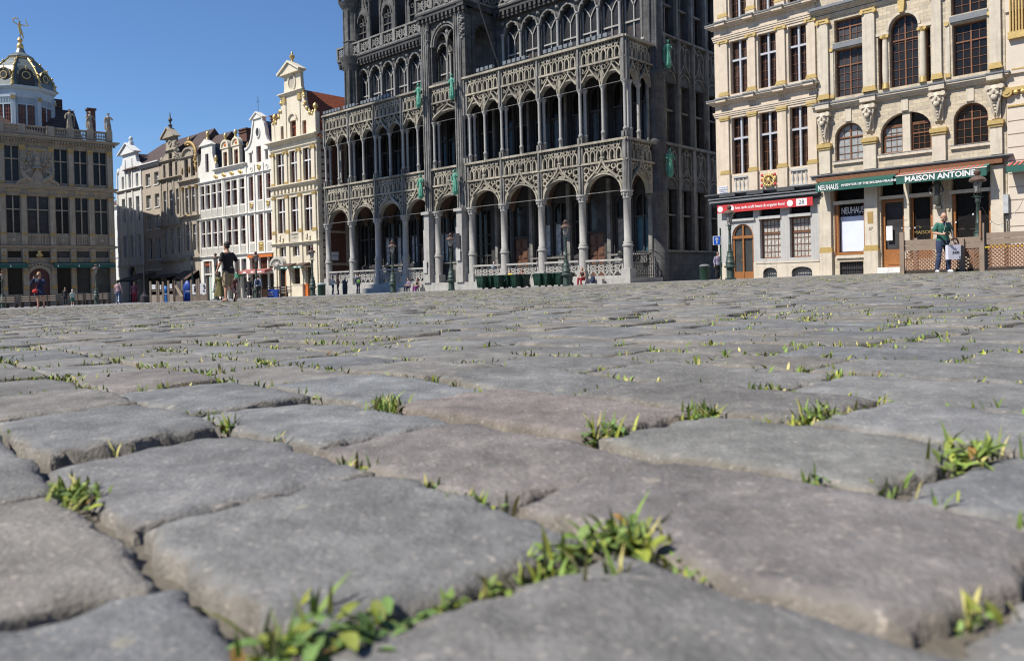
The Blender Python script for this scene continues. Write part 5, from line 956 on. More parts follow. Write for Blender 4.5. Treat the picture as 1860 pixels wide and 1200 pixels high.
gb = MB(); gops = [(X(-7.4), X(-6.85), 16.45, 17.9), (X(-5.6), X(-4.5), 16.45, 18.2), (X(-3.35), X(-2.65), 16.45, 17.9)]
gb.wall(X(-9.0), X(-1.0), 16.3, 18.3, .1, .5, gops)
lft = [(X(-9.0), 18.3)]; L_ = [(-8.7, 18.4), (-8.2, 18.5), (-7.7, 18.9), (-7.35, 19.5), (-7.15, 20.3), (-7.1, 20.9)]; Rr_ = [(-3.0, 20.9), (-2.95, 20.3), (-2.75, 19.5), (-2.4, 18.9), (-1.9, 18.5), (-1.4, 18.4)]
gb.prism([(X(x), z) for x, z in [(-8.7, 18.3)] + L_ + Rr_ + [(-1.4, 18.3)]], .1, .5); gb.prism([(X(-6.6), 21.2), (X(-6.5), 23.1), (X(-3.55), 23.1), (X(-3.4), 21.2)], .12, .5); gb.box(X(-9.1), X(-8.5), .05, .55, 16.3, 18.5).box(X(-1.55), X(-.95), .05, .55, 16.3, 18.5)
gb.obj('gable', CREAM2, H); gt_ = MB(); gt_.cornice(X(-7.1), X(-3.1), 20.85, .35, .35, .12); gt_.prism([(X(-7.0), 23.1), (X(-5.05), 24.1), (X(-3.1), 23.1)], -.25, .5); gt_.bar([(X(-7.1), 23.15), (X(-5.05), 24.25), (X(-3.0), 23.15)], .2, -.45, .5); gt_.box(X(-7.0), X(-3.1), -.3, .4, 23.0, 23.15)
gt_.bar([(X(-5.05) + .62 * math.cos(a * .35), 22.15 + .85 * math.sin(a * .35)) for a in range(18)], .16, 0, .15, True); gt_.bar(arch(X(-5.05), 18.25, .75, .7), .2, -.08, .12); gt_.box(X(-6.5), X(-6.2), 0, .12, 16.3, 20.8).box(X(-3.9), X(-3.6), 0, .12, 16.3, 20.8); gt_.obj('gable_mouldings', CREAM2, H)
MB().prism([(X(-5.05) + .5 * math.cos(a * .35), 22.15 + .7 * math.sin(a * .35)) for a in range(18)], .1, .12).obj('niche', BEIGE, H)
for i, (pts) in enumerate((L_, Rr_)):
    for x, z in pts:
        for k in range(3): g.ell((X(x) + random.uniform(-.14, .14), .05, z + random.uniform(-.1, .28)), (.17, .12, .17), 6, 4)
for x in (-6.45, -3.65): g.box(X(x) - .25, X(x) + .25, -.1, .1, 20.1, 20.75)
for x, z in ((-8.8, 18.6), (-1.25, 18.6)): g.lathe(X(x), .3, [(.2, z), (.1, z + .2), (.26, z + .45), (.26, z + .62), (.08, z + .85)], 8)
g.lathe(X(-5.05), .2, [(.3, 24.1), (.12, 24.3), (.12, 24.55), (.28, 24.7), (.3, 24.9), (.1, 25.05), (.13, 25.15), (.02, 25.35)], 8); g.obj('gilded_ornament', GOLD, H)
for a, c, z0, z1 in gops: window(H, a, c, z0, z1, .35, REDW, GLASSW, 2, 3, mull=0, fw_=.08)
rf = MB(); rf.add([(-.1, .4, 15.9), (4.2, .4, 21.6), (8.6, .4, 15.9), (-.1, 11.5, 15.9), (4.2, 11.5, 21.6), (8.6, 11.5, 15.9)], [(0, 1, 4, 3), (1, 2, 5, 4)]); rf.add([(4.0, .4, 16), (8.6, .4, 16), (4.2, .4, 21.4)], [(0, 1, 2)]); rf = rf.obj('roof', TILE, H); MB().box(5.0, 6.0, 9.9, 10.7, 19, 21.3).obj('chimney', BRICK, rf)
q = MB(); q.box(X(-8.3), X(-7.6), .25, .3, -1, 2.95).obj('pane', GLASS, H); MB().box(X(-7.55), X(-7.0), .25, .3, -1, 2.7).obj('door', ORPL if False else ORWOOD, H)
q = MB(); [q.box(a, c, .3, .33, .9, 2.85) for a, c in ((X(-5.7), X(-4.35)), (X(-3.3), X(-1.95)))]; q.obj('shop_panes', GLASSW, H)
q = MB(); q.bar(arch(X(-8.0), 3.2, 1.2, .8), .25, -.5, .0); [q.tube([(X(-8.0), -.2, 3.2), (X(-8.0) + 1.1 * math.cos(a * .39), -.4, 3.2 + .7 * math.sin(a * .39))], .07, 5) for a in range(9)]; q.ell((X(-8.0), -.3, 3.25), (.3, .25, .3)); q.obj('shell_hood', PALEBOARD, H)
for a, c in ((-6.4, -4.75), (-4.0, -2.3)):
    a_ = awning(X(a), X(c), 3.35, 3.0, 1.0, .02, BROWNC, -.1, 'awning', H); MB().box(X(a), X(c), -1.13, -1.1, 2.75, 3.0).obj('valance', GREENC, a_); q = MB(); q.box(X(a) + .3, X(a) + .7, -1.14, -1.13, 2.83, 2.93).box(X(a) + .85, X(a) + .92, -1.14, -1.13, 2.83, 2.93).box(X(a) + 1.1, X(a) + 1.5, -1.14, -1.13, 2.83, 2.93); q.obj('valance_lettering', TXTW, a_); MB().tube([(X(c) - .1, -1.1, 2.9), (X(c) + .35, -.1, 1.9)], .03).obj('awning_arm', IRONB, a_)
pl = MB(); pl.box(8.44, 8.48, 1.2, 2.3, 4.0, 4.35).box(8.44, 8.48, 1.25, 2.25, 3.5, 3.95).obj('street_plate', MATS['enamel_white'], H); MB().box(8.44, 8.75, 1.4, 1.85, .9, 2.2).obj('meter_box', MATS['enamel_white'], H)

# ---- white house with bell gable
def grid_house(H, X, wins, m_fr=REDBR):
    pass
u0 = -14.6; H = house('bell_gable_house', 'white house with curved bell gable, oval window and tall russet windows', u0)
ops = []
for a, c in ((-14.0, -13.0), (-12.15, -11.15), (-10.4, -9.45)):
    for z0, z1 in ((6.0, 8.95), (10.55, 13.25)): ops.append((X(a), X(c), z0, z1)); window(H, X(a), X(c), z0, z1, .3, REDW, GLASSW, 3, 9, mull=0, fw_=.05)
ops += [(X(-14.2), X(-9.4), 2.95, 4.2), (X(-14.2), X(-9.4), -1, 2.4), (X(-13.65), X(-13.15), 14.75, 15.8), (X(-10.4), X(-9.85), 14.75, 15.8), (X(-12.2), X(-11.25), 14.65, 16.9)]
w_ = MB(); w_.wall(0, 5.35, -1, 16.4, 0, .5, ops); w_.box(.02, 5.33, .5, 10, -1.5, 15); w_.archtop(X(-12.2), X(-11.25), 16.9, X(-11.725), .46, 16.4, .47, .004, .4)
pr = [(-14.55, 16.4), (-14.1, 16.45), (-13.6, 16.7), (-13.2, 17.2), (-12.95, 17.9), (-12.85, 18.5), (-12.65, 19.0), (-12.6, 19.4), (-10.75, 19.4), (-10.7, 19.0), (-10.45, 18.7), (-10.25, 18.1), (-10.15, 17.4), (-9.85, 16.8), (-9.5, 16.5), (-9.25, 16.4)]
ov = (X(-11.72), 17.9); w_.prism([(X(x), z) for x, z in pr], 0.0, .4); w_.obj('wall', WHITE, H)
t = MB(); t.bar([(X(x), z) for x, z in pr[:8]], .2, -.12, .1).bar([(X(x), z) for x, z in pr[8:]], .2, -.12, .1); t.prism([(X(-13.0), 19.4), (X(-11.75), 20.0), (X(-10.5), 19.4)], -.15, .4); t.bar([(X(-13.05), 19.4), (X(-11.75), 20.1), (X(-10.45), 19.4)], .13, -.28, .4); t.bar([(ov[0] + .38 * math.cos(a * .35), ov[1] + .55 * math.sin(a * .35)) for a in range(18)], .13, -.12, 0, True)
for z in (4.55, 9.1, 13.45): t.cornice(0, 5.3, z, .14, .2)
for x0 in (-14.6, -12.9, -11.05, -9.35):
    for z0, z1 in ((4.7, 9.1), (9.3, 13.45), (13.6, 14.5)): t.box(X(x0), X(x0) + .28 if x0 > -14 else X(x0) + .25, -.1, 0, z0, z1)
t.box(X(-13.85), X(-12.95), -.12, 0, 15.85, 16.1).box(X(-10.6), X(-9.65), -.12, 0, 15.85, 16.1); [t.bar(circ(X(x), 14.05, .22, 10), .1, -.08, 0, True) for x in (-13.3, -10.1)]
t.obj('stone_trim', WHITE, H); MB().prism([(ov[0] + .3 * math.cos(a * .35), ov[1] + .47 * math.sin(a * .35)) for a in range(18)], -.02, -.01).obj('oval_window', GLASS, H)
for a, c, z0, z1, ri in ((-13.65, -13.15, 14.75, 15.8, 0), (-10.4, -9.85, 14.75, 15.8, 0), (-12.2, -11.25, 14.65, 16.87, .47)): window(H, X(a), X(c), z0, z1, .25, REDW if ri else GRASS and REDBR, GLASSW, 2, 4, mull=0, rise=ri, fw_=.08)
g = MB()
for x, z in ((-11.7, 14.05), (-13.4, 9.95), (-10.0, 9.95), (-11.7, 5.4)): g.ell((X(x), -.08, z), (.3, .1, .28), 8, 5); g.ell((X(x), -.14, z + .25), (.38, .08, .1), 6, 4)
g.box(X(-12.15), X(-11.2), -.06, -.0, 4.95, 5.9); g.lathe(X(-14.3), .2, [(.1, 16.6), (.2, 16.9), (.05, 17.2)], 6); g.obj('gilded_reliefs', GOLD, H)
q = MB()
for z0, z1 in ((4.85, 5.8), (9.45, 10.4)):
    for x in (-14.0, -12.15, -10.4): q.box(X(x), X(x) + .95, -.03, 0, z0, z1)
q.obj('panels', PALEBOARD, H); MB().tube([(X(-11.75), .1, 20.0), (X(-11.75), .1, 21.9)], .025).tube([(X(-12.1), .1, 21.3), (X(-11.4), .1, 21.3)], .02).obj('weathervane', IRONB, H)
rf = MB(); rf.add([(0, .4, 14.6), (2.8, .4, 19.3), (5.6, .4, 14.6), (0, 10, 14.6), (2.8, 10, 19.3), (5.6, 10, 14.6)], [(0, 1, 4, 3), (1, 2, 5, 4)]); rf.obj('roof', G_ROOF, H)
MB().box(X(-14.4), X(-9.3), -.2, 0, 4.22, 4.5).obj('shop_fascia', ORPL, H); q = MB(); q.box(X(-12.6), X(-12.4), .1, .3, -1, 4.2).box(X(-10.75), X(-10.55), .1, .3, -1, 4.2); q.obj('shop_posts', WHITE, H); q = MB(); q.box(X(-14.2), X(-9.4), .32, .34, -1, 4.2); q.obj('shop_panes', GLASSW, H)
q = MB(); [q.box(X(-14.0) + i * .5, X(-14.0) + .03 + i * .5, .28, .31, 3.0, 4.2) for i in range(10)]; [q.box(X(-14.1), X(-9.4), .28, .31, z, z + .03) for z in (3.3, 3.6, 3.9)]; q.obj('glazing_bars', REDW, H)
a_ = awning(X(-14.8), X(-9.5), 2.95, 2.75, .9, .32, PINKC, -.1, 'awning', H); q = MB(); [q.box(X(x), X(x) + w2, -1.02, -1.01, 2.52, 2.66) for x, w2 in ((-14.0, .7), (-12.3, .6), (-11.0, .9))]; q.obj('valance_lettering', TXTW, a_)

# ---- long white front of two joined houses: four plus three cross windows, gable left, two dormers
u0 = -25.6; H = house('long_white_house', 'long white front with rows of narrow cross windows, gilded frieze and two small dormers', u0); ops = []
CA = [(-25.2, -24.2), (-23.85, -22.85), (-22.4, -21.4), (-21.0, -20.0)]; CB = [(-19.2, -18.05), (-17.7, -16.6), (-15.95, -14.95)]
for a, c in CA + CB:
    for z0, z1 in ((5.85, 9.0), (10.4, 13.25)):
        ops.append((X(a), X(c), z0, z1)); gls = GLASSL if (round(a, 1), z0) in ((-21.0, 5.85), (-21.0, 10.4), (-19.2, 5.85)) else GLASSW
        window(H, X(a), X(c), z0, z1, .28, REDBR, GLASSW, 3, 7, mull=0, fw_=.05)
ops += [(X(-24.9), X(-22.9), -1, 4.2), (X(-22.3), X(-21.4), -1, 4.2), (X(-20.6), X(-19.8), -1, 4.2), (X(-19.2), X(-18), -1, 4.2), (X(-17.6), X(-16.4), -1, 4.2), (X(-16.05), X(-14.95), -1, 4.2), (X(-23.75), X(-22.95), 14.8, 17.0)]
w_ = MB(); w_.wall(0, 11.0, -1, 14.6, 0, .5, ops); w_.box(.02, 10.98, .5, 9, -1.5, 14.6)
w_.wall(X(-25.6), X(-21.4), 14.6, 15.6, 0, .4, ops); w_.wall(X(-24.7), X(-22.1), 15.6, 17.0, 0, .4, ops); w_.prism([(X(-24.7), 17.0), (X(-24.7), 18.0), (X(-22.0), 18.0), (X(-22.0), 17.0)], 0, .4)
w_.prism([(X(-25.6), 15.6), (X(-25.1), 15.8), (X(-24.8), 16.4), (X(-24.7), 17.2), (X(-24.7), 15.6)], 0, .4).prism([(X(-22.1), 15.6), (X(-22.1), 17.2), (X(-21.9), 16.4), (X(-21.6), 15.8), (X(-21.4), 15.6)], 0, .4); w_.obj('wall', WHITE, H)
t = MB(); t.prism([(X(-25.0), 18.0), (X(-23.4), 18.75), (X(-21.8), 18.0)], -.2, .4)
for z, p in ((4.6, .25), (9.1, .22), (13.5, .22)): t.cornice(0, 10.9, z, .16, p)
t.cornice(X(-21.3), 11.0, 14.6, .3, .4)
for a, c in CA + CB:
    for z in (7.45, 12.15): t.box(X(a), X(c), .05, .28, z, z + .1)
    for z0, z1 in ((4.78, 9.1), (9.28, 13.5)): t.box(X(a) - .24, X(a) - .08, -.07, 0, z0, z1)
t.box(10.8, 11, -.07, 0, 4.8, 13.5).box(X(-19.9), X(-19.6), -.1, 0, 4.8, 13.5); t.obj('stone_trim', WHITE, H)
q = MB()
for a, c in CA + CB: q.box(X(a), X(c), -.03, 0, 4.85, 5.7).box(X(a), X(c), -.03, 0, 9.4, 10.25)
q.obj('panels', PALEBOARD, H); g = MB()
for x in (-21.3, -19.4, -17.6, -15.7): g.ell((X(x), -.05, 14.05), (.5, .07, .12), 8, 4); g.ell((X(x), -.08, 14.05), (.16, .08, .28), 8, 4); g.ell((X(x) - .35, -.05, 14.15), (.12, .07, .15), 6, 4); g.ell((X(x) + .35, -.05, 13.95), (.12, .07, .15), 6, 4)
for x, z in ((-23.4, 18.8), (-19.2, 18.0), (-16.9, 18.1), (-21.5, 15.7)): g.lathe(X(x), .2, [(.22, z), (.1, z + .25), (.22, z + .5), (.2, z + .7), (.03, z + .95)], 8)
g.obj('gilded_ornament', GOLD, H); window(H, X(-23.75), X(-22.95), 14.8, 17.0, .22, REDBR, GLASSW, 2, 5, mull=0, rise=.4, fw_=.06)
for cx in (-19.2, -16.75):
    d = MB(); x = X(cx); d.box(x - .75, x - .42, .1, .5, 14.9, 17.1).box(x + .42, x + .75, .1, .5, 14.9, 17.1).box(x - .42, x + .42, .1, .5, 16.7, 17.1).box(x - .95, x + .95, 0, .5, 17.1, 17.25).bar(arch(x, 17.25, .8, .75), .22, -.02, .5); d.prism([(x - .75, 17.25)] + arch(x, 17.25, .75, .7) + [(x + .75, 17.25)], .12, .4); d = d.obj('dormer', CREAM2, H)
    MB().ell((x, .1, 17.5), (.25, .06, .2), 8, 4).obj('dormer_relief', ORPL, d); window(d, x - .42, x + .42, 14.9, 16.7, .3, REDW, GLASSW, 2, 4, mull=0, fw_=.05); MB().box(x - .8, x + .8, .5, 3.2, 14.8, 17.6).obj('dormer_roof', G_ROOF, d)
rf = MB(); rf.prismx([(.3, 14.8), (4.5, 18.8), (9, 14.6)], .3, 10.9).prism([(X(-25.2), 14.8), (X(-23.4), 18.4), (X(-21.6), 14.8)], .4, 5); rf = rf.obj('roof', G_ROOF, H)
ch = MB()
for x0, x1, z1 in ((X(-17.6), X(-15.0), 21.2), (X(-19.2), X(-17.6), 19.9), (X(-25.0), X(-23.2), 20.6)): ch.box(x0, x1, 5.2, 6.4, 16.5, z1).box(x0 - .1, x1 + .1, 5.1, 6.5, z1 - .35, z1 - .2).box(x0 - .15, x1 + .15, 5.05, 6.55, z1, z1 + .15)
ch.obj('chimney', BRICK, H)
q = MB(); q.box(X(-24.9), X(-14.95), .3, .32, -1, 4.2); q.obj('shop_panes', GLASS, H); q = MB()
for x in (-24.0, -22.9): pass
q.box(X(-24.9), X(-14.95), .1, .3, 2.55, 2.7).box(X(-23.6), X(-23.5), .1, .3, -1, 4.2).box(X(-17.0), X(-16.9), .1, .3, 2.6, 4.2); q.obj('shop_posts', WHITE, H); q = MB(); q.box(X(-24.85), X(-22.95), .2, .28, 3.65, 4.15).box(X(-22.25), X(-21.45), .2, .28, 3.65, 4.15).box(X(-17.5), X(-15.0), .2, .28, 2.7, 3.0); q.obj('shutter_boxes', REDW, H)
MB().box(X(-24.4), X(-23.0), .15, .2, -.5, 2.3).obj('pale_green_board', mat('pale_green_glass', (.42, .52, .48), .3, (.36, .46, .43), 2), H)
a_ = awning(X(-17.3), X(-15.2), 2.6, 2.35, .8, .3, mat('bright_green_canvas', (.01, .17, .09), .7), -.1, 'awning', H); MB().box(X(-16.7), X(-15.8), -.93, -.91, 2.12, 2.26).obj('valance_lettering', TXTW, a_)

# ---- gilded grey house
u0 = -30.2; H = house('gilded_grey_house', 'narrow grey-brown house with rounded gilded gable and paired windows', u0); ops = []
for a, c in ((-29.1, -28.15), (-27.4, -26.4)):
    for z0, z1 in ((5.7, 8.85), (10.4, 13.45), (14.75, 17.0)): ops.append((X(a), X(c), z0, z1)); window(H, X(a), X(c), z0, z1, .3, REDBR, GLASSW, 2, 6, cross=None if z0 > 14 else CROSS, cz=.64, mull=0, fw_=.05)
w_ = MB(); w_.wall(0, 4.55, -1, 17.2, 0, .5, ops + [(X(-29.6), X(-26), -1, 3.2)]); w_.box(.02, 4.53, .5, 9, -1.5, 15.5); w_.prism([(X(-29.6), 17.2)] + arch(X(-27.9), 17.2, 1.7, 1.2) + [(X(-26.2), 17.2)], 0, .45); w_.obj('wall', DARKST, H)
t = MB(); g = MB(); t.bar(arch(X(-27.9), 17.2, 1.55, 1.05), .18, -.25, 0); [t.cornice(0, 4.5, z, .22, p) for z, p in ((4.6, .4), (9.7, .45), (14.1, .4), (17.05, .2))]
for x in (-29.6, -27.75, -26.0): t.lathe(X(x), -.1, [(.17, 5.5), (.14, 5.7), (.13, 8.9), (.2, 9.2)], 8); t.lathe(X(x), -.1, [(.17, 10.2), (.14, 10.4), (.13, 13.2), (.2, 13.4)], 8); g.lathe(X(x), -.1, [(.15, 13.1), (.22, 13.5), (.24, 13.6)], 8); g.ell((X(x), -.1, 15.6), (.12, .1, .5), 6, 4)
for i in range(20): a = -.6 + i * .13; g.ell((X(-27.9) + 1.9 * math.cos(a), -.05, 17.4 + 1.5 * math.sin(a)), (.26, .18, .24), 6, 4)
for k in range(6): g.ell((X(-26.1) + random.uniform(-.2, .3), -.1, 15.8 + k * .25), (.22, .15, .2), 6, 4)
g.lathe(X(-27.9), .1, [(.35, 18.6), (.15, 18.9), (.3, 19.2), (.1, 19.6)], 8); g.ell((X(-28.2), -.25, 10.0), (.9, .12, .12), 8, 4); t.obj('stone_trim', DARKST, H); g.obj('gilded_ornament', GOLDD, H); MB().box(X(-29.6), X(-26), .3, .32, -1, 3.2).obj('shop_panes', GLASS, H)
rf = MB(); rf.prismx([(.3, 15.4), (4.6, 20.6), (9, 15.4)], -.3, 4.6); rf.obj('roof', TILED, H)
a_ = MB(); a_.prismx([(-.1, 3.2), (-1.6, 2.2), (-1.6, 2.1), (-.1, 3.1)], X(-29.9), X(-26.0)); a_.obj('awning', BROWNC, H)

# ---- dark gabled house with crocketed finial
u0 = -35.95; H = house('dark_gable_house', 'dark stone house with stepped gable, tall black finial and three slim windows', u0); ops = []
for a, c in ((-35.1, -34.2), (-33.35, -32.35), (-31.55, -30.6)):
    for z0, z1 in ((5.5, 8.75), (10.4, 13.6)): ops.append((X(a), X(c), z0, z1)); window(H, X(a), X(c), z0, z1, .3, REDBR, GLASSW, 2, 7, cross=CROSS, cz=.63, mull=0, fw_=.05)
for a, c, z0, z1 in ((-34.9, -34.3, 15.3, 17.0), (-33.35, -32.4, 15.3, 18.3), (-31.6, -31.0, 15.3, 17.0)): ops.append((X(a), X(c), z0, z1)); window(H, X(a), X(c), z0, z1, .25, REDBR, GLASS, 1, 6, mull=0, fw_=.07)
w_ = MB(); w_.wall(0, 5.7, -1, 17.2, 0, .5, ops + [(.4, 5.4, -1, 2.8)]); w_.wall(X(-34.0), X(-31.6), 17.2, 20.2, .02, .5, ops); w_.box(.02, 5.68, .5, 9, -1.5, 16)
w_.prism([(X(-35.3), 17.2), (X(-34.9), 17.9), (X(-34.2), 18.3), (X(-34.0), 19.2), (X(-34.0), 17.2)], .02, .45).prism([(X(-31.6), 17.2), (X(-31.6), 19.2), (X(-31.3), 18.3), (X(-30.7), 17.9), (X(-30.4), 17.2)], .02, .45); w_.obj('wall', DARKST, H)
t = MB(); [t.cornice(0, 5.65, z, .25, p) for z, p in ((4.4, .45), (9.0, .35), (14.9, .4), (17.2, .25))]; t.cornice(X(-34.0), X(-31.6), 18.45, .2, .2); t.prism([(X(-34.6), 20.2), (X(-32.8), 21.3), (X(-31.0), 20.2)], -.35, .5); t.bar([(X(-34.7), 20.2), (X(-32.8), 21.45), (X(-30.9), 20.2)], .16, -.5, .5)
f_ = MB(); f_.lathe(X(-32.8), .1, [(.42, 21.2), (.3, 21.4), (.16, 21.6), (.3, 21.8), (.12, 21.95), (.13, 22.3), (.3, 22.45), (.24, 22.65), (.1, 22.75), (.08, 23.1), (.02, 23.5)], 8); f_.obj('finial', LEADD, H); t.bar(circ(X(-32.8), 19.5, .35, 10), .14, -.1, .02, True)
for x in (-35.4, -30.3): t.ell((X(x), .1, 17.7), (.3, .2, .4), 6, 5)
for i in range(14): t.ell((X(-30.9) + .5 * math.sin(i * 2.4), -.1, 17.3 + i * .17), (.22, .2, .18), 5, 4)
for x in (-35.6, -33.9, -32.1, -30.5): t.box(X(x) - .12, X(x) + .12, -.1, 0, 4.7, 9).box(X(x) - .12, X(x) + .12, -.1, 0, 9.3, 14.8)
t.obj('stone_trim', DARKST, H); q = MB(); [q.archtop(X(-35.0) + i * 1.2, X(-35.0) + 1.2 + i * 1.2, 4.3, X(-34.4) + i * 1.2, .42, 3.7, .45, -.05, .2) for i in range(4)]; q.obj('small_arches', DARKST, H); q = MB(); q.box(X(-35.0), X(-30.2), .02, .04, 2.9, 4.2); q.box(.4, 5.4, .3, .32, -1, 2.8); q.obj('shop_panes', GLASS, H)
rf = MB(); rf.prismx([(.3, 16), (4.6, 21.6), (9, 16)], 1.8, 6.0); rf.obj('roof', TILED, H); a_ = MB(); a_.prismx([(-.1, 2.9), (-1.9, 2.5), (-1.9, 2.4), (-.1, 2.8)], X(-36.0), X(-30.3)); a_.obj('awning', BROWNC, H)

# ---- beige rendered house and white neck-gabled house
u0 = -41.3; H = house('beige_rendered_house', 'plain sand-coloured house with small white paired windows under a brown tiled roof', u0); ops = []
for a, c in ((-40.2, -38.8), (-37.6, -36.3)):
    for z0, z1 in ((14.75, 16.35), (11.8, 13.5), (8.95, 10.75), (4.95, 7.8)): ops.append((X(a), X(c), z0, z1)); window(H, X(a) + .1, X(c) - .1, z0, z1, .3, WHITE2, GLASSL if z0 > 8 else GLASS, 1, 4, fw_=.09)
w_ = MB(); w_.wall(0, 5.3, -1, 17.2, 0, .5, ops + [(.5, 4.8, -1, 2.6)]); w_.box(.02, 5.28, .5, 9, -1.5, 17.2); w_.obj('wall', BEIGE, H); t = MB(); t.cornice(0, 5.3, 17.2, .5, .5); [t.box(0, 5.3, -.1, 0, z, z + .15) for z in (3.5,)]
for a, c in ((-40.2, -38.8), (-37.6, -36.3)): [t.box(X(a) - .05, X(c) + .05, -.1, .2, z - .14, z) for z in (14.75, 11.8, 8.95, 4.95)]
t.obj('stone_trim', WHITE2, H); MB().box(.5, 4.8, .3, .32, -1, 2.6).obj('shop_panes', GLASS, H); rf = MB(); rf.prismx([(-.4, 17.5), (5.5, 21.9), (9, 17.5)], -5.5, 5.5); rf.obj('roof', TILED, H)
a_ = MB(); a_.prismx([(-.1, 3.2), (-3.2, 2.2), (-3.2, 2.05), (-.1, 3.1)], X(-44.6) + 1.5, X(-37.5)); a_.obj('awning', BROWNC, H)
u0 = -49.6; H = house('neck_gable_house', 'tall white house with neck gable and small pediment, half hidden at the left', u0); ops = []
for i, (a, c) in enumerate(((-48.0, -46.95), (-45.75, -44.65), (-43.4, -42.3))):
    for z0, z1 in ((5.5, 8.55), (10.4, 13.7)): ops.append((X(a), X(c), z0, z1)); window(H, X(a), X(c), z0, z1, .3, WHITE2, GLASSL if z0 < 10 else GLASS, 1, 6, fw_=.09)
    z1 = 17.45 if i == 1 else 16.8; ops.append((X(a) + .15, X(c) - .15, 15.05, z1)); window(H, X(a) + .15, X(c) - .15, 15.05, z1, .25, WHITE2, GLASSL, 2, 5, mull=0, rise=.35, fw_=.07)
ops += [(X(-46.6), X(-43.9), -1, 4.3)]; w_ = MB(); w_.wall(0, 8.25, -1, 14.8, 0, .5, ops); w_.wall(X(-48.9), X(-41.4), 14.8, 17.5, 0, .5, ops); w_.box(.02, 8.23, .5, 9, -1.5, 15.5)
w_.prism([(X(x), z) for x, z in [(-48.6, 17.5), (-48.2, 18.2), (-47.6, 18.5), (-47.3, 19.3), (-47.25, 19.7), (-43.2, 19.7), (-43.1, 19.2), (-42.8, 18.4), (-42.2, 18.1), (-41.8, 17.5)]], 0, .45); w_.obj('wall', WHITE2, H)
t = MB(); t.cornice(0, 8.2, 14.6, .28, .3); t.cornice(0, 8.2, 4.2, .2, .2); t.prism([(X(-48.0), 19.7), (X(-45.3), 21.0), (X(-42.6), 19.7)], -.3, .5); t.bar([(X(-48.1), 19.75), (X(-45.3), 21.15), (X(-42.5), 19.75)], .16, -.5, .5); t.lathe(X(-44.9), .2, [(.38, 20.8), (.34, 21.35), (.14, 21.45), (.3, 21.7), (.25, 21.95), (.02, 22.1)], 8)
for x in (-49.3, -46.5, -44.3, -41.5): t.box(X(x) - .15, X(x) + .15, -.12, 0, 4.4, 14.6).box(X(x) - .12, X(x) + .12, -.1, 0, 14.9, 19 if abs(x + 45.4) < 2 else 17.4)
for x in (-48.9, -41.7): t.ell((X(x), .1, 17.6), (.4, .3, .5), 8, 6)
t.obj('stone_trim', WHITE2, H); q = MB(); q.archtop(X(-46.6), X(-43.9), 4.31, X(-45.25), 1.2, 3.4, .85, -.05, .3); q.obj('door_arch', WHITE2, H); MB().box(X(-46.6), X(-43.9), .3, .32, -1, 4.3).obj('doorway', GLASS, H)
rf = MB(); rf.add([(.2, .45, 15), (4.2, .45, 19.9), (8.2, .45, 15), (.2, 9, 15), (4.2, 9, 19.9), (8.2, 9, 15)], [(0, 1, 4, 3), (1, 2, 5, 4), (3, 4, 5)]); rf.obj('roof', TILED, H)

u0 = -60.0; H = thing('side_street_house', 'sliver of pale house with dark red roof seen past the guildhall corner', 'house', (off(LO, LA, u0)[0] + 2.0, off(LO, LA, u0)[1] + 2.2, off(LO, LA, u0)[2]), LA); ops = []
for k in range(5):
    for z0, z1 in ((3.0, 5.4), (6.6, 9.0), (10.0, 12.2)): ops.append((.9 + k * 1.8, 1.8 + k * 1.8, z0, z1)); window(H, .9 + k * 1.8, 1.8 + k * 1.8, z0, z1, .3, WHITE2, GLASS, 1, 4, fw_=.09)
w_ = MB(); w_.wall(0, 9.8, -1, 13.4, 0, .5, ops); w_.box(.02, 9.78, .5, 8, -1, 13.4); w_.obj('wall', WHITE2, H); t = MB(); t.cornice(0, 9.8, 13.3, .4, .4); t.box(0, 9.8, -.12, 0, 5.9, 6.1); t.obj('stone_trim', WHITE2, H); rf = MB(); rf.prismx([(-.3, 13.7), (4, 17.4), (8, 13.7)], 0, 9.8); rf.obj('roof', TILED, H)

# ================================================================ DOMED GUILDHALL AT THE LEFT
NA = R_(39.3); NO = (-47.42, 95.8, -1.272)
H = thing('domed_guildhall', 'shaded brown guildhall with octagonal blue-grey lantern, gilded dome and dancing gold figure', 'guildhall', NO, NA); H.scale = (1.127, 1.127, 1.127)
pil = [-13.6, -11.9, -10.1, -8.3, -5.8, -4.0, -2.2, -.35]; bay = list(zip(pil, pil[1:])); ops = []
def hs(x): return .23
for i, (a, c) in enumerate(bay):
    x0, x1 = a + .32, c - .32; ops += [(x0, x1, 7.3, 11.0), (x0, x1, 4.85, 5.5)]; window(H, x0, x1, 7.3, 11.0, .3, DWOOD, GLASS, 2, 5, cross=ROI2, cz=.64, mull=0, fw_=.05)
    MB().box(x0, x1, .25, .28, 4.85, 5.5).obj('pane', GLASS, H)
    if i != 3: ops.append((x0, x1, 12.45, 15.9)); window(H, x0, x1, 12.45, 15.9, .3, DWOOD, GLASS, 2, 5, cross=ROI2, cz=.64, mull=0, fw_=.05); ops.append((x0 - .05, x1 + .05, 1.2, 3.95)); MB().box(x0 - .05, x1 + .05, .3, .33, 1.2, 3.95).obj('shop_pane', GLASS, H)
    else: ops.append((-8.0, -6.2, -1, 3.8))
w_ = MB(); w_.wall(-16, 0, -1.5, 17.0, 0, .5, ops); w_.box(-16, -.02, .5, 22, -1.5, 17.2); w_.archtop(-8.0, -6.2, 3.81, -7.1, .88, 2.85, .9, .004, .45); w_.obj('wall', ROI, H)
t = MB(); g = MB()
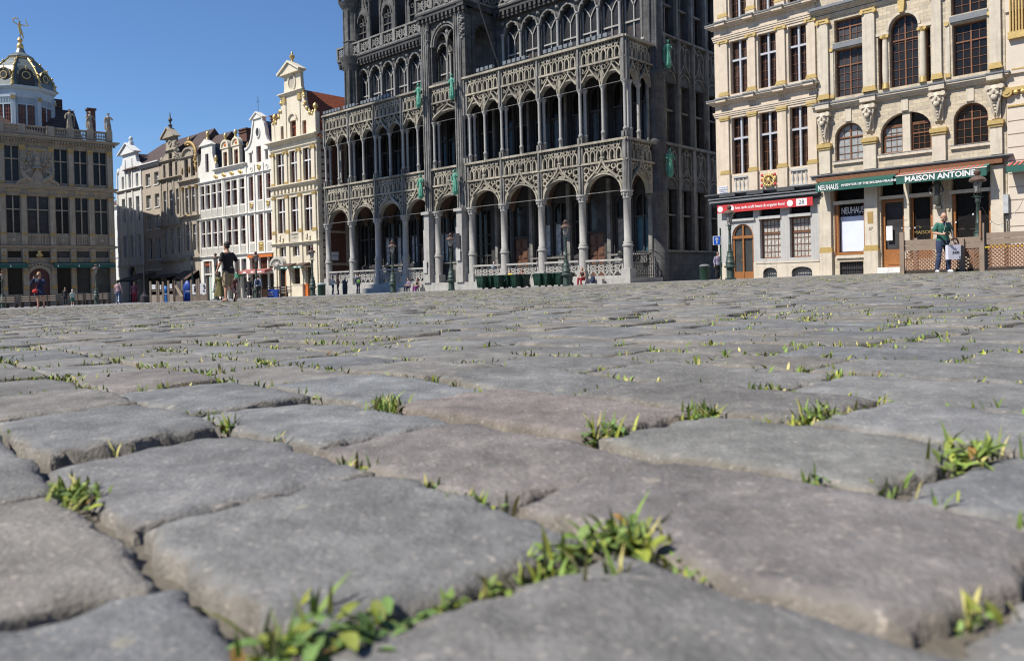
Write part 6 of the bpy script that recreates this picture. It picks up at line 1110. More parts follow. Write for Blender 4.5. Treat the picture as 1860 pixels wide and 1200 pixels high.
for x in pil:
    pilaster(t, g, x - .22, x + .22, 12.15, 16.05, -.15, .25, .5, False); pilaster(t, g, x - .22, x + .22, 7.1, 11.1, -.15, .25, .25, False); t.box(x - .25, x + .25, -.18, 0, 6.1, 7.1)
    t.box(x - .22, x + .22, -.2, 0, 4.5, 5.75).box(x - .25, x + .25, -.15, 0, -1, 1.6).box(x - .2, x + .2, -.1, 0, 1.6, 4.2); g.box(x - .28, x + .28, -.26, 0, 4.3, 4.62); g.box(x - .24, x + .24, -.2, 0, 1.65, 2.0).ell((x, -.22, 5.2), (.14, .08, .25), 6, 4); g.box(x - .22, x + .22, -.14, 0, 3.3, 3.45)
for z, h, p in ((5.8, .25, .3), (11.75, .35, .4), (16.6, .4, .6), (11.1, .15, .15)): t.cornice(-16, 0, z, h, p)
for i in range(62): t.box(-15.8 + i * .26, -15.66 + i * .26, -.45, 0, 16.45, 16.6)
for a, c in bay: t.box(a + .3, c - .3, -.05, 0, 11.25, 11.7)
t.obj('stone_trim', ROI2, H)
for i, (a, c) in enumerate(bay):
    if i in (3, 5, 1): balustrade(H, a + .3, c - .3, 6.2, 7.15, -.12, ROI2, 7, r=.08, rail=.1)
    else: t2 = MB(); t2.bar(circ((a + c) / 2, 6.65, .33, 14), .09, -.1, 0, True); t2.ell(((a + c) / 2, -.04, 6.65), (.24, .08, .26), 8, 5); t2.obj('medallion', ROI2, H)
    n = 7 if i == 3 else 5; q = MB(); [q.box(a + .4 + k * (c - a - .8) / n, a + .4 + k * (c - a - .8) / n + .12, -.07, -.05, 11.35, 11.6) for k in range(n)]; q.obj('gilded_inscription', GOLDD, H)
g.obj('gilded_trim', GOLDD, H)
for a, c in bay: balustrade(H, a + .3, c - .3, 17.15, 18.05, -.3, ROI2, 8, r=.075, rail=.13, thick=.3)
q = MB(); [q.box(x - .3, x + .3, -.38, .1, 17.1, 18.12) for x in pil]; q.obj('balustrade_piers', ROI2, H)
# carved trophy panel
q = MB(); q.prism([(-8.4, 14.6), (-8.0, 15.9), (-6.1, 15.9), (-5.6, 14.6), (-6.2, 12.9), (-7.8, 12.9)], -.12, .0); q.prism([(-8.0, 12.05), (-7.05, 13.9), (-6.1, 12.05)], -.35, -.05); q.ell((-7.05, -.3, 14.2), (.35, .28, .5), 10, 8); q.ell((-7.05, -.35, 14.8), (.25, .2, .28), 8, 6); q.lathe(-7.05, -.3, [(.5, 13.75), (.42, 13.95), (.2, 14.05)], 10)
for s_ in (-1, 1):
    x = -7.05
    q.tube([(x + s_ * .4, -.3, 12.5), (x + s_ * 1.1, -.45, 12.9), (x + s_ * 1.35, -.4, 13.5)], [.2, .26, .16], 7).ell((x + s_ * 1.35, -.45, 13.75), (.16, .16, .18), 8, 6).tube([(x + s_ * 1.2, -.5, 13.3), (x + s_ * .7, -.55, 13.55)], .09, 6)
    q.tube([(x + s_ * 1.1, -.45, 12.7), (x + s_ * 1.7, -.5, 12.35), (x + s_ * 1.85, -.4, 12.05)], [.18, .14, .08], 6); q.prism([(x + s_ * .6, 12.1), (x + s_ * 1.9, 12.05), (x + s_ * 1.8, 12.4), (x + s_ * .9, 12.9)], -.3, -.1)
    for k in range(4): q.tube([(x + s_ * (.25 + k * .22), -.1, 13.3), (x + s_ * (.5 + k * .3), -.18, 15.5)], .06, 5); q.ell((x + s_ * (.5 + k * .22), -.25, 14.2 + (k % 2) * .4), (.16, .12, .16), 6, 5)
q.obj('trophy_relief', ROI2, H); q = MB(); [q.ell((-7.05 + 1.1 * math.cos(i * 1.1), -.22, 14.6 + .9 * math.sin(i * 1.1)), (.1, .08, .1), 6, 4) for i in range(9)]; q.box(-7.8, -6.3, -.16, -.1, 15.55, 15.75); q.obj('relief_gilding', GOLDD, H)
q = MB(); q.ell((-7.1, -.35, 5.4), (.17, .17, .22), 8, 7).lathe(-7.1, -.3, [(.12, 4.85), (.34, 5.0), (.3, 5.2), (.1, 5.3)], 8); q.obj('bust', GOLD, H); q = MB(); q.bar(arch(-7.1, 2.85, 1.05, 1.1, 14), .28, -.12, 0).box(-8.3, -8.0, -.12, 0, -1, 2.85).box(-6.2, -5.9, -.12, 0, -1, 2.85); [q.ell((-7.1 + (i - 3) * .3, -.15, 4.25 - abs(i - 3) * .06), (.15, .1, .14), 6, 4) for i in range(7)]; q.obj('door_surround', ROI2, H); MB().box(-8.0, -6.2, .2, .25, -1, 3.8).obj('door', mat('dark_red_door', (.09, .02, .018), .5), H)
for x0, x1 in ((-5.9, -.25), (-13.6, -8.2)):
    a_ = awning(x0, x1, 4.4, 4.15, .9, .38, GREENC, -.1, 'awning', H); q = MB(); n = 3; [q.prism([(x0 + (x1 - x0) * (k + .17) / n - .07, 3.95), (x0 + (x1 - x0) * (k + .17) / n, 4.1), (x0 + (x1 - x0) * (k + .17) / n + .07, 3.95), (x0 + (x1 - x0) * (k + .17) / n, 3.86)], -1.03, -1.02) for k in range(n)]; q.obj('valance_emblem', TXTW, a_); MB().box(x0, x1, -1.03, -.99, 4.13, 4.19).obj('awning_bar', LEAD, a_)
# octagonal lantern and dome (set back from the front)
LX, LY = -7.45, 5.0; l = MB(); OR = math.pi / 8 + .0; rr = 2.85
l.lathe(LX, LY, [(rr, 16.9), (rr, 22.2), (rr + .12, 22.25), (rr + .15, 23.0), (rr + .35, 23.1), (rr + .5, 23.3), (rr + .5, 23.42)], 8, False, rot=OR)
for k in range(8):
    a = k * math.pi / 4 + OR; l.lathe(LX + rr * math.cos(a), LY + rr * math.sin(a), [(.33, 17.8), (.33, 18.8), (.27, 18.85), (.27, 22.0), (.36, 22.1), (.36, 22.6)], 4, False, rot=a + .785)
l.obj('lantern', BLUEG, H); lw = MB(); lf = MB(); lg = MB(); ap_ = rr * math.cos(math.pi / 8)
for k in range(8):
    a = k * math.pi / 4; T = lambda x, y, z, a=a: (LX + (ap_ + y) * math.cos(a) - x * math.sin(a), LY + (ap_ + y) * math.sin(a) + x * math.cos(a), z)
    q = MB(T); q.box(-.72, .72, .0, .04, 18.95, 21.5); lw.add(q.v, q.f); q = MB(T); q.box(-.9, -.8, -.02, .1, 18.85, 21.6).box(.8, .9, -.02, .1, 18.85, 21.6).box(-.06, .06, 0, .1, 18.9, 21.5).box(-.9, .9, 0, .12, 21.5, 21.62).box(-.9, .9, 0, .14, 18.75, 18.92)
    [q.box(-.8 + i * .17, -.76 + i * .17, 0, .08, 21.65, 22.15) for i in range(10)]; lf.add(q.v, q.f); q = MB(T); [q.box(-.78, .78, .04, .06, z, z + .03) for z in (19.4, 19.8, 20.2, 20.6, 21.0)]; [q.box(x, x + .03, .04, .06, 18.95, 21.5) for x in (-.55, -.3, .27, .52)]; lg.add(q.v, q.f)
    a2 = a + OR; q = MB(); q.box(-.2, .2, -.2, .2, 22.0, 22.35); c_, s_ = math.cos(a2), math.sin(a2); lg2 = [(LX + (rr + .12) * c_ + p[0] * c_ - p[1] * s_, LY + (rr + .12) * s_ + p[0] * s_ + p[1] * c_, p[2]) for p in q.v]
    MB().add(lg2, q.f).obj('gilded_capital', GOLDD, H)
lw.obj('lantern_panes', GLASSW, H); lf.obj('lantern_frames', BLUEG, H); lg.obj('lantern_glazing_bars', REDW, H)
prof = [(3.2, 23.4), (3.05, 24.0), (2.75, 24.8), (2.25, 25.6), (1.65, 26.25), (1.2, 26.7), (1.15, 26.75)]
dmm = MB(); dmm.lathe(LX, LY, prof, 8, False, rot=OR); dmm.lathe(LX, LY, [(1.15, 26.75), (1.3, 26.85), (1.1, 27.05), (.5, 27.4), (.3, 27.9)], 8, False, rot=OR); dmm.obj('dome', mat('dome_lead', (.17, .195, .185), .42, (.07, .085, .085), 2, 1, .01, 12), H)
g = MB()
for k in range(8):
    a = k * math.pi / 4 + OR
    g.tube([(LX + (r + .05) * math.cos(a), LY + (r + .05) * math.sin(a), z) for r, z in prof], .075, 6); g.lathe(LX + 3.05 * math.cos(a), LY + 3.05 * math.sin(a), [(.12, 23.4), (.2, 23.7), (.08, 23.95), (.12, 24.2), (.02, 24.6)], 6)
    for j in range(5): r, z = prof[j]; g.ell((LX + (r + .16) * math.cos(a), LY + (r + .16) * math.sin(a), z), (.12, .12, .13), 6, 4)
    a = k * math.pi / 4; T = lambda x, y, z, a=a: (LX + (2.45 + y) * math.cos(a) - x * math.sin(a), LY + (2.95 + y) * math.sin(a) + x * math.cos(a), z); q = MB(T); q.bar(circ(0, 24.45, .36, 14), .08, .12, .22, True); q.tube([(0, .1, 25.0), (0, .1, 25.5)], [.1, .03], 5); q.bar(arch(0, 24.5, .7, .7), .05, .08, .16); g.add(q.v, q.f)
g.bar([], .1, 0, 0) if 0 else None
g.lathe(LX, LY, [(1.2, 26.7), (1.24, 26.85), (1.1, 26.87)], 8, False, rot=OR); g.lathe(LX, LY, [(.4, 27.4), (.2, 27.7), (.35, 28.0), (.3, 28.3), (.12, 28.5), (.28, 28.75), (.2, 28.95), (.05, 29.1)], 8); g.obj('dome_gilding', GOLD, H)
q = MB()
for k in range(8): a = k * math.pi / 4; T = lambda x, y, z, a=a: (LX + (2.45 + y) * math.cos(a) - x * math.sin(a), LY + (2.95 + y) * math.sin(a) + x * math.cos(a), z); s_ = MB(T); s_.prism(circ(0, 24.45, .36, 14), 0, .2); s_.prism([(-.75, 23.5), (-.75, 24.5)] + arch(0, 24.5, .75, .7)[1:-1] + [(.75, 24.5), (.75, 23.5)], -.4, .1); q.add(s_.v, s_.f)
q.obj('dome_windows', IRONB, H)
f = MB(); b0 = 29.0; f.tube([(LX, LY, b0), (LX + .05, LY, b0 + .5), (LX, LY, b0 + .95)], [.06, .09, .13], 6).tube([(LX + .35, LY + .2, b0 + .05), (LX + .2, LY, b0 + .5), (LX + .03, LY, b0 + .95)], [.05, .09, .13], 6).lathe(LX, LY, [(.14, b0 + .9), (.13, b0 + 1.1), (.2, b0 + 1.4), (.08, b0 + 1.5)], 8).ell((LX, LY, b0 + 1.65), (.11, .11, .14), 8, 6)
f.tube([(LX - .18, LY, b0 + 1.4), (LX - .5, LY, b0 + 1.55), (LX - .62, LY, b0 + 1.85)], .055, 5).tube([(LX + .18, LY, b0 + 1.4), (LX + .55, LY, b0 + 1.35), (LX + .8, LY, b0 + 1.45)], .055, 5).tube([(LX - .62, LY, b0 + 1.85), (LX - .3, LY, b0 + 2.05), (LX - .05, LY, b0 + 1.95)], .06, 5).tube([(LX + .8, LY, b0 + 1.45), (LX + .6, LY, b0 + 1.75), (LX + .55, LY, b0 + 2.1)], .045, 5); f.obj('gilded_figure', GOLD, H)
for i, x in enumerate((-4.0, -2.1, -.35)):
    o = link('rooftop_statue', figure(None, i).mesh('rooftop_statue', ROI2), H, (x, -.15, 18.2)); o.scale = (1.15, 1.15, 1.02)
q = MB(); q.prismx([(1, 17.2), (5, 21.0), (9, 17.2)], -16, -2.6); q.box(-4.6, -3.6, 5.5, 6.6, 20.5, 22.2); q.obj('roof', TILED, H); q = MB(); q.box(-1.6, -.9, 3, 3.9, 17.2, 20.9).box(-1.7, -.8, 2.9, 4.0, 20.9, 21.1).obj('chimney', BRICK, H)
for ch_ in H.children:
    if ch_.name.split('.')[0] in ('lantern', 'lantern_pane', 'lantern_frame', 'glazing_bars', 'gilded_capital', 'dome', 'dome_gilding', 'dome_window', 'gilded_figure'): ch_.location.z = -.95
# the sides of the square behind and beside the camera
def row_block(name, label, cat, o, ang, L_, z1, roof, m, n, z0s, dep=14, parts=None):
    q = thing(name, label, cat, o, ang); b = MB(); ops = []; p = L_ / n
    for i in range(n):
        for za, zb in z0s: ops.append((p * i + p * .25, p * i + p * .75, za, zb))
    b.wall(0, L_, -2, z1, 0, .6, ops); b.box(.01, L_ - .01, .6, dep, -2, z1); b.obj('wall', m, q); r = MB(); r.prismx([(-.3, z1), (dep / 2, roof), (dep, z1)], 0, L_); r.obj('roof', G_ROOF, q)
    for k, (za, zb) in enumerate(z0s): g_ = MB(); g_.box(.2, L_ - .2, .4, .42, za, zb); g_.obj('window_band', GLASS, q)
    c = MB(); [c.cornice(0, L_, z, .3, .3) for z in (z0s[0][1] + .6, z1 - .35)]; c.obj('cornice', m, q); return q
row_block('town_hall', 'long pale gothic town hall behind the camera, outside the frame', 'town hall', (18.0, -51.7, .5), R_(-42 + 180), 118, 19, 25, SAND2, 36, [(1, 4.5), (6.5, 10), (12.5, 16.5)])
row_block('ducal_mansion', 'long cream mansion front closing the square on the right, outside the frame', 'mansion', (52.0, 12.0, 1.0), R_(232), 75, 18, 23, SAND2, 28, [(1, 4), (6.5, 10), (12, 15.5)])
T_ = thing('town_hall_tower', 'slender pale gothic spire of the town hall outside the left of the frame', 'tower', (-78.6, 41.5, -1.3), R_(20)); b = MB(); b.box(-2.1, 2.1, -2.1, 2.1, 0, 84); b.lathe(0, 0, [(2.5, 84), (2.4, 102), (2.9, 102.5), (2.2, 104), (.1, 118)], 8, False, rot=.39)
for x in (-2.1, 2.1):
    for y in (-2.1, 2.1): b.lathe(x, y, [(.5, 0), (.5, 86), (.05, 92)], 6, False)
b.obj('shaft', SAND2, T_)

# ================================================================ STREET FURNITURE
LAMPG = 'cast iron lanterns round the square'
def lamp(label, px, Y, h=3.65, hd=0):
    x, y, z = ray_at(px, Y); o = thing('street_lamp', label, 'street lamp', (x, y, z - .02), 0, LAMPG); s = h / 3.65
    if 'lampb' not in WC:
        b = MB(); b.box(-.2, .2, -.2, .2, 0, .1); b.lathe(0, 0, [(.2, .05), (.18, .1), (.18, .58), (.3, .62), (.3, .66), (.22, .7), (.2, .82), (.24, .84), (.2, .9), (.17, 1.1), (.19, 1.12), (.15, 1.18), (.13, 1.36), (.15, 1.38), (.1, 1.42)], 12)
        b.lathe(0, 0, [(.09, 1.4), (.075, 1.7), (.09, 1.72), (.07, 1.76), (.055, 2.42), (.075, 2.44), (.085, 2.52), (.075, 2.6), (.11, 2.63), (.11, 2.66), (.05, 2.68)], 12); b.tube([(-.2, 0, 2.66), (.2, 0, 2.66)], .015, 6)
        for k in range(4): a = k * math.pi / 2 + .78; b.tube([(.04 * math.cos(a), .04 * math.sin(a), 2.66), (.13 * math.cos(a), .13 * math.sin(a), 2.75), (.11 * math.cos(a), .11 * math.sin(a), 2.84)], .014, 5)
        for k in range(8): a = k * math.pi / 4; b.lathe(.155 * math.cos(a), .155 * math.sin(a), [(.03, .12), (.03, .56)], 5)
        l = MB(); l.lathe(0, 0, [(.09, 2.82), (.165, 3.22), (.165, 3.23)], 6, False); c = MB(); c.lathe(0, 0, [(.12, 2.8), (.12, 2.83), (.08, 2.84)], 6, False)
        for k in range(6): a = k * math.pi / 3; c.tube([(.095 * math.cos(a), .095 * math.sin(a), 2.82), (.17 * math.cos(a), .17 * math.sin(a), 3.23)], .010, 4)
        c.lathe(0, 0, [(.25, 3.2), (.27, 3.25), (.2, 3.34), (.1, 3.4), (.06, 3.42), (.1, 3.46), (.11, 3.56), (.06, 3.6), (.01, 3.66)], 12)
        for k in range(6): a = k * math.pi / 3 + .5; c.ell((.22 * math.cos(a), .22 * math.sin(a), 3.28), (.03, .03, .04), 5, 4)
        bb = MB(); bb.ell((0, 0, 3.05), (.04, .04, .07), 8, 6)
        WC['lampb'] = (b.mesh('post', IRONG), l.mesh('lantern_glass', LGLASS), c.mesh('lantern_cap', COPPER), bb.mesh('bulb', WPLAS))
    for n, m in zip(('post', 'lantern_glass', 'lantern_cap', 'bulb'), WC['lampb']): link(n, m, o)
    o.scale = (s * 1.05, s * 1.05, s); return o
lamp('tall green lamp with brown cap behind the timber fence at the right', 1778, 29.5, 3.75)
lamp('green lamp standing before the arched wooden door of the red-sign house', 1327, 38.9, 3.65)
lamp('green lamp in front of the palace between the two right-hand columns and beside the bins', 1029, 43.8)
lamp('green lamp in front of the shaded central portal of the palace', 820, 50.5)
lamp('green lamp at the corner of the cream gabled house beside the brick flank', 568, 59)
lamp('dark lamp close to the palace steps in front of the third arch from the left', 714, 50, 3.3)
lamp('lamp in front of the pink awning behind the walking couple', 466, 62); lamp('lamp just left of the walking man in shorts', 393, 62)
lamp('lamp before the slanting awnings, left of the green board', 350, 64); lamp('thin lamp before the last shop window of the domed guildhall', 175, 72); lamp('lamp cut by the left edge before the guildhall shopfront', 5, 78)
def sitem(name, label, cat, px, Y, rz=0, group=None, dz=0):
    x, y, z = ray_at(px, Y); return thing(name, label, cat, (x, y, z + dz), rz, group)
o = sitem('one_way_sign', 'blue square one-way sign with white arrow on a dark green pole', 'road sign', 1310, 45); MB().tube([(0, 0, -.1), (0, 0, 2.9)], .045, 8).obj('pole', BINGR, o)
s = MB(); s.box(-.44, -.02, -.08, -.05, 1.95, 2.45).obj('sign_plate', TXTW, o); s = MB(); s.box(-.41, -.05, -.09, -.08, 1.98, 2.42); s = s.obj('blue_field', BLUESIGN, o); MB().box(-.255, -.205, -.1, -.09, 2.03, 2.28).prism([(-.23, 2.38), (-.34, 2.24), (-.12, 2.24)], -.1, -.09).obj('arrow', TXTW, s)
o = sitem('litter_bin', 'round dark green litter bin with metal lid in the shaded side street', 'litter bin', 1280, 47.5); MB().lathe(0, 0, [(.28, 0), (.29, .05), (.29, .8), (.31, .82)], 16).obj('body', BINGR, o); MB().lathe(0, 0, [(.31, .82), (.31, .86), (.2, .93), (.02, .95)], 16).obj('lid', LEAD, o)
# wheeled bins parked in front of the gallery
nb0 = [(878, 47.0), (892, 47.1), (906, 46.9), (922, 47.1), (937, 46.9), (951, 47.2), (981, 46.6), (993, 46.5), (1005, 46.7), (1017, 46.5), (1029, 46.6)]
pos = ['leftmost, its lid nearly hidden by the lattice rail', 'second from the left in the longer row', 'third from the left in the longer row', 'the one with a faint white mark in the longer row', 'the one under the yellow shirt', 'last one before the gap between the rows', 'first one right of the gap', 'second right of the gap', 'the one with a white mark in the shorter row', 'next to last before the lamp', 'the one at the foot of the lamp']
for i, (px, Y) in enumerate(nb0):
    o = sitem('wheeled_bin', 'dark green wheeled bin, ' + pos[i], 'wheeled bin', px, Y, KA, 'green wheeled bins before the arcade')
    if 'bin' not in WC:
        b = MB(); b.add([(-.24, -.26, .08), (.24, -.26, .08), (.24, .2, .08), (-.24, .2, .08), (-.29, -.33, .72), (.29, -.33, .72), (.29, .3, .72), (-.29, .3, .72)], [(0, 3, 2, 1), (4, 5, 6, 7), (0, 1, 5, 4), (1, 2, 6, 5), (2, 3, 7, 6), (3, 0, 4, 7)]); [b.box(x - .012, x + .012, -.315, -.27, .15, .66) for x in (-.2, -.07, .07, .2)]; b.box(-.31, .31, -.35, .32, .68, .72)
        l = MB(); l.box(-.31, .31, -.36, .33, .72, .76).box(-.26, .26, -.28, .25, .76, .79).tube([(-.25, .38, .7), (.25, .38, .7)], .018); w2 = MB(); w2.prismx(circ(.24, .1, .1, 12), -.27, -.22).prismx(circ(.24, .1, .1, 12), .22, .27); WC['bin'] = (b.mesh('body', BINGR), l.mesh('lid', BINGR), w2.mesh('wheels', IRONB))
    for n, m in zip(('body', 'lid', 'wheels'), WC['bin']): link(n, m, o)
    if i in (3, 8): MB().bar(circ(0, .48, .07, 10), .02, -.345, -.335, True).obj('white_mark', TXTW, o)
# timber terrace fence at the right, in front of the green-awning house
def fence(name, label, px0, Y0, px1, Y1, top=1.02, lat=True, group='timber terrace screens at the right'):
    a = Vector(ray_at(px0, Y0)); b_ = Vector(ray_at(px1, Y1)); L_ = (b_.xy - a.xy).length; o = thing(name, label, 'fence', a, math.atan2(b_.y - a.y, b_.x - a.x), group); zt = top
    q = MB(); q.box(.05, L_ - .05, -.03, .03, zt - .14, zt + .02).box(.05, L_ - .05, -.028, .028, zt - .31, zt - .15); q.obj('rail', WOODG, o)
    l = MB(); z0, z1 = .10, zt - .33; h = z1 - z0; st = .105; n = int((L_ + h) / st)
    for i in range(n):
        x0 = -h + i * st
        for sgn, y in ((1, -.012), (-1, .0)):
            xa, xb = x0, x0 + h; za, zb = (z0, z1) if sgn > 0 else (z1, z0)
            if xa < .08: t = (.08 - xa) / h; za += (zb - za) * t; xa = .08
            if xb > L_ - .08: t = (xb - (L_ - .08)) / h; zb -= ((zb - za) * h / max(xb - xa, 1e-4)) * t if 0 else 0; f_ = (L_ - .08 - xa) / max(xb - xa, 1e-4); zb = za + (zb - za) * f_; xb = L_ - .08
            if xb > xa + .02: l.bar([(xa, za), (xb, zb)], .036, y, y + .011)
    l.obj('lattice', LATT, o); q = MB(); q.box(.06, L_ - .06, -.02, .02, .0, .11); q.obj('bottom_rail', DWOOD, o); return o, L_
def post(px, Y, h, label): x, y, z = ray_at(px, Y); o = thing('fence_post', label, 'fence post', (x, y, z), RAN, 'upright posts of the terrace screens'); MB().box(-.07, .07, -.06, .06, -.05, h).obj('shaft', WOODG, o); return o
o, L_ = fence('terrace_screen', 'lattice screen with two weathered rails behind the man in green', 1641, 24.9, 1786, 23.2)
for x in (.0, 1.72, L_): MB().box(x - .065, x + .065, -.1, -.03, -.05, 1.0 if 0 < x < L_ else (1.42 if x else 1.3)).obj('post', WOODG, o)
MB().box(L_ - .03, L_ + .01, -.16, -.1, .98, 1.78).obj('lamp_bracket', LATT, o); MB().tube([(.0, -.1, 1.3), (.0, -.1, 1.65), (.18, -.1, 1.66)], .012, 5).obj('light_hook', COPPER, o)
o2, L2 = fence('terrace_screen', 'lattice screen at the far right with yellow light showing through its top', 1790, 23.1, 1905, 21.9, 1.07)
fence('terrace_screen', 'lattice screen wholly beyond the right edge of the picture', 1912, 21.8, 2060, 20.6, 1.07)
o3 = sitem('terrace_table', 'low yellow painted terrace table behind the right-hand lattice screen', 'table', 1835, 25.0, RAN); MB().box(-.7, .7, -.4, .4, .7, .74).obj('tabletop', mat('yellow_paint', (.75, .55, .03), .5), o3); MB().box(-.65, -.6, -.35, .35, 0, .7).box(.6, .65, -.35, .35, 0, .7).obj('legs', DWOOD, o3)
for px, Y, h, lb in ((1664, 27.0, 1.18, 'grey post behind the screen just left of the man in green'), (1745, 26.8, 1.02, 'short grey post seen over the rail in the wide shop window'), (1766, 27.0, 1.02, 'short grey post right of another in the wide shop window')):
    o = post(px, Y, h, lb); MB().tube([(-.05, -.08, h - .2), (-.05, -.08, h + .38), (.16, -.08, h + .39)], .012, 5).obj('light_hook', COPPER, o)
o = sitem('string_lights', 'string of small white globe bulbs hung over the terrace screens', 'string lights', 1640, 25.5); P_ = [Vector(ray_at(px, Y)) - o.location + Vector((0, 0, h)) for px, Y, h in ((1630, 27.0, 1.62), (1668, 27.0, 1.58), (1786, 23.4, 1.86), (1836, 30.5, 2.1), (1860, 28, 2.4))]
q = MB(); bl = MB()
for i in range(len(P_) - 1):
    a, b_ = P_[i], P_[i + 1]; pts = [a.lerp(b_, t / 8) - Vector((0, 0, .16 * (a - b_).length / 3 * 4 * (t / 8) * (1 - t / 8))) for t in range(9)]; q.tube(pts, .007, 4)
    for t in ((2, 5, 7) if i < 3 else (3,)): bl.ell(pts[t] - Vector((0, 0, .05)), (.028, .028, .034), 8, 6)
q.obj('cable', IRONB, o); bl.obj('bulbs', TXTW, o)
# terrace screens and clutter at the left
def vscreen(label, px0, px1, Y, kind, h=1.35):
    a = Vector(ray_at(px0, Y)); b_ = Vector(ray_at(px1, Y)); L_ = (b_.xy - a.xy).length; o = thing('terrace_divider', label, 'divider', a, 0, 'dividers of the left terrace'); q = MB(); q.box(-.05, .05, -.05, .05, -.1, h).box(L_ - .05, L_ + .05, -.05, .05, -.1, h); q.obj('post', WOODG, o)
    if kind == 'menu': MB().box(.1, L_ - .1, -.05, -.02, h * .62, h * .84).obj('menu_board', WPLAS, o); MB().box(.05, L_ - .05, -.03, .03, h * .52, h * .58).obj('rail', WOODG, o); MB().box(.06, L_ - .06, -.04, .04, 0, h * .36).obj('planter', mat('pale_timber', (.42, .36, .29), .8, (.33, .28, .23), 6, .9), o)
    elif kind == 'poster':
        p = MB().box(.08, L_ - .08, -.05, -.02, h * .3, h * .78).obj('poster', WPLAS, o); q = MB(); rs = random.Random(px0)
        for k in range(7): x = .2 + rs.random() * (L_ - .4); z = h * (.36 + rs.random() * .34); q.prism([(x, z), (x + .07, z + .1), (x + .12, z + .02)], -.06, -.055)
        q.obj('printed_marks', TXTK, p); MB().box(.06, L_ - .06, -.04, .04, 0, h * .27).obj('base_board', WOODG, o)
    else: MB().box(.06, L_ - .06, -.01, .01, h * .3, h * .95).obj('clear_panel', mat('dusty_plastic', (.16, .15, .14), .25, (.09, .09, .09), 5, .9), o); MB().box(.06, L_ - .06, -.04, .04, 0, h * .3).obj('base_board', WOODG, o)
    return o
vscreen('leftmost divider with a cream menu board over a planter', 273.5, 286, 50, 'menu'); vscreen('divider with an ochre rail, second from the left', 288, 296.5, 50, 'menu', 1.3); vscreen('divider with a white menu board right of the bright blue sheet', 306, 316, 50, 'menu'); vscreen('clear-panelled divider leaning a pale plank', 317, 331, 50, 'clear')
vscreen('narrow white printed screen right of the blue covered stack', 347.5, 358, 50, 'poster'); vscreen('wide white printed screen beside the dark post', 361.5, 377, 50, 'poster', 1.4)
o = sitem('plank', 'pale plank leaning inside the clear-panelled divider', 'plank', 324, 49.8); MB().prism([(-.25, 1.0), (-.1, 1.05), (.3, .35), (.12, .3)], -.02, .02).obj('board', mat('pale_plank', (.52, .40, .30), .7), o)
def tarp(name, label, px, Y, w_, h, m, seed):
    o = sitem(name, label, 'covered stack', px, Y); rs = random.Random(seed); b = MB(); n = 16; vs = []; fs = []
    for j in range(11):
        z = h * j / 10; r = (.92 if j < 9 else .9 - .35 * (j - 8)) * (1 + .08 * math.sin(j * 1.3 + seed)) * (.82 if 4 <= j <= 5 else 1)
        for i in range(n): a = 2 * math.pi * i / n; q = r * (1 + .09 * math.sin(3 * a + seed + j * .4)); vs.append((w_ / 2 * q * math.copysign(abs(math.cos(a)) ** .6, math.cos(a)) + .02 * math.sin(j), w_ * .4 * q * math.copysign(abs(math.sin(a)) ** .6, math.sin(a)), z))
    for j in range(10):
        for i in range(n): fs.append((j * n + i, j * n + (i + 1) % n, (j + 1) * n + (i + 1) % n, (j + 1) * n + i))
    fs.append(tuple(range(10 * n, 11 * n))); b.add(vs, fs, True); b.obj('cover', m, o); MB().tube([(-w_ * .47, -w_ * .42, h * .5), (w_ * .47, -w_ * .42, h * .47)], .015, 5).obj('cord', WPLAS, o); return o
tarp('covered_chair_stack', 'stack of terrace chairs wrapped in dark blue plastic and tied with cord', 341, 50.5, .52, 1.3, BLUETARP, 1); tarp('covered_parasol', 'bright blue plastic sheet draped over a low stack between two dividers', 301, 50.8, .32, 1.05, CYANTARP, 4)
def bench(label, px, Y, L_, rz, h=.95, m=None, rows=3, z=0, m2=None):
    o = sitem('terrace_bench', label, 'bench', px, Y, rz, 'slatted benches along the terraces', z); q = MB(); [q.box(0, L_, -.03, .03, h - .1 - k * .2, h - k * .2) for k in range(rows)]; q.obj('backrest', m or WOODG, o); MB().box(0, L_, .05, .45, .42, .46).obj('seat', m2 or DWOOD, o)
    for x in (0, L_ / 2, L_): MB().box(x - .035, x + .035, -.05, .45, -.05, .42).box(x - .035, x + .035, -.05, .02, .42, h + .04).obj('leg', DWOOD, o)
    return o
x = 0
for i, (px, lb) in enumerate(((-6, 'slatted bench cut by the left edge beside the guildhall lamp'), (37.5, 'slatted bench behind the woman photographer'), (69, 'slatted bench right behind the legs of the woman photographer'))): bench(lb, px, 76, 1.72, 0, 1.05, WOODG)
for i, (px, lb) in enumerate(((131, 'slatted bench beside the child in pale green'), (155, 'middle slatted bench under the guildhall awning'), (176, 'slatted bench next to the person in the pink top'))): bench(lb, px, 76, 1.05, 0, 1.0, WOODG)
for px, lb in ((486, 'dark terrace bench in front of the pink awning'), (509, 'terrace bench with cream slats in front of the orange door')): bench(lb, px, 61, .95, .1, .8, DWOOD if px < 500 else mat('cream_slats', (.5, .42, .32), .7), 3)
o = sitem('blue_crate', 'blue plastic crate with cream slats beside the dark bench', 'crate', 497, 60.5); MB().box(-.35, .35, -.25, .25, 0, .62).obj('box', BLUETARP, o); MB().box(-.36, -.0, -.27, -.25, .15, .22).box(-.36, 0, -.27, -.25, .34, .41).obj('slats', MATS['cream_slats'], o)
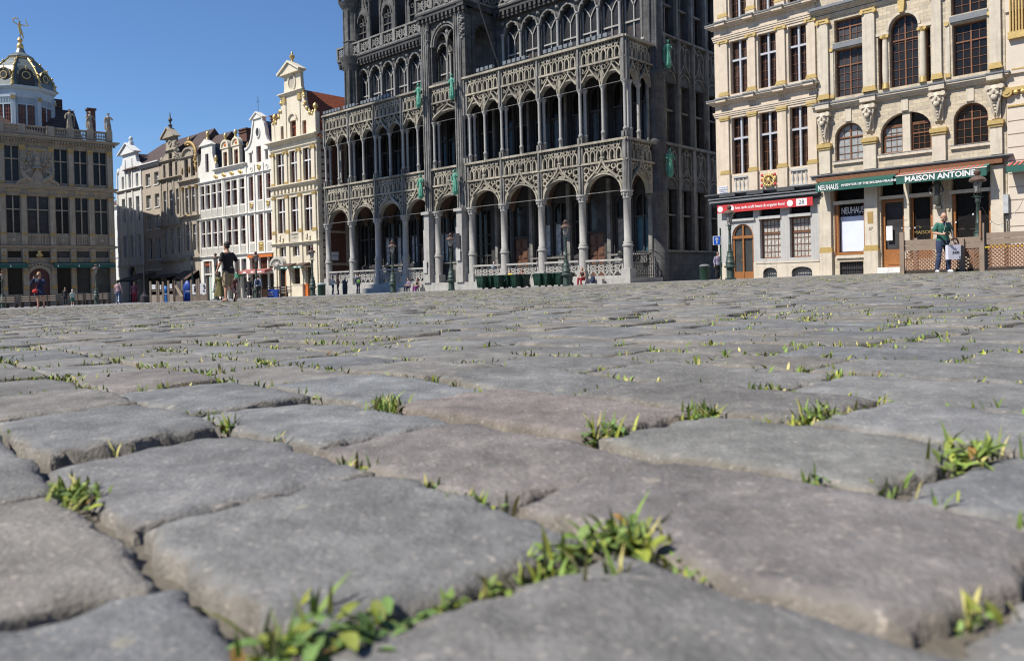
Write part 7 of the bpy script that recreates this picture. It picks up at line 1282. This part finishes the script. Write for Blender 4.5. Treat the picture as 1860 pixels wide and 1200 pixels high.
o = sitem('low_stone_planter', 'low cream stone planter under the small brown awnings', 'planter', 546, 60.5, LA); MB().box(-.72, .72, -.3, .3, -.1, .85).box(-.76, .76, -.34, .34, .85, .93).obj('body', CREAM2, o); o = sitem('orange_box', 'orange cabinet between the cream planter and the lamp', 'cabinet', 559.5, 60, LA); MB().box(-.28, .28, -.2, .2, -.1, .82).box(-.32, .32, -.24, .24, .82, .9).obj('body', ORPL, o)
o = sitem('litter_bin', 'dark green bin wedged between the lamp and the palace plinth', 'litter bin', 584, 64); MB().lathe(0, 0, [(.3, -.1), (.33, .8), (.36, .85)], 14).obj('body', BINGR, o); MB().lathe(0, 0, [(.37, .85), (.37, .92), (.1, .98)], 14).obj('lid', BLUEG, o)
o = sitem('tall_post', 'dark slim bollard post at the edge of the left terrace beside the printed screen', 'post', 378.5, 49.5); MB().box(-.05, .05, -.05, .05, -.1, 1.5).obj('shaft', DWOOD, o)
for px, lb in ((431, 'slim grey stand post just right of the walking man'), (437.5, 'second slim grey post right of the walking man')): o = sitem('slim_post', lb, 'post', px, 50); MB().tube([(0, 0, -.1), (0, 0, 1.02)], .035, 8).obj('shaft', WOODG, o)
o = sitem('parasol_base', 'closed dark parasol standing on a stone foot below the slanting awning', 'parasol', 262.5, 62); MB().lathe(0, 0, [(.35, 0), (.35, .5), (.2, .6), (.06, .9), (.04, 3.0)], 10).obj('stand', mat('dark_canvas', (.04, .04, .045), .8), o)
# backpack and paper bag come with their owners below

# ================================================================ PEOPLE
SKIN = mat('skin', (.56, .33, .235), .55, (.48, .26, .18), 8, .5); SKIND = mat('tanned_skin', (.40, .23, .155), .55, (.33, .18, .12), 8, .5)
def cloth(n, c, c2=None): return mat('cloth_' + n, c, .85, c2 or tuple(x * .7 for x in c), 7, .9, .006, 28)
def remesh(b, name, m, vox, smooth=4):
    me = b.mesh('tmp', None, False); o = bpy.data.objects.new('tmp', me); col.objects.link(o)
    r = o.modifiers.new('r', 'REMESH'); r.mode = 'VOXEL'; r.voxel_size = vox; r.use_smooth_shade = True
    s = o.modifiers.new('s', 'SMOOTH'); s.factor = .5; s.iterations = smooth
    dg_ = bpy.context.evaluated_depsgraph_get(); out = bpy.data.meshes.new_from_object(o.evaluated_get(dg_)); out.name = name; out.materials.clear(); out.materials.append(m)
    bpy.data.objects.remove(o); bpy.data.meshes.remove(me); return out
def loft(b, secs, n=14, wave=0, wn=5):
    vs = []; fs = []
    for k, (c, rx, ry) in enumerate(secs):
        for i in range(n):
            a = 2 * math.pi * i / n; q = 1 + (wave * k / len(secs)) * math.sin(wn * a + k * .2); vs.append((c[0] + rx * q * math.cos(a), c[1] + ry * q * math.sin(a), c[2]))
    for j in range(len(secs) - 1):
        for i in range(n): fs.append((j * n + i, j * n + (i + 1) % n, (j + 1) * n + (i + 1) % n, (j + 1) * n + i))
    fs.append(tuple(range(n - 1, -1, -1))); fs.append(tuple(range((len(secs) - 1) * n, len(secs) * n))); return b.add(vs, fs, True)
def limb(b, pts, rs, n=8):
    P = [Vector(p) for p in pts]; Q = []; q = []
    for i in range(len(P) - 1):
        for t in (0, .25, .5, .75): Q.append(P[i].lerp(P[i + 1], t)); s_ = t + .12 * math.sin(math.pi * t); q.append(rs[i] + (rs[i + 1] - rs[i]) * s_ + .10 * rs[i] * math.sin(math.pi * min(t * 1.3, 1)))
    Q.append(P[-1]); q.append(rs[-1]); b.tube(Q, q, n)
    for p, r in zip(P, rs): b.ell(p, (r, r, r), 8, 6)
    return b
BASE = dict(hip=(0, 0, .93), neck=(0, 0, 1.45), head=(0, -.02, 1.63), tilt=0, sw=.19, rs=None,
            re=(-.25, .02, 1.15), rw=(-.26, -.06, .90), le=(.25, .02, 1.15), lw=(.26, -.06, .90), rk=(-.10, -.02, .50), ra=(-.11, .03, .085), lk=(.10, -.02, .50), la=(.11, .03, .085), rt=(0, -1, 0), lt=(0, -1, 0), rf=(0, -.1, -1), lf=(0, -.1, -1))
def hand(b, w, e, f, side_, curl=.5):
    w = Vector(w); e = Vector(e); d = Vector(f).normalized() if f else (w - e).normalized(); s_ = d.cross(Vector((0, 1, .2))).normalized(); n = s_.cross(d)
    b.tube([w, w + d * .03, w + d * .085], [.028, .036, .036], 7)
    for i, (o, L_) in enumerate(((-.030, .062), (-.010, .075), (.010, .070), (.029, .055))):
        p0 = w + d * .075 + s_ * o; p1 = p0 + d * L_ * .5 + n * .012 * curl; p2 = p1 + (d * (1 - curl) + n * curl).normalized() * L_ * .55; b.tube([p0, p1, p2], [.0098, .0095, .008], 5)
    p0 = w + d * .03 + s_ * (-.034 * side_); b.tube([p0, p0 + d * .03 + s_ * (-.025 * side_) + n * .01, p0 + d * .06 + s_ * (-.03 * side_) + n * .02], [.013, .012, .009], 5)
def person(label, px, Y, rz, h=1.72, outfit=None, skin=SKIN, near=False, dz=0, group=None, **pose):
    p = dict(BASE); p.update(pose); x, y, z = ray_at(px, Y); root = thing('person', label, 'person', (x, y, z + dz), R_(rz), group); k = h / 1.75; root.scale = (k, k, k)
    hip, nk, hd = Vector(p['hip']), Vector(p['neck']), Vector(p['head']); sw = p['sw']; vox = .0065 if near else .010
    def sp(t): return hip.lerp(nk, t)
    tor = ((-.14, .15, .11), (0, .17, .12), (.2, .15, .11), (.4, .145, .10), (.65, .175, .12), (.85, .185, .11), (.97, .13, .085), (1.05, .06, .06)); o_ = outfit or {}; fem = o_.get('fem', 0)
    def torso(b, g=0, t0=-.2, t1=1.1):
        loft(b, [(sp(t), (rx * (1 - .08 * fem * (t > .3)) * (1 - .1 * fem * (.2 < t < .6))) * sw / .19 + g, ry + g + (.03 * fem if .6 < t < .7 else 0)) for t, rx, ry in tor if t0 <= t <= t1]); return b
    rs, ls = sp(.90) + Vector((-sw * .93, 0, 0)), sp(.90) + Vector((sw * .93, 0, 0)); rh, lh = hip + Vector((-.095, 0, -.03)), hip + Vector((.095, 0, -.03))
    b = MB(); torso(b)
    limb(b, [rs, p['re'], p['rw']], [.052, .040, .027]); limb(b, [ls, p['le'], p['lw']], [.052, .040, .027]); limb(b, [rh, p['rk'], p['ra']], [.088, .058, .04]); limb(b, [lh, p['lk'], p['la']], [.088, .058, .04])
    for kk, a_ in (('rk', 'ra'), ('lk', 'la')): c = Vector(p[kk]).lerp(Vector(p[a_]), .3); b.ell(c + Vector((0, .018, 0)), (.05, .055, .11), 8, 6)
    hand(b, p['rw'], p['re'], p['rf'], 1, p.get('curl', .5)); hand(b, p['lw'], p['le'], p['lf'], -1, p.get('curl', .5))
    limb(b, [nk - Vector((0, 0, .02)), nk.lerp(hd, .6)], [.06, .052])
    ty = p['tilt']; Rt = Matrix.Rotation(R_(ty), 3, 'X'); Rz_ = Matrix.Rotation(R_(p.get('turn', 0)), 3, 'Z')
    def H(v): return hd + Rz_ @ (Rt @ Vector(v))
    hb = MB(); hb.ell((0, .005, .03), (.076, .095, .095), 14, 10); hb.ell((0, -.03, -.045), (.058, .062, .07), 12, 8); hb.ell((0, -.065, -.085), (.032, .03, .024), 8, 6); hb.ell((0, -.1, -.02), (.013, .018, .024), 8, 6); hb.ell((0, -.085, .01), (.05, .016, .012), 8, 5); hb.ell((0, -.087, -.058), (.022, .012, .008), 8, 5)
    for s_ in (-1, 1): hb.ell((s_ * .078, .005, -.012), (.012, .02, .032), 8, 6); hb.ell((s_ * .04, -.07, -.03), (.02, .02, .02), 8, 6)
    b.add([tuple(H(v)) for v in hb.v], hb.f, True)
    for a_, t_ in (('ra', 'rt'), ('la', 'lt')):
        a = Vector(p[a_]); t = Vector(p[t_]).normalized(); b.tube([a - t * .05 - Vector((0, 0, .035)), a + t * .06 - Vector((0, 0, .03)), a + t * .16 - Vector((0, 0, .05))], [.038, .036, .022], 8)
    link('body', remesh(b, 'body', skin, vox), root)
    if o_.get('eyes', 1):
        e = MB(); [e.ell(tuple(H((s_ * .032, -.087, -.002))), (.011, .006, .006), 6, 5) for s_ in (-1, 1)]; e.obj('eyes', TXTK, root)
    if 'hair' in o_:
        st_, m = o_['hair']; hb = MB(); hb.ell((0, .018, .048), (.086, .10, .088), 12, 9); hb.ell((0, .05, -.01), (.078, .06, .07), 10, 8)
        if st_ == 'long': hb.tube([(0, .06, 0), (0, .09, -.12), (0, .10, -.30)], [.085, .075, .035], 10); [hb.tube([(s_ * .065, .02, .03), (s_ * .08, .02, -.1), (s_ * .07, .04, -.2)], [.03, .03, .02], 6) for s_ in (-1, 1)]
        if st_ == 'bob': hb.tube([(0, .05, 0), (0, .06, -.12)], [.09, .075], 10); [hb.tube([(s_ * .07, .0, .04), (s_ * .085, -.01, -.06)], [.035, .03], 6) for s_ in (-1, 1)]
        if st_ == 'bald': hb = MB(); hb.ell((0, .055, -.01), (.076, .058, .05), 10, 8)
        q = MB(); q.add([tuple(H(v)) for v in hb.v], hb.f, True); link('hair', remesh(q, 'hair', m, vox * 1.2, 2), root)
    if o_.get('beard'): q = MB(); hb = MB(); hb.ell((0, -.045, -.075), (.056, .055, .04), 10, 7); q.add([tuple(H(v)) for v in hb.v], hb.f, True); q.obj('beard', o_['beard'], root)
    if 'top' in o_:
        m, sl_, hem = o_['top']; b = MB(); torso(b, .016, -.3 if not hem else -.2, 1.0)
        if hem: c = sp(-.14) if hem < .2 else sp(-.14); loft(b, [(c - Vector((0, 0, hem)), .165 * sw / .19, .125), (c, .165 * sw / .19, .125), (sp(.1), .16, .12)])
        for s0, e_, w_ in ((rs, p['re'], p['rw']), (ls, p['le'], p['lw'])):
            e_ = Vector(e_); w_ = Vector(w_)
            if sl_ == 'short': limb(b, [s0, s0.lerp(e_, .35), s0.lerp(e_, .72)], [.057, .060, .066])
            elif sl_ == 'long': limb(b, [s0, e_, e_.lerp(w_, .97)], [.057, .052, .042])
            else: b.ell(s0, (.055, .055, .055))
        link('shirt', remesh(b, 'shirt', m, .010 if near else .014, 3), root)
    if 'legs' in o_:
        m, ln = o_['legs']; b = MB(); loft(b, [(hip + Vector((0, 0, dz_)), rx, ry) for dz_, rx, ry in ((-.12, .15, .12), (-.02, .18, .135), (.08, .165, .125), (.12, .155, .12))])
        for a_, kk, an in ((rh, 'rk', 'ra'), (lh, 'lk', 'la')):
            kk = Vector(p[kk]); an = Vector(p[an])
            if ln == 'shorts': limb(b, [a_, a_.lerp(kk, .5), a_.lerp(kk, .98)], [.105, .105, .10])
            else: limb(b, [a_, kk, kk.lerp(an, .94)], [.103, .073, .066])
        link('trousers' if ln != 'shorts' else 'shorts', remesh(b, 'trousers', m, .010 if near else .014, 3), root)
    if 'dress' in o_:
        m, bot, fl_, sl_ = o_['dress']; b = MB(); torso(b, .02, 0, 1.0); secs = []; n = 9
        for i in range(n): t = i / (n - 1); secs.append((hip + Vector((0, 0, .02 - (hip.z + .02 - bot) * t)), .165 + fl_ * t, .13 + fl_ * t * .9))
        loft(b, secs, 28, .10, 6)
        for s0, e_, w_ in ((rs, p['re'], p['rw']), (ls, p['le'], p['lw'])):
            e_ = Vector(e_); w_ = Vector(w_); limb(b, [s0, e_, e_.lerp(w_, .9)] if sl_ else [s0, s0.lerp(e_, .5), s0.lerp(e_, .9)], [.060, .062, .06])
        link('dress', remesh(b, 'dress', m, .014, 2), root)
    if 'shoes' in o_:
        q = MB()
        for a_, t_ in (('ra', 'rt'), ('la', 'lt')):
            a = Vector(p[a_]); t = Vector(p[t_]).normalized(); q.tube([a - t * .07 - Vector((0, 0, .045)), a + t * .04 - Vector((0, 0, .042)), a + t * .13 - Vector((0, 0, .05)), a + t * .19 - Vector((0, 0, .06))], [.042, .05, .045, .028], 10)
        link('shoes', remesh(q, 'shoes', o_['shoes'], .012, 2), root)
    return root
DKH = mat('dark_hair', (.025, .018, .014), .6); BLH = mat('blonde_hair', (.50, .33, .16), .6, (.36, .22, .09), 20, .8); BRH = mat('brown_hair', (.09, .05, .03), .6); DEN = cloth('denim', (.035, .055, .12), (.02, .03, .07)); BLK = cloth('black', (.018, .018, .02)); NAVY = cloth('navy', (.02, .028, .07)); SHW = mat('white_trainers', (.75, .75, .76), .5)
# man reading his phone
m1 = person('bald man in green shirt and jeans looking down at his phone', 1713, 23.3, 4, 1.76, dict(top=(cloth('teal_green', (.045, .185, .135), (.025, .12, .09)), 'short', .06), legs=(DEN, 'long'), shoes=SHW, hair=('bald', mat('stubble', (.28, .17, .12), .7))), SKIN, True,
            neck=(-.01, -.05, 1.45), head=(-.06, -.16, 1.60), tilt=38, turn=-12, re=(-.27, -.0, 1.16), rw=(-.17, -.26, 1.10), rf=(.6, -.8, .1), le=(.29, .0, 1.15), lw=(.33, -.05, .89), lf=(0, -.05, -1), rk=(-.13, -.03, .5), ra=(-.17, .02, .085), lk=(.15, -.02, .5), la=(.19, .04, .085), rt=(-.35, -1, 0), lt=(.1, -1, 0), curl=.8)
MB().box(-.16, -.04, -.42, -.40, 1.07, 1.14).obj('phone_in_hand', TXTK, m1); q = MB(); q.tube([(.14, .06, 1.47), (.13, -.11, 1.40), (.2, -.15, 1.15), (.27, -.10, .86)], .018, 6); q.tube([(.14, .06, 1.47), (.2, .1, 1.2), (.27, .06, .86)], .018, 6); q.obj('shoulder_strap', cloth('grey_strap', (.3, .3, .29)), m1)
q = MB(); q.tube([(-.02, -.22, 1.5), (-.03, -.17, 1.3), (-.08, -.17, 1.15), (-.1, -.36, 1.1)], .005, 4); q.obj('earphone_cord', TXTW, m1); MB().tube([(-.02, -.16, .95), (.02, -.17, .84)], .012, 5).obj('hanging_tape', cloth('pale_tape', (.45, .5, .42)), m1); q = MB(); q.ell((-.02, -.15, 1.40), (.06, .022, .07), 8, 6); q.obj('dark_collar', NAVY, m1)
x, y, z = ray_at(1731, 23.2); bag = thing('paper_bag', 'white paper carrier bag with dark lettering held by the man in green', 'carrier bag', (x, y - .02, z + .37), R_(6)); b = MB(); b.add([(-.19, -.07, 0), (.19, -.07, 0), (.19, .07, 0), (-.19, .07, 0), (-.205, -.055, .42), (.20, -.06, .425), (.20, .05, .425), (-.205, .045, .42)], [(0, 3, 2, 1), (0, 1, 5, 4), (1, 2, 6, 5), (2, 3, 7, 6), (3, 0, 4, 7)]); b.obj('bag_body', mat('glossy_white_paper', (.74, .76, .86), .45, (.62, .64, .78), 3, 1, .01, 6), bag)
q = MB(); [q.tube([(-.08, yy, .42), (-.05, yy, .5), (.02, 0, .53), (.08, yy, .5), (.1, yy, .42)], .006, 5) for yy in (-.055, .045)]; q.obj('handles', TXTW, bag); text('JULES', .085, TXTK, bag, (.04, -.069, .2), off=.001); q = MB(); q.tube([(-.06, -.02, .56), (.0, -.02, .6), (.1, -.02, .6), (.16, .0, .52), (.17, 0, .44)], .022, 7); q.obj('dark_strap', cloth('maroon', (.05, .012, .015)), bag)
# walking man
m2 = person('bearded man in black t-shirt and khaki shorts striding left in flip-flops', 416, 24.2, -118, 1.80, dict(top=(BLK, 'short', .03), legs=(cloth('khaki', (.36, .29, .19), (.27, .21, .13)), 'shorts'), hair=('short', DKH), beard=DKH), SKIN, True,
            neck=(.0, -.03, 1.46), head=(0, -.06, 1.64), turn=-8, sw=.205, re=(-.27, .08, 1.16), rw=(-.26, .10, .90), le=(.28, -.02, 1.15), lw=(.30, -.14, .92), rk=(-.10, -.12, .52), ra=(-.11, .20, .20), lk=(.09, -.03, .5), la=(.10, -.02, .10), rt=(0, -.55, -1), lt=(0, -1, -.1), curl=.6)
q = MB(); q.prism([(0, 0)] * 0 or [(-.05, 0), (.05, 0), (.05, .27), (-.05, .27)], 0, .02); me = q.mesh('flip_flop', mat('dark_sole', (.06, .045, .04), .7)); o = link('flip_flop', me, m2, (-.11, .09, .0)); o.rotation_euler = (R_(-22), 0, 0); o = link('flip_flop', me, m2, (.10, .09, .0)); o.rotation_euler = (R_(90), 0, 0)
# others
w1 = person('woman in a loose navy dress with red shoulder bag raising a camera', 72, 36.8, 4, 1.66, dict(dress=(cloth('navy_blue', (.014, .032, .085), (.01, .02, .05)), .62, .10, True), hair=('bob', BLH), fem=1), re=(-.34, -.12, 1.16), rw=(-.13, -.25, 1.42), rf=(.3, -.2, 1), le=(.32, -.16, 1.17), lw=(.1, -.27, 1.38), lf=(-.4, -.2, 1), la=(.15, .1, .085), lk=(.12, .05, .5), ra=(-.06, -.04, .085), rk=(-.06, -.05, .5), eyes=0)
MB().box(-.09, .06, -.33, -.22, 1.5, 1.6).lathe(0, 0, [(0, 0)], 3).obj('camera_body', IRONB, w1) if 0 else MB().box(-.09, .06, -.33, -.22, 1.5, 1.6).obj('camera_body', IRONB, w1); q = MB(); q.ell((-.1, -.22, .82), (.14, .06, .11), 10, 8); q.tube([(-.1, -.2, .9), (.02, -.17, 1.2), (.12, -.1, 1.45)], .01, 5); q.obj('shoulder_bag', cloth('red_leather', (.50, .04, .03)), w1)
person('woman in a long olive dress seen from behind beside the walking man', 399, 46.5, 172, 1.66, dict(dress=(cloth('olive', (.135, .12, .04), (.09, .08, .03)), .22, .22, False), hair=('long', DKH), fem=1, shoes=BLK), SKIND, re=(-.27, -.08, 1.15))
person('figure in long black clothes standing before the pink awning', 453, 60.5, 170, 1.58, dict(dress=(cloth('black_robe', (.012, .013, .02)), .25, .08, True), hair=('bob', DKH), shoes=BLK)); bp_ = person('man with a dark backpack over a pale blue shirt beside the figure in black', 469, 60, 178, 1.72, dict(top=(cloth('pale_blue', (.35, .42, .55)), 'long', .03), legs=(BLK, 'long'), hair=('short', DKH), shoes=BLK)); q = MB(); q.ell((0, .2, 1.22), (.17, .12, .24), 10, 8); link('backpack', remesh(q, 'backpack', NAVY, .015), bp_)
cp_ = person('person in a white top and jeans talking at the left end of the palace plinth', 604.5, 70, 95, 1.66, dict(top=(cloth('white', (.72, .72, .72)), 'long', .03), legs=(DEN, 'long'), hair=('short', DKH), shoes=SHW), SKIND, rw=(-.2, -.3, 1.05), lw=(.2, -.3, 1.1)); person('companion in an orange-patterned top facing the one in white', 614, 70.5, -80, 1.72, dict(top=(cloth('orange_brown', (.42, .16, .09), (.12, .06, .05)), 'short', .03), legs=(BLK, 'long'), hair=('bob', mat('auburn_hair', (.32, .12, .06), .6)), shoes=BLK), rw=(-.2, -.25, 1.0))
gb_ = person('man in dark clothes with a bright green bag by the palace plinth', 650.5, 67, 150, 1.72, dict(top=(NAVY, 'long', .05), legs=(NAVY, 'long'), hair=('short', BRH), shoes=BLK), SKIND); q = MB(); q.ell((-.2, .14, 1.05), (.19, .1, .19), 10, 8); link('bag', remesh(q, 'bag', cloth('leaf_green', (.10, .24, .03)), .015), gb_)
q = sitem('litter_bin', 'slim dark tapered bin standing alone against the palace plinth', 'litter bin', 626.5, 71.5); MB().lathe(0, 0, [(.2, -.2), (.24, .6), (.22, 1.0), (.1, 1.15), (.06, 1.35), (.02, 1.4)], 12).obj('body', mat('dull_iron', (.045, .05, .06), .6), q)
SEAT = dict(hip=(0, 0, .55), neck=(0, -.06, 1.07), head=(0, -.10, 1.25), re=(-.27, -.06, .80), rw=(-.16, -.32, .68), le=(.27, -.06, .80), lw=(.16, -.32, .68), rk=(-.13, -.45, .56), ra=(-.14, -.48, .10), lk=(.13, -.45, .56), la=(.14, -.48, .10), rf=(.2, -1, -.2), lf=(-.2, -1, -.2))
def onstep(u, y, z): return (KO[0] + u * math.cos(KA) - y * math.sin(KA), KO[1] + u * math.sin(KA) + y * math.cos(KA), KO[2] + z)
for lb, u, rz, of, dz_, ex in (('seated woman in red trousers and dark top leaning forward on the palace step', -3.25, -40, dict(top=(cloth('dark_maroon', (.05, .02, .02)), 'none', 0), legs=(cloth('crimson', (.36, .02, .035)), 'long'), hair=('bob', mat('copper_hair', (.30, .10, .05), .6)), fem=1, shoes=BLK), -.17, dict(turn=25, tilt=12)),
        ('seated man in a yellow shirt behind the row of green bins', -10.3, -42, dict(top=(cloth('yellow', (.80, .58, .03)), 'short', 0), legs=(BLK, 'long'), hair=('short', DKH)), -.12, {}), ('seated person in dark jacket with a pale pink sleeve next to the man in yellow', -9.1, -30, dict(top=(cloth('dusty_pink', (.42, .22, .22), (.08, .04, .05)), 'long', 0), legs=(DEN, 'long'), hair=('bob', DKH)), -.12, dict(rw=(-.05, -.28, 1.1), turn=20)),
        ('seated woman in a purple skirt on the shaded part of the palace step', -21.3, -45, dict(top=(BLK, 'none', 0), legs=(cloth('purple', (.22, .03, .20)), 'long'), hair=('long', BRH), fem=1), -.55, {}), ('seated person in a lilac top in the shade beside the purple skirt', -22.5, -45, dict(top=(cloth('lilac', (.26, .20, .32)), 'short', 0), legs=(NAVY, 'long'), hair=('short', DKH)), -.50, {})):
    o = person(lb, 900, 50, rz, 1.70, of, SKIN, False, 0, 'people sitting on the palace steps', **{**SEAT, **ex}); o.location = onstep(u, -1.0, dz_)
o = thing('backpack', 'navy backpack standing on the step beside the woman in red', 'backpack', onstep(-2.45, -.9, .0), KA); q = MB(); q.ell((0, 0, .3), (.2, .14, .3), 12, 9); q.ell((0, -.1, .2), (.14, .08, .16)); link('pack', remesh(q, 'pack', NAVY, .015), o)
o = thing('stone_block', 'pale stone block on the step right of the navy backpack', 'block', onstep(-1.75, -.9, .0), KA); MB().box(-.22, .22, -.15, .15, 0, .32).obj('block', G_COL, o); 
person('person in a lilac shirt in the shaded side street by the sign pole', 1304, 48, 20, 1.68, dict(top=(cloth('pale_lilac', (.30, .27, .38)), 'long', .03), legs=(BLK, 'long'), hair=('bob', DKH)), SKIND)
person('person in a pink top and blue jeans walking away past the guildhall corner', 214.5, 60, 178, 1.78, dict(top=(cloth('pale_pink', (.42, .28, .31)), 'long', .05), legs=(cloth('blue_denim', (.06, .11, .22)), 'long'), hair=('bob', DKH), shoes=SHW), rk=(-.1, .02, .5)); person('woman in a patterned burgundy outfit in the shade near the awnings', 244, 62, 15, 1.66, dict(top=(cloth('burgundy_pattern', (.30, .10, .15), (.03, .015, .03)), 'long', .08), legs=(cloth('burgundy', (.24, .015, .04)), 'long'), hair=('short', DKH), fem=1), SKIND)
person('dark-clad figure in the deepest shade left of the child', 118.5, 74, 10, 1.7, dict(top=(BLK, 'long', .05), legs=(BLK, 'long'), hair=('short', DKH)), SKIND); person('small child in a pale mint top and cap by the guildhall benches', 131.5, 55, 60, 1.12, dict(top=(cloth('mint', (.45, .62, .58)), 'short', .05), legs=(cloth('mint_shorts', (.03, .16, .12)), 'shorts'), hair=('short', WPLAS), shoes=SHW))
person('dark-haired figure half hidden behind the walking man in shorts', 425, 52, 200, 1.55, dict(top=(cloth('dark_red', (.13, .03, .035)), 'long', .05), legs=(BLK, 'long'), hair=('short', DKH), shoes=BLK), SKIND)
o = person('tiny figure in pale top standing inside the gallery before the left brown door', 878, 60, 10, 1.6, dict(top=(cloth('sky_blue', (.3, .45, .6)), 'short', .03), legs=(DEN, 'long'), hair=('short', WPLAS))); o.location = onstep(-14.2, 1.2, .35)
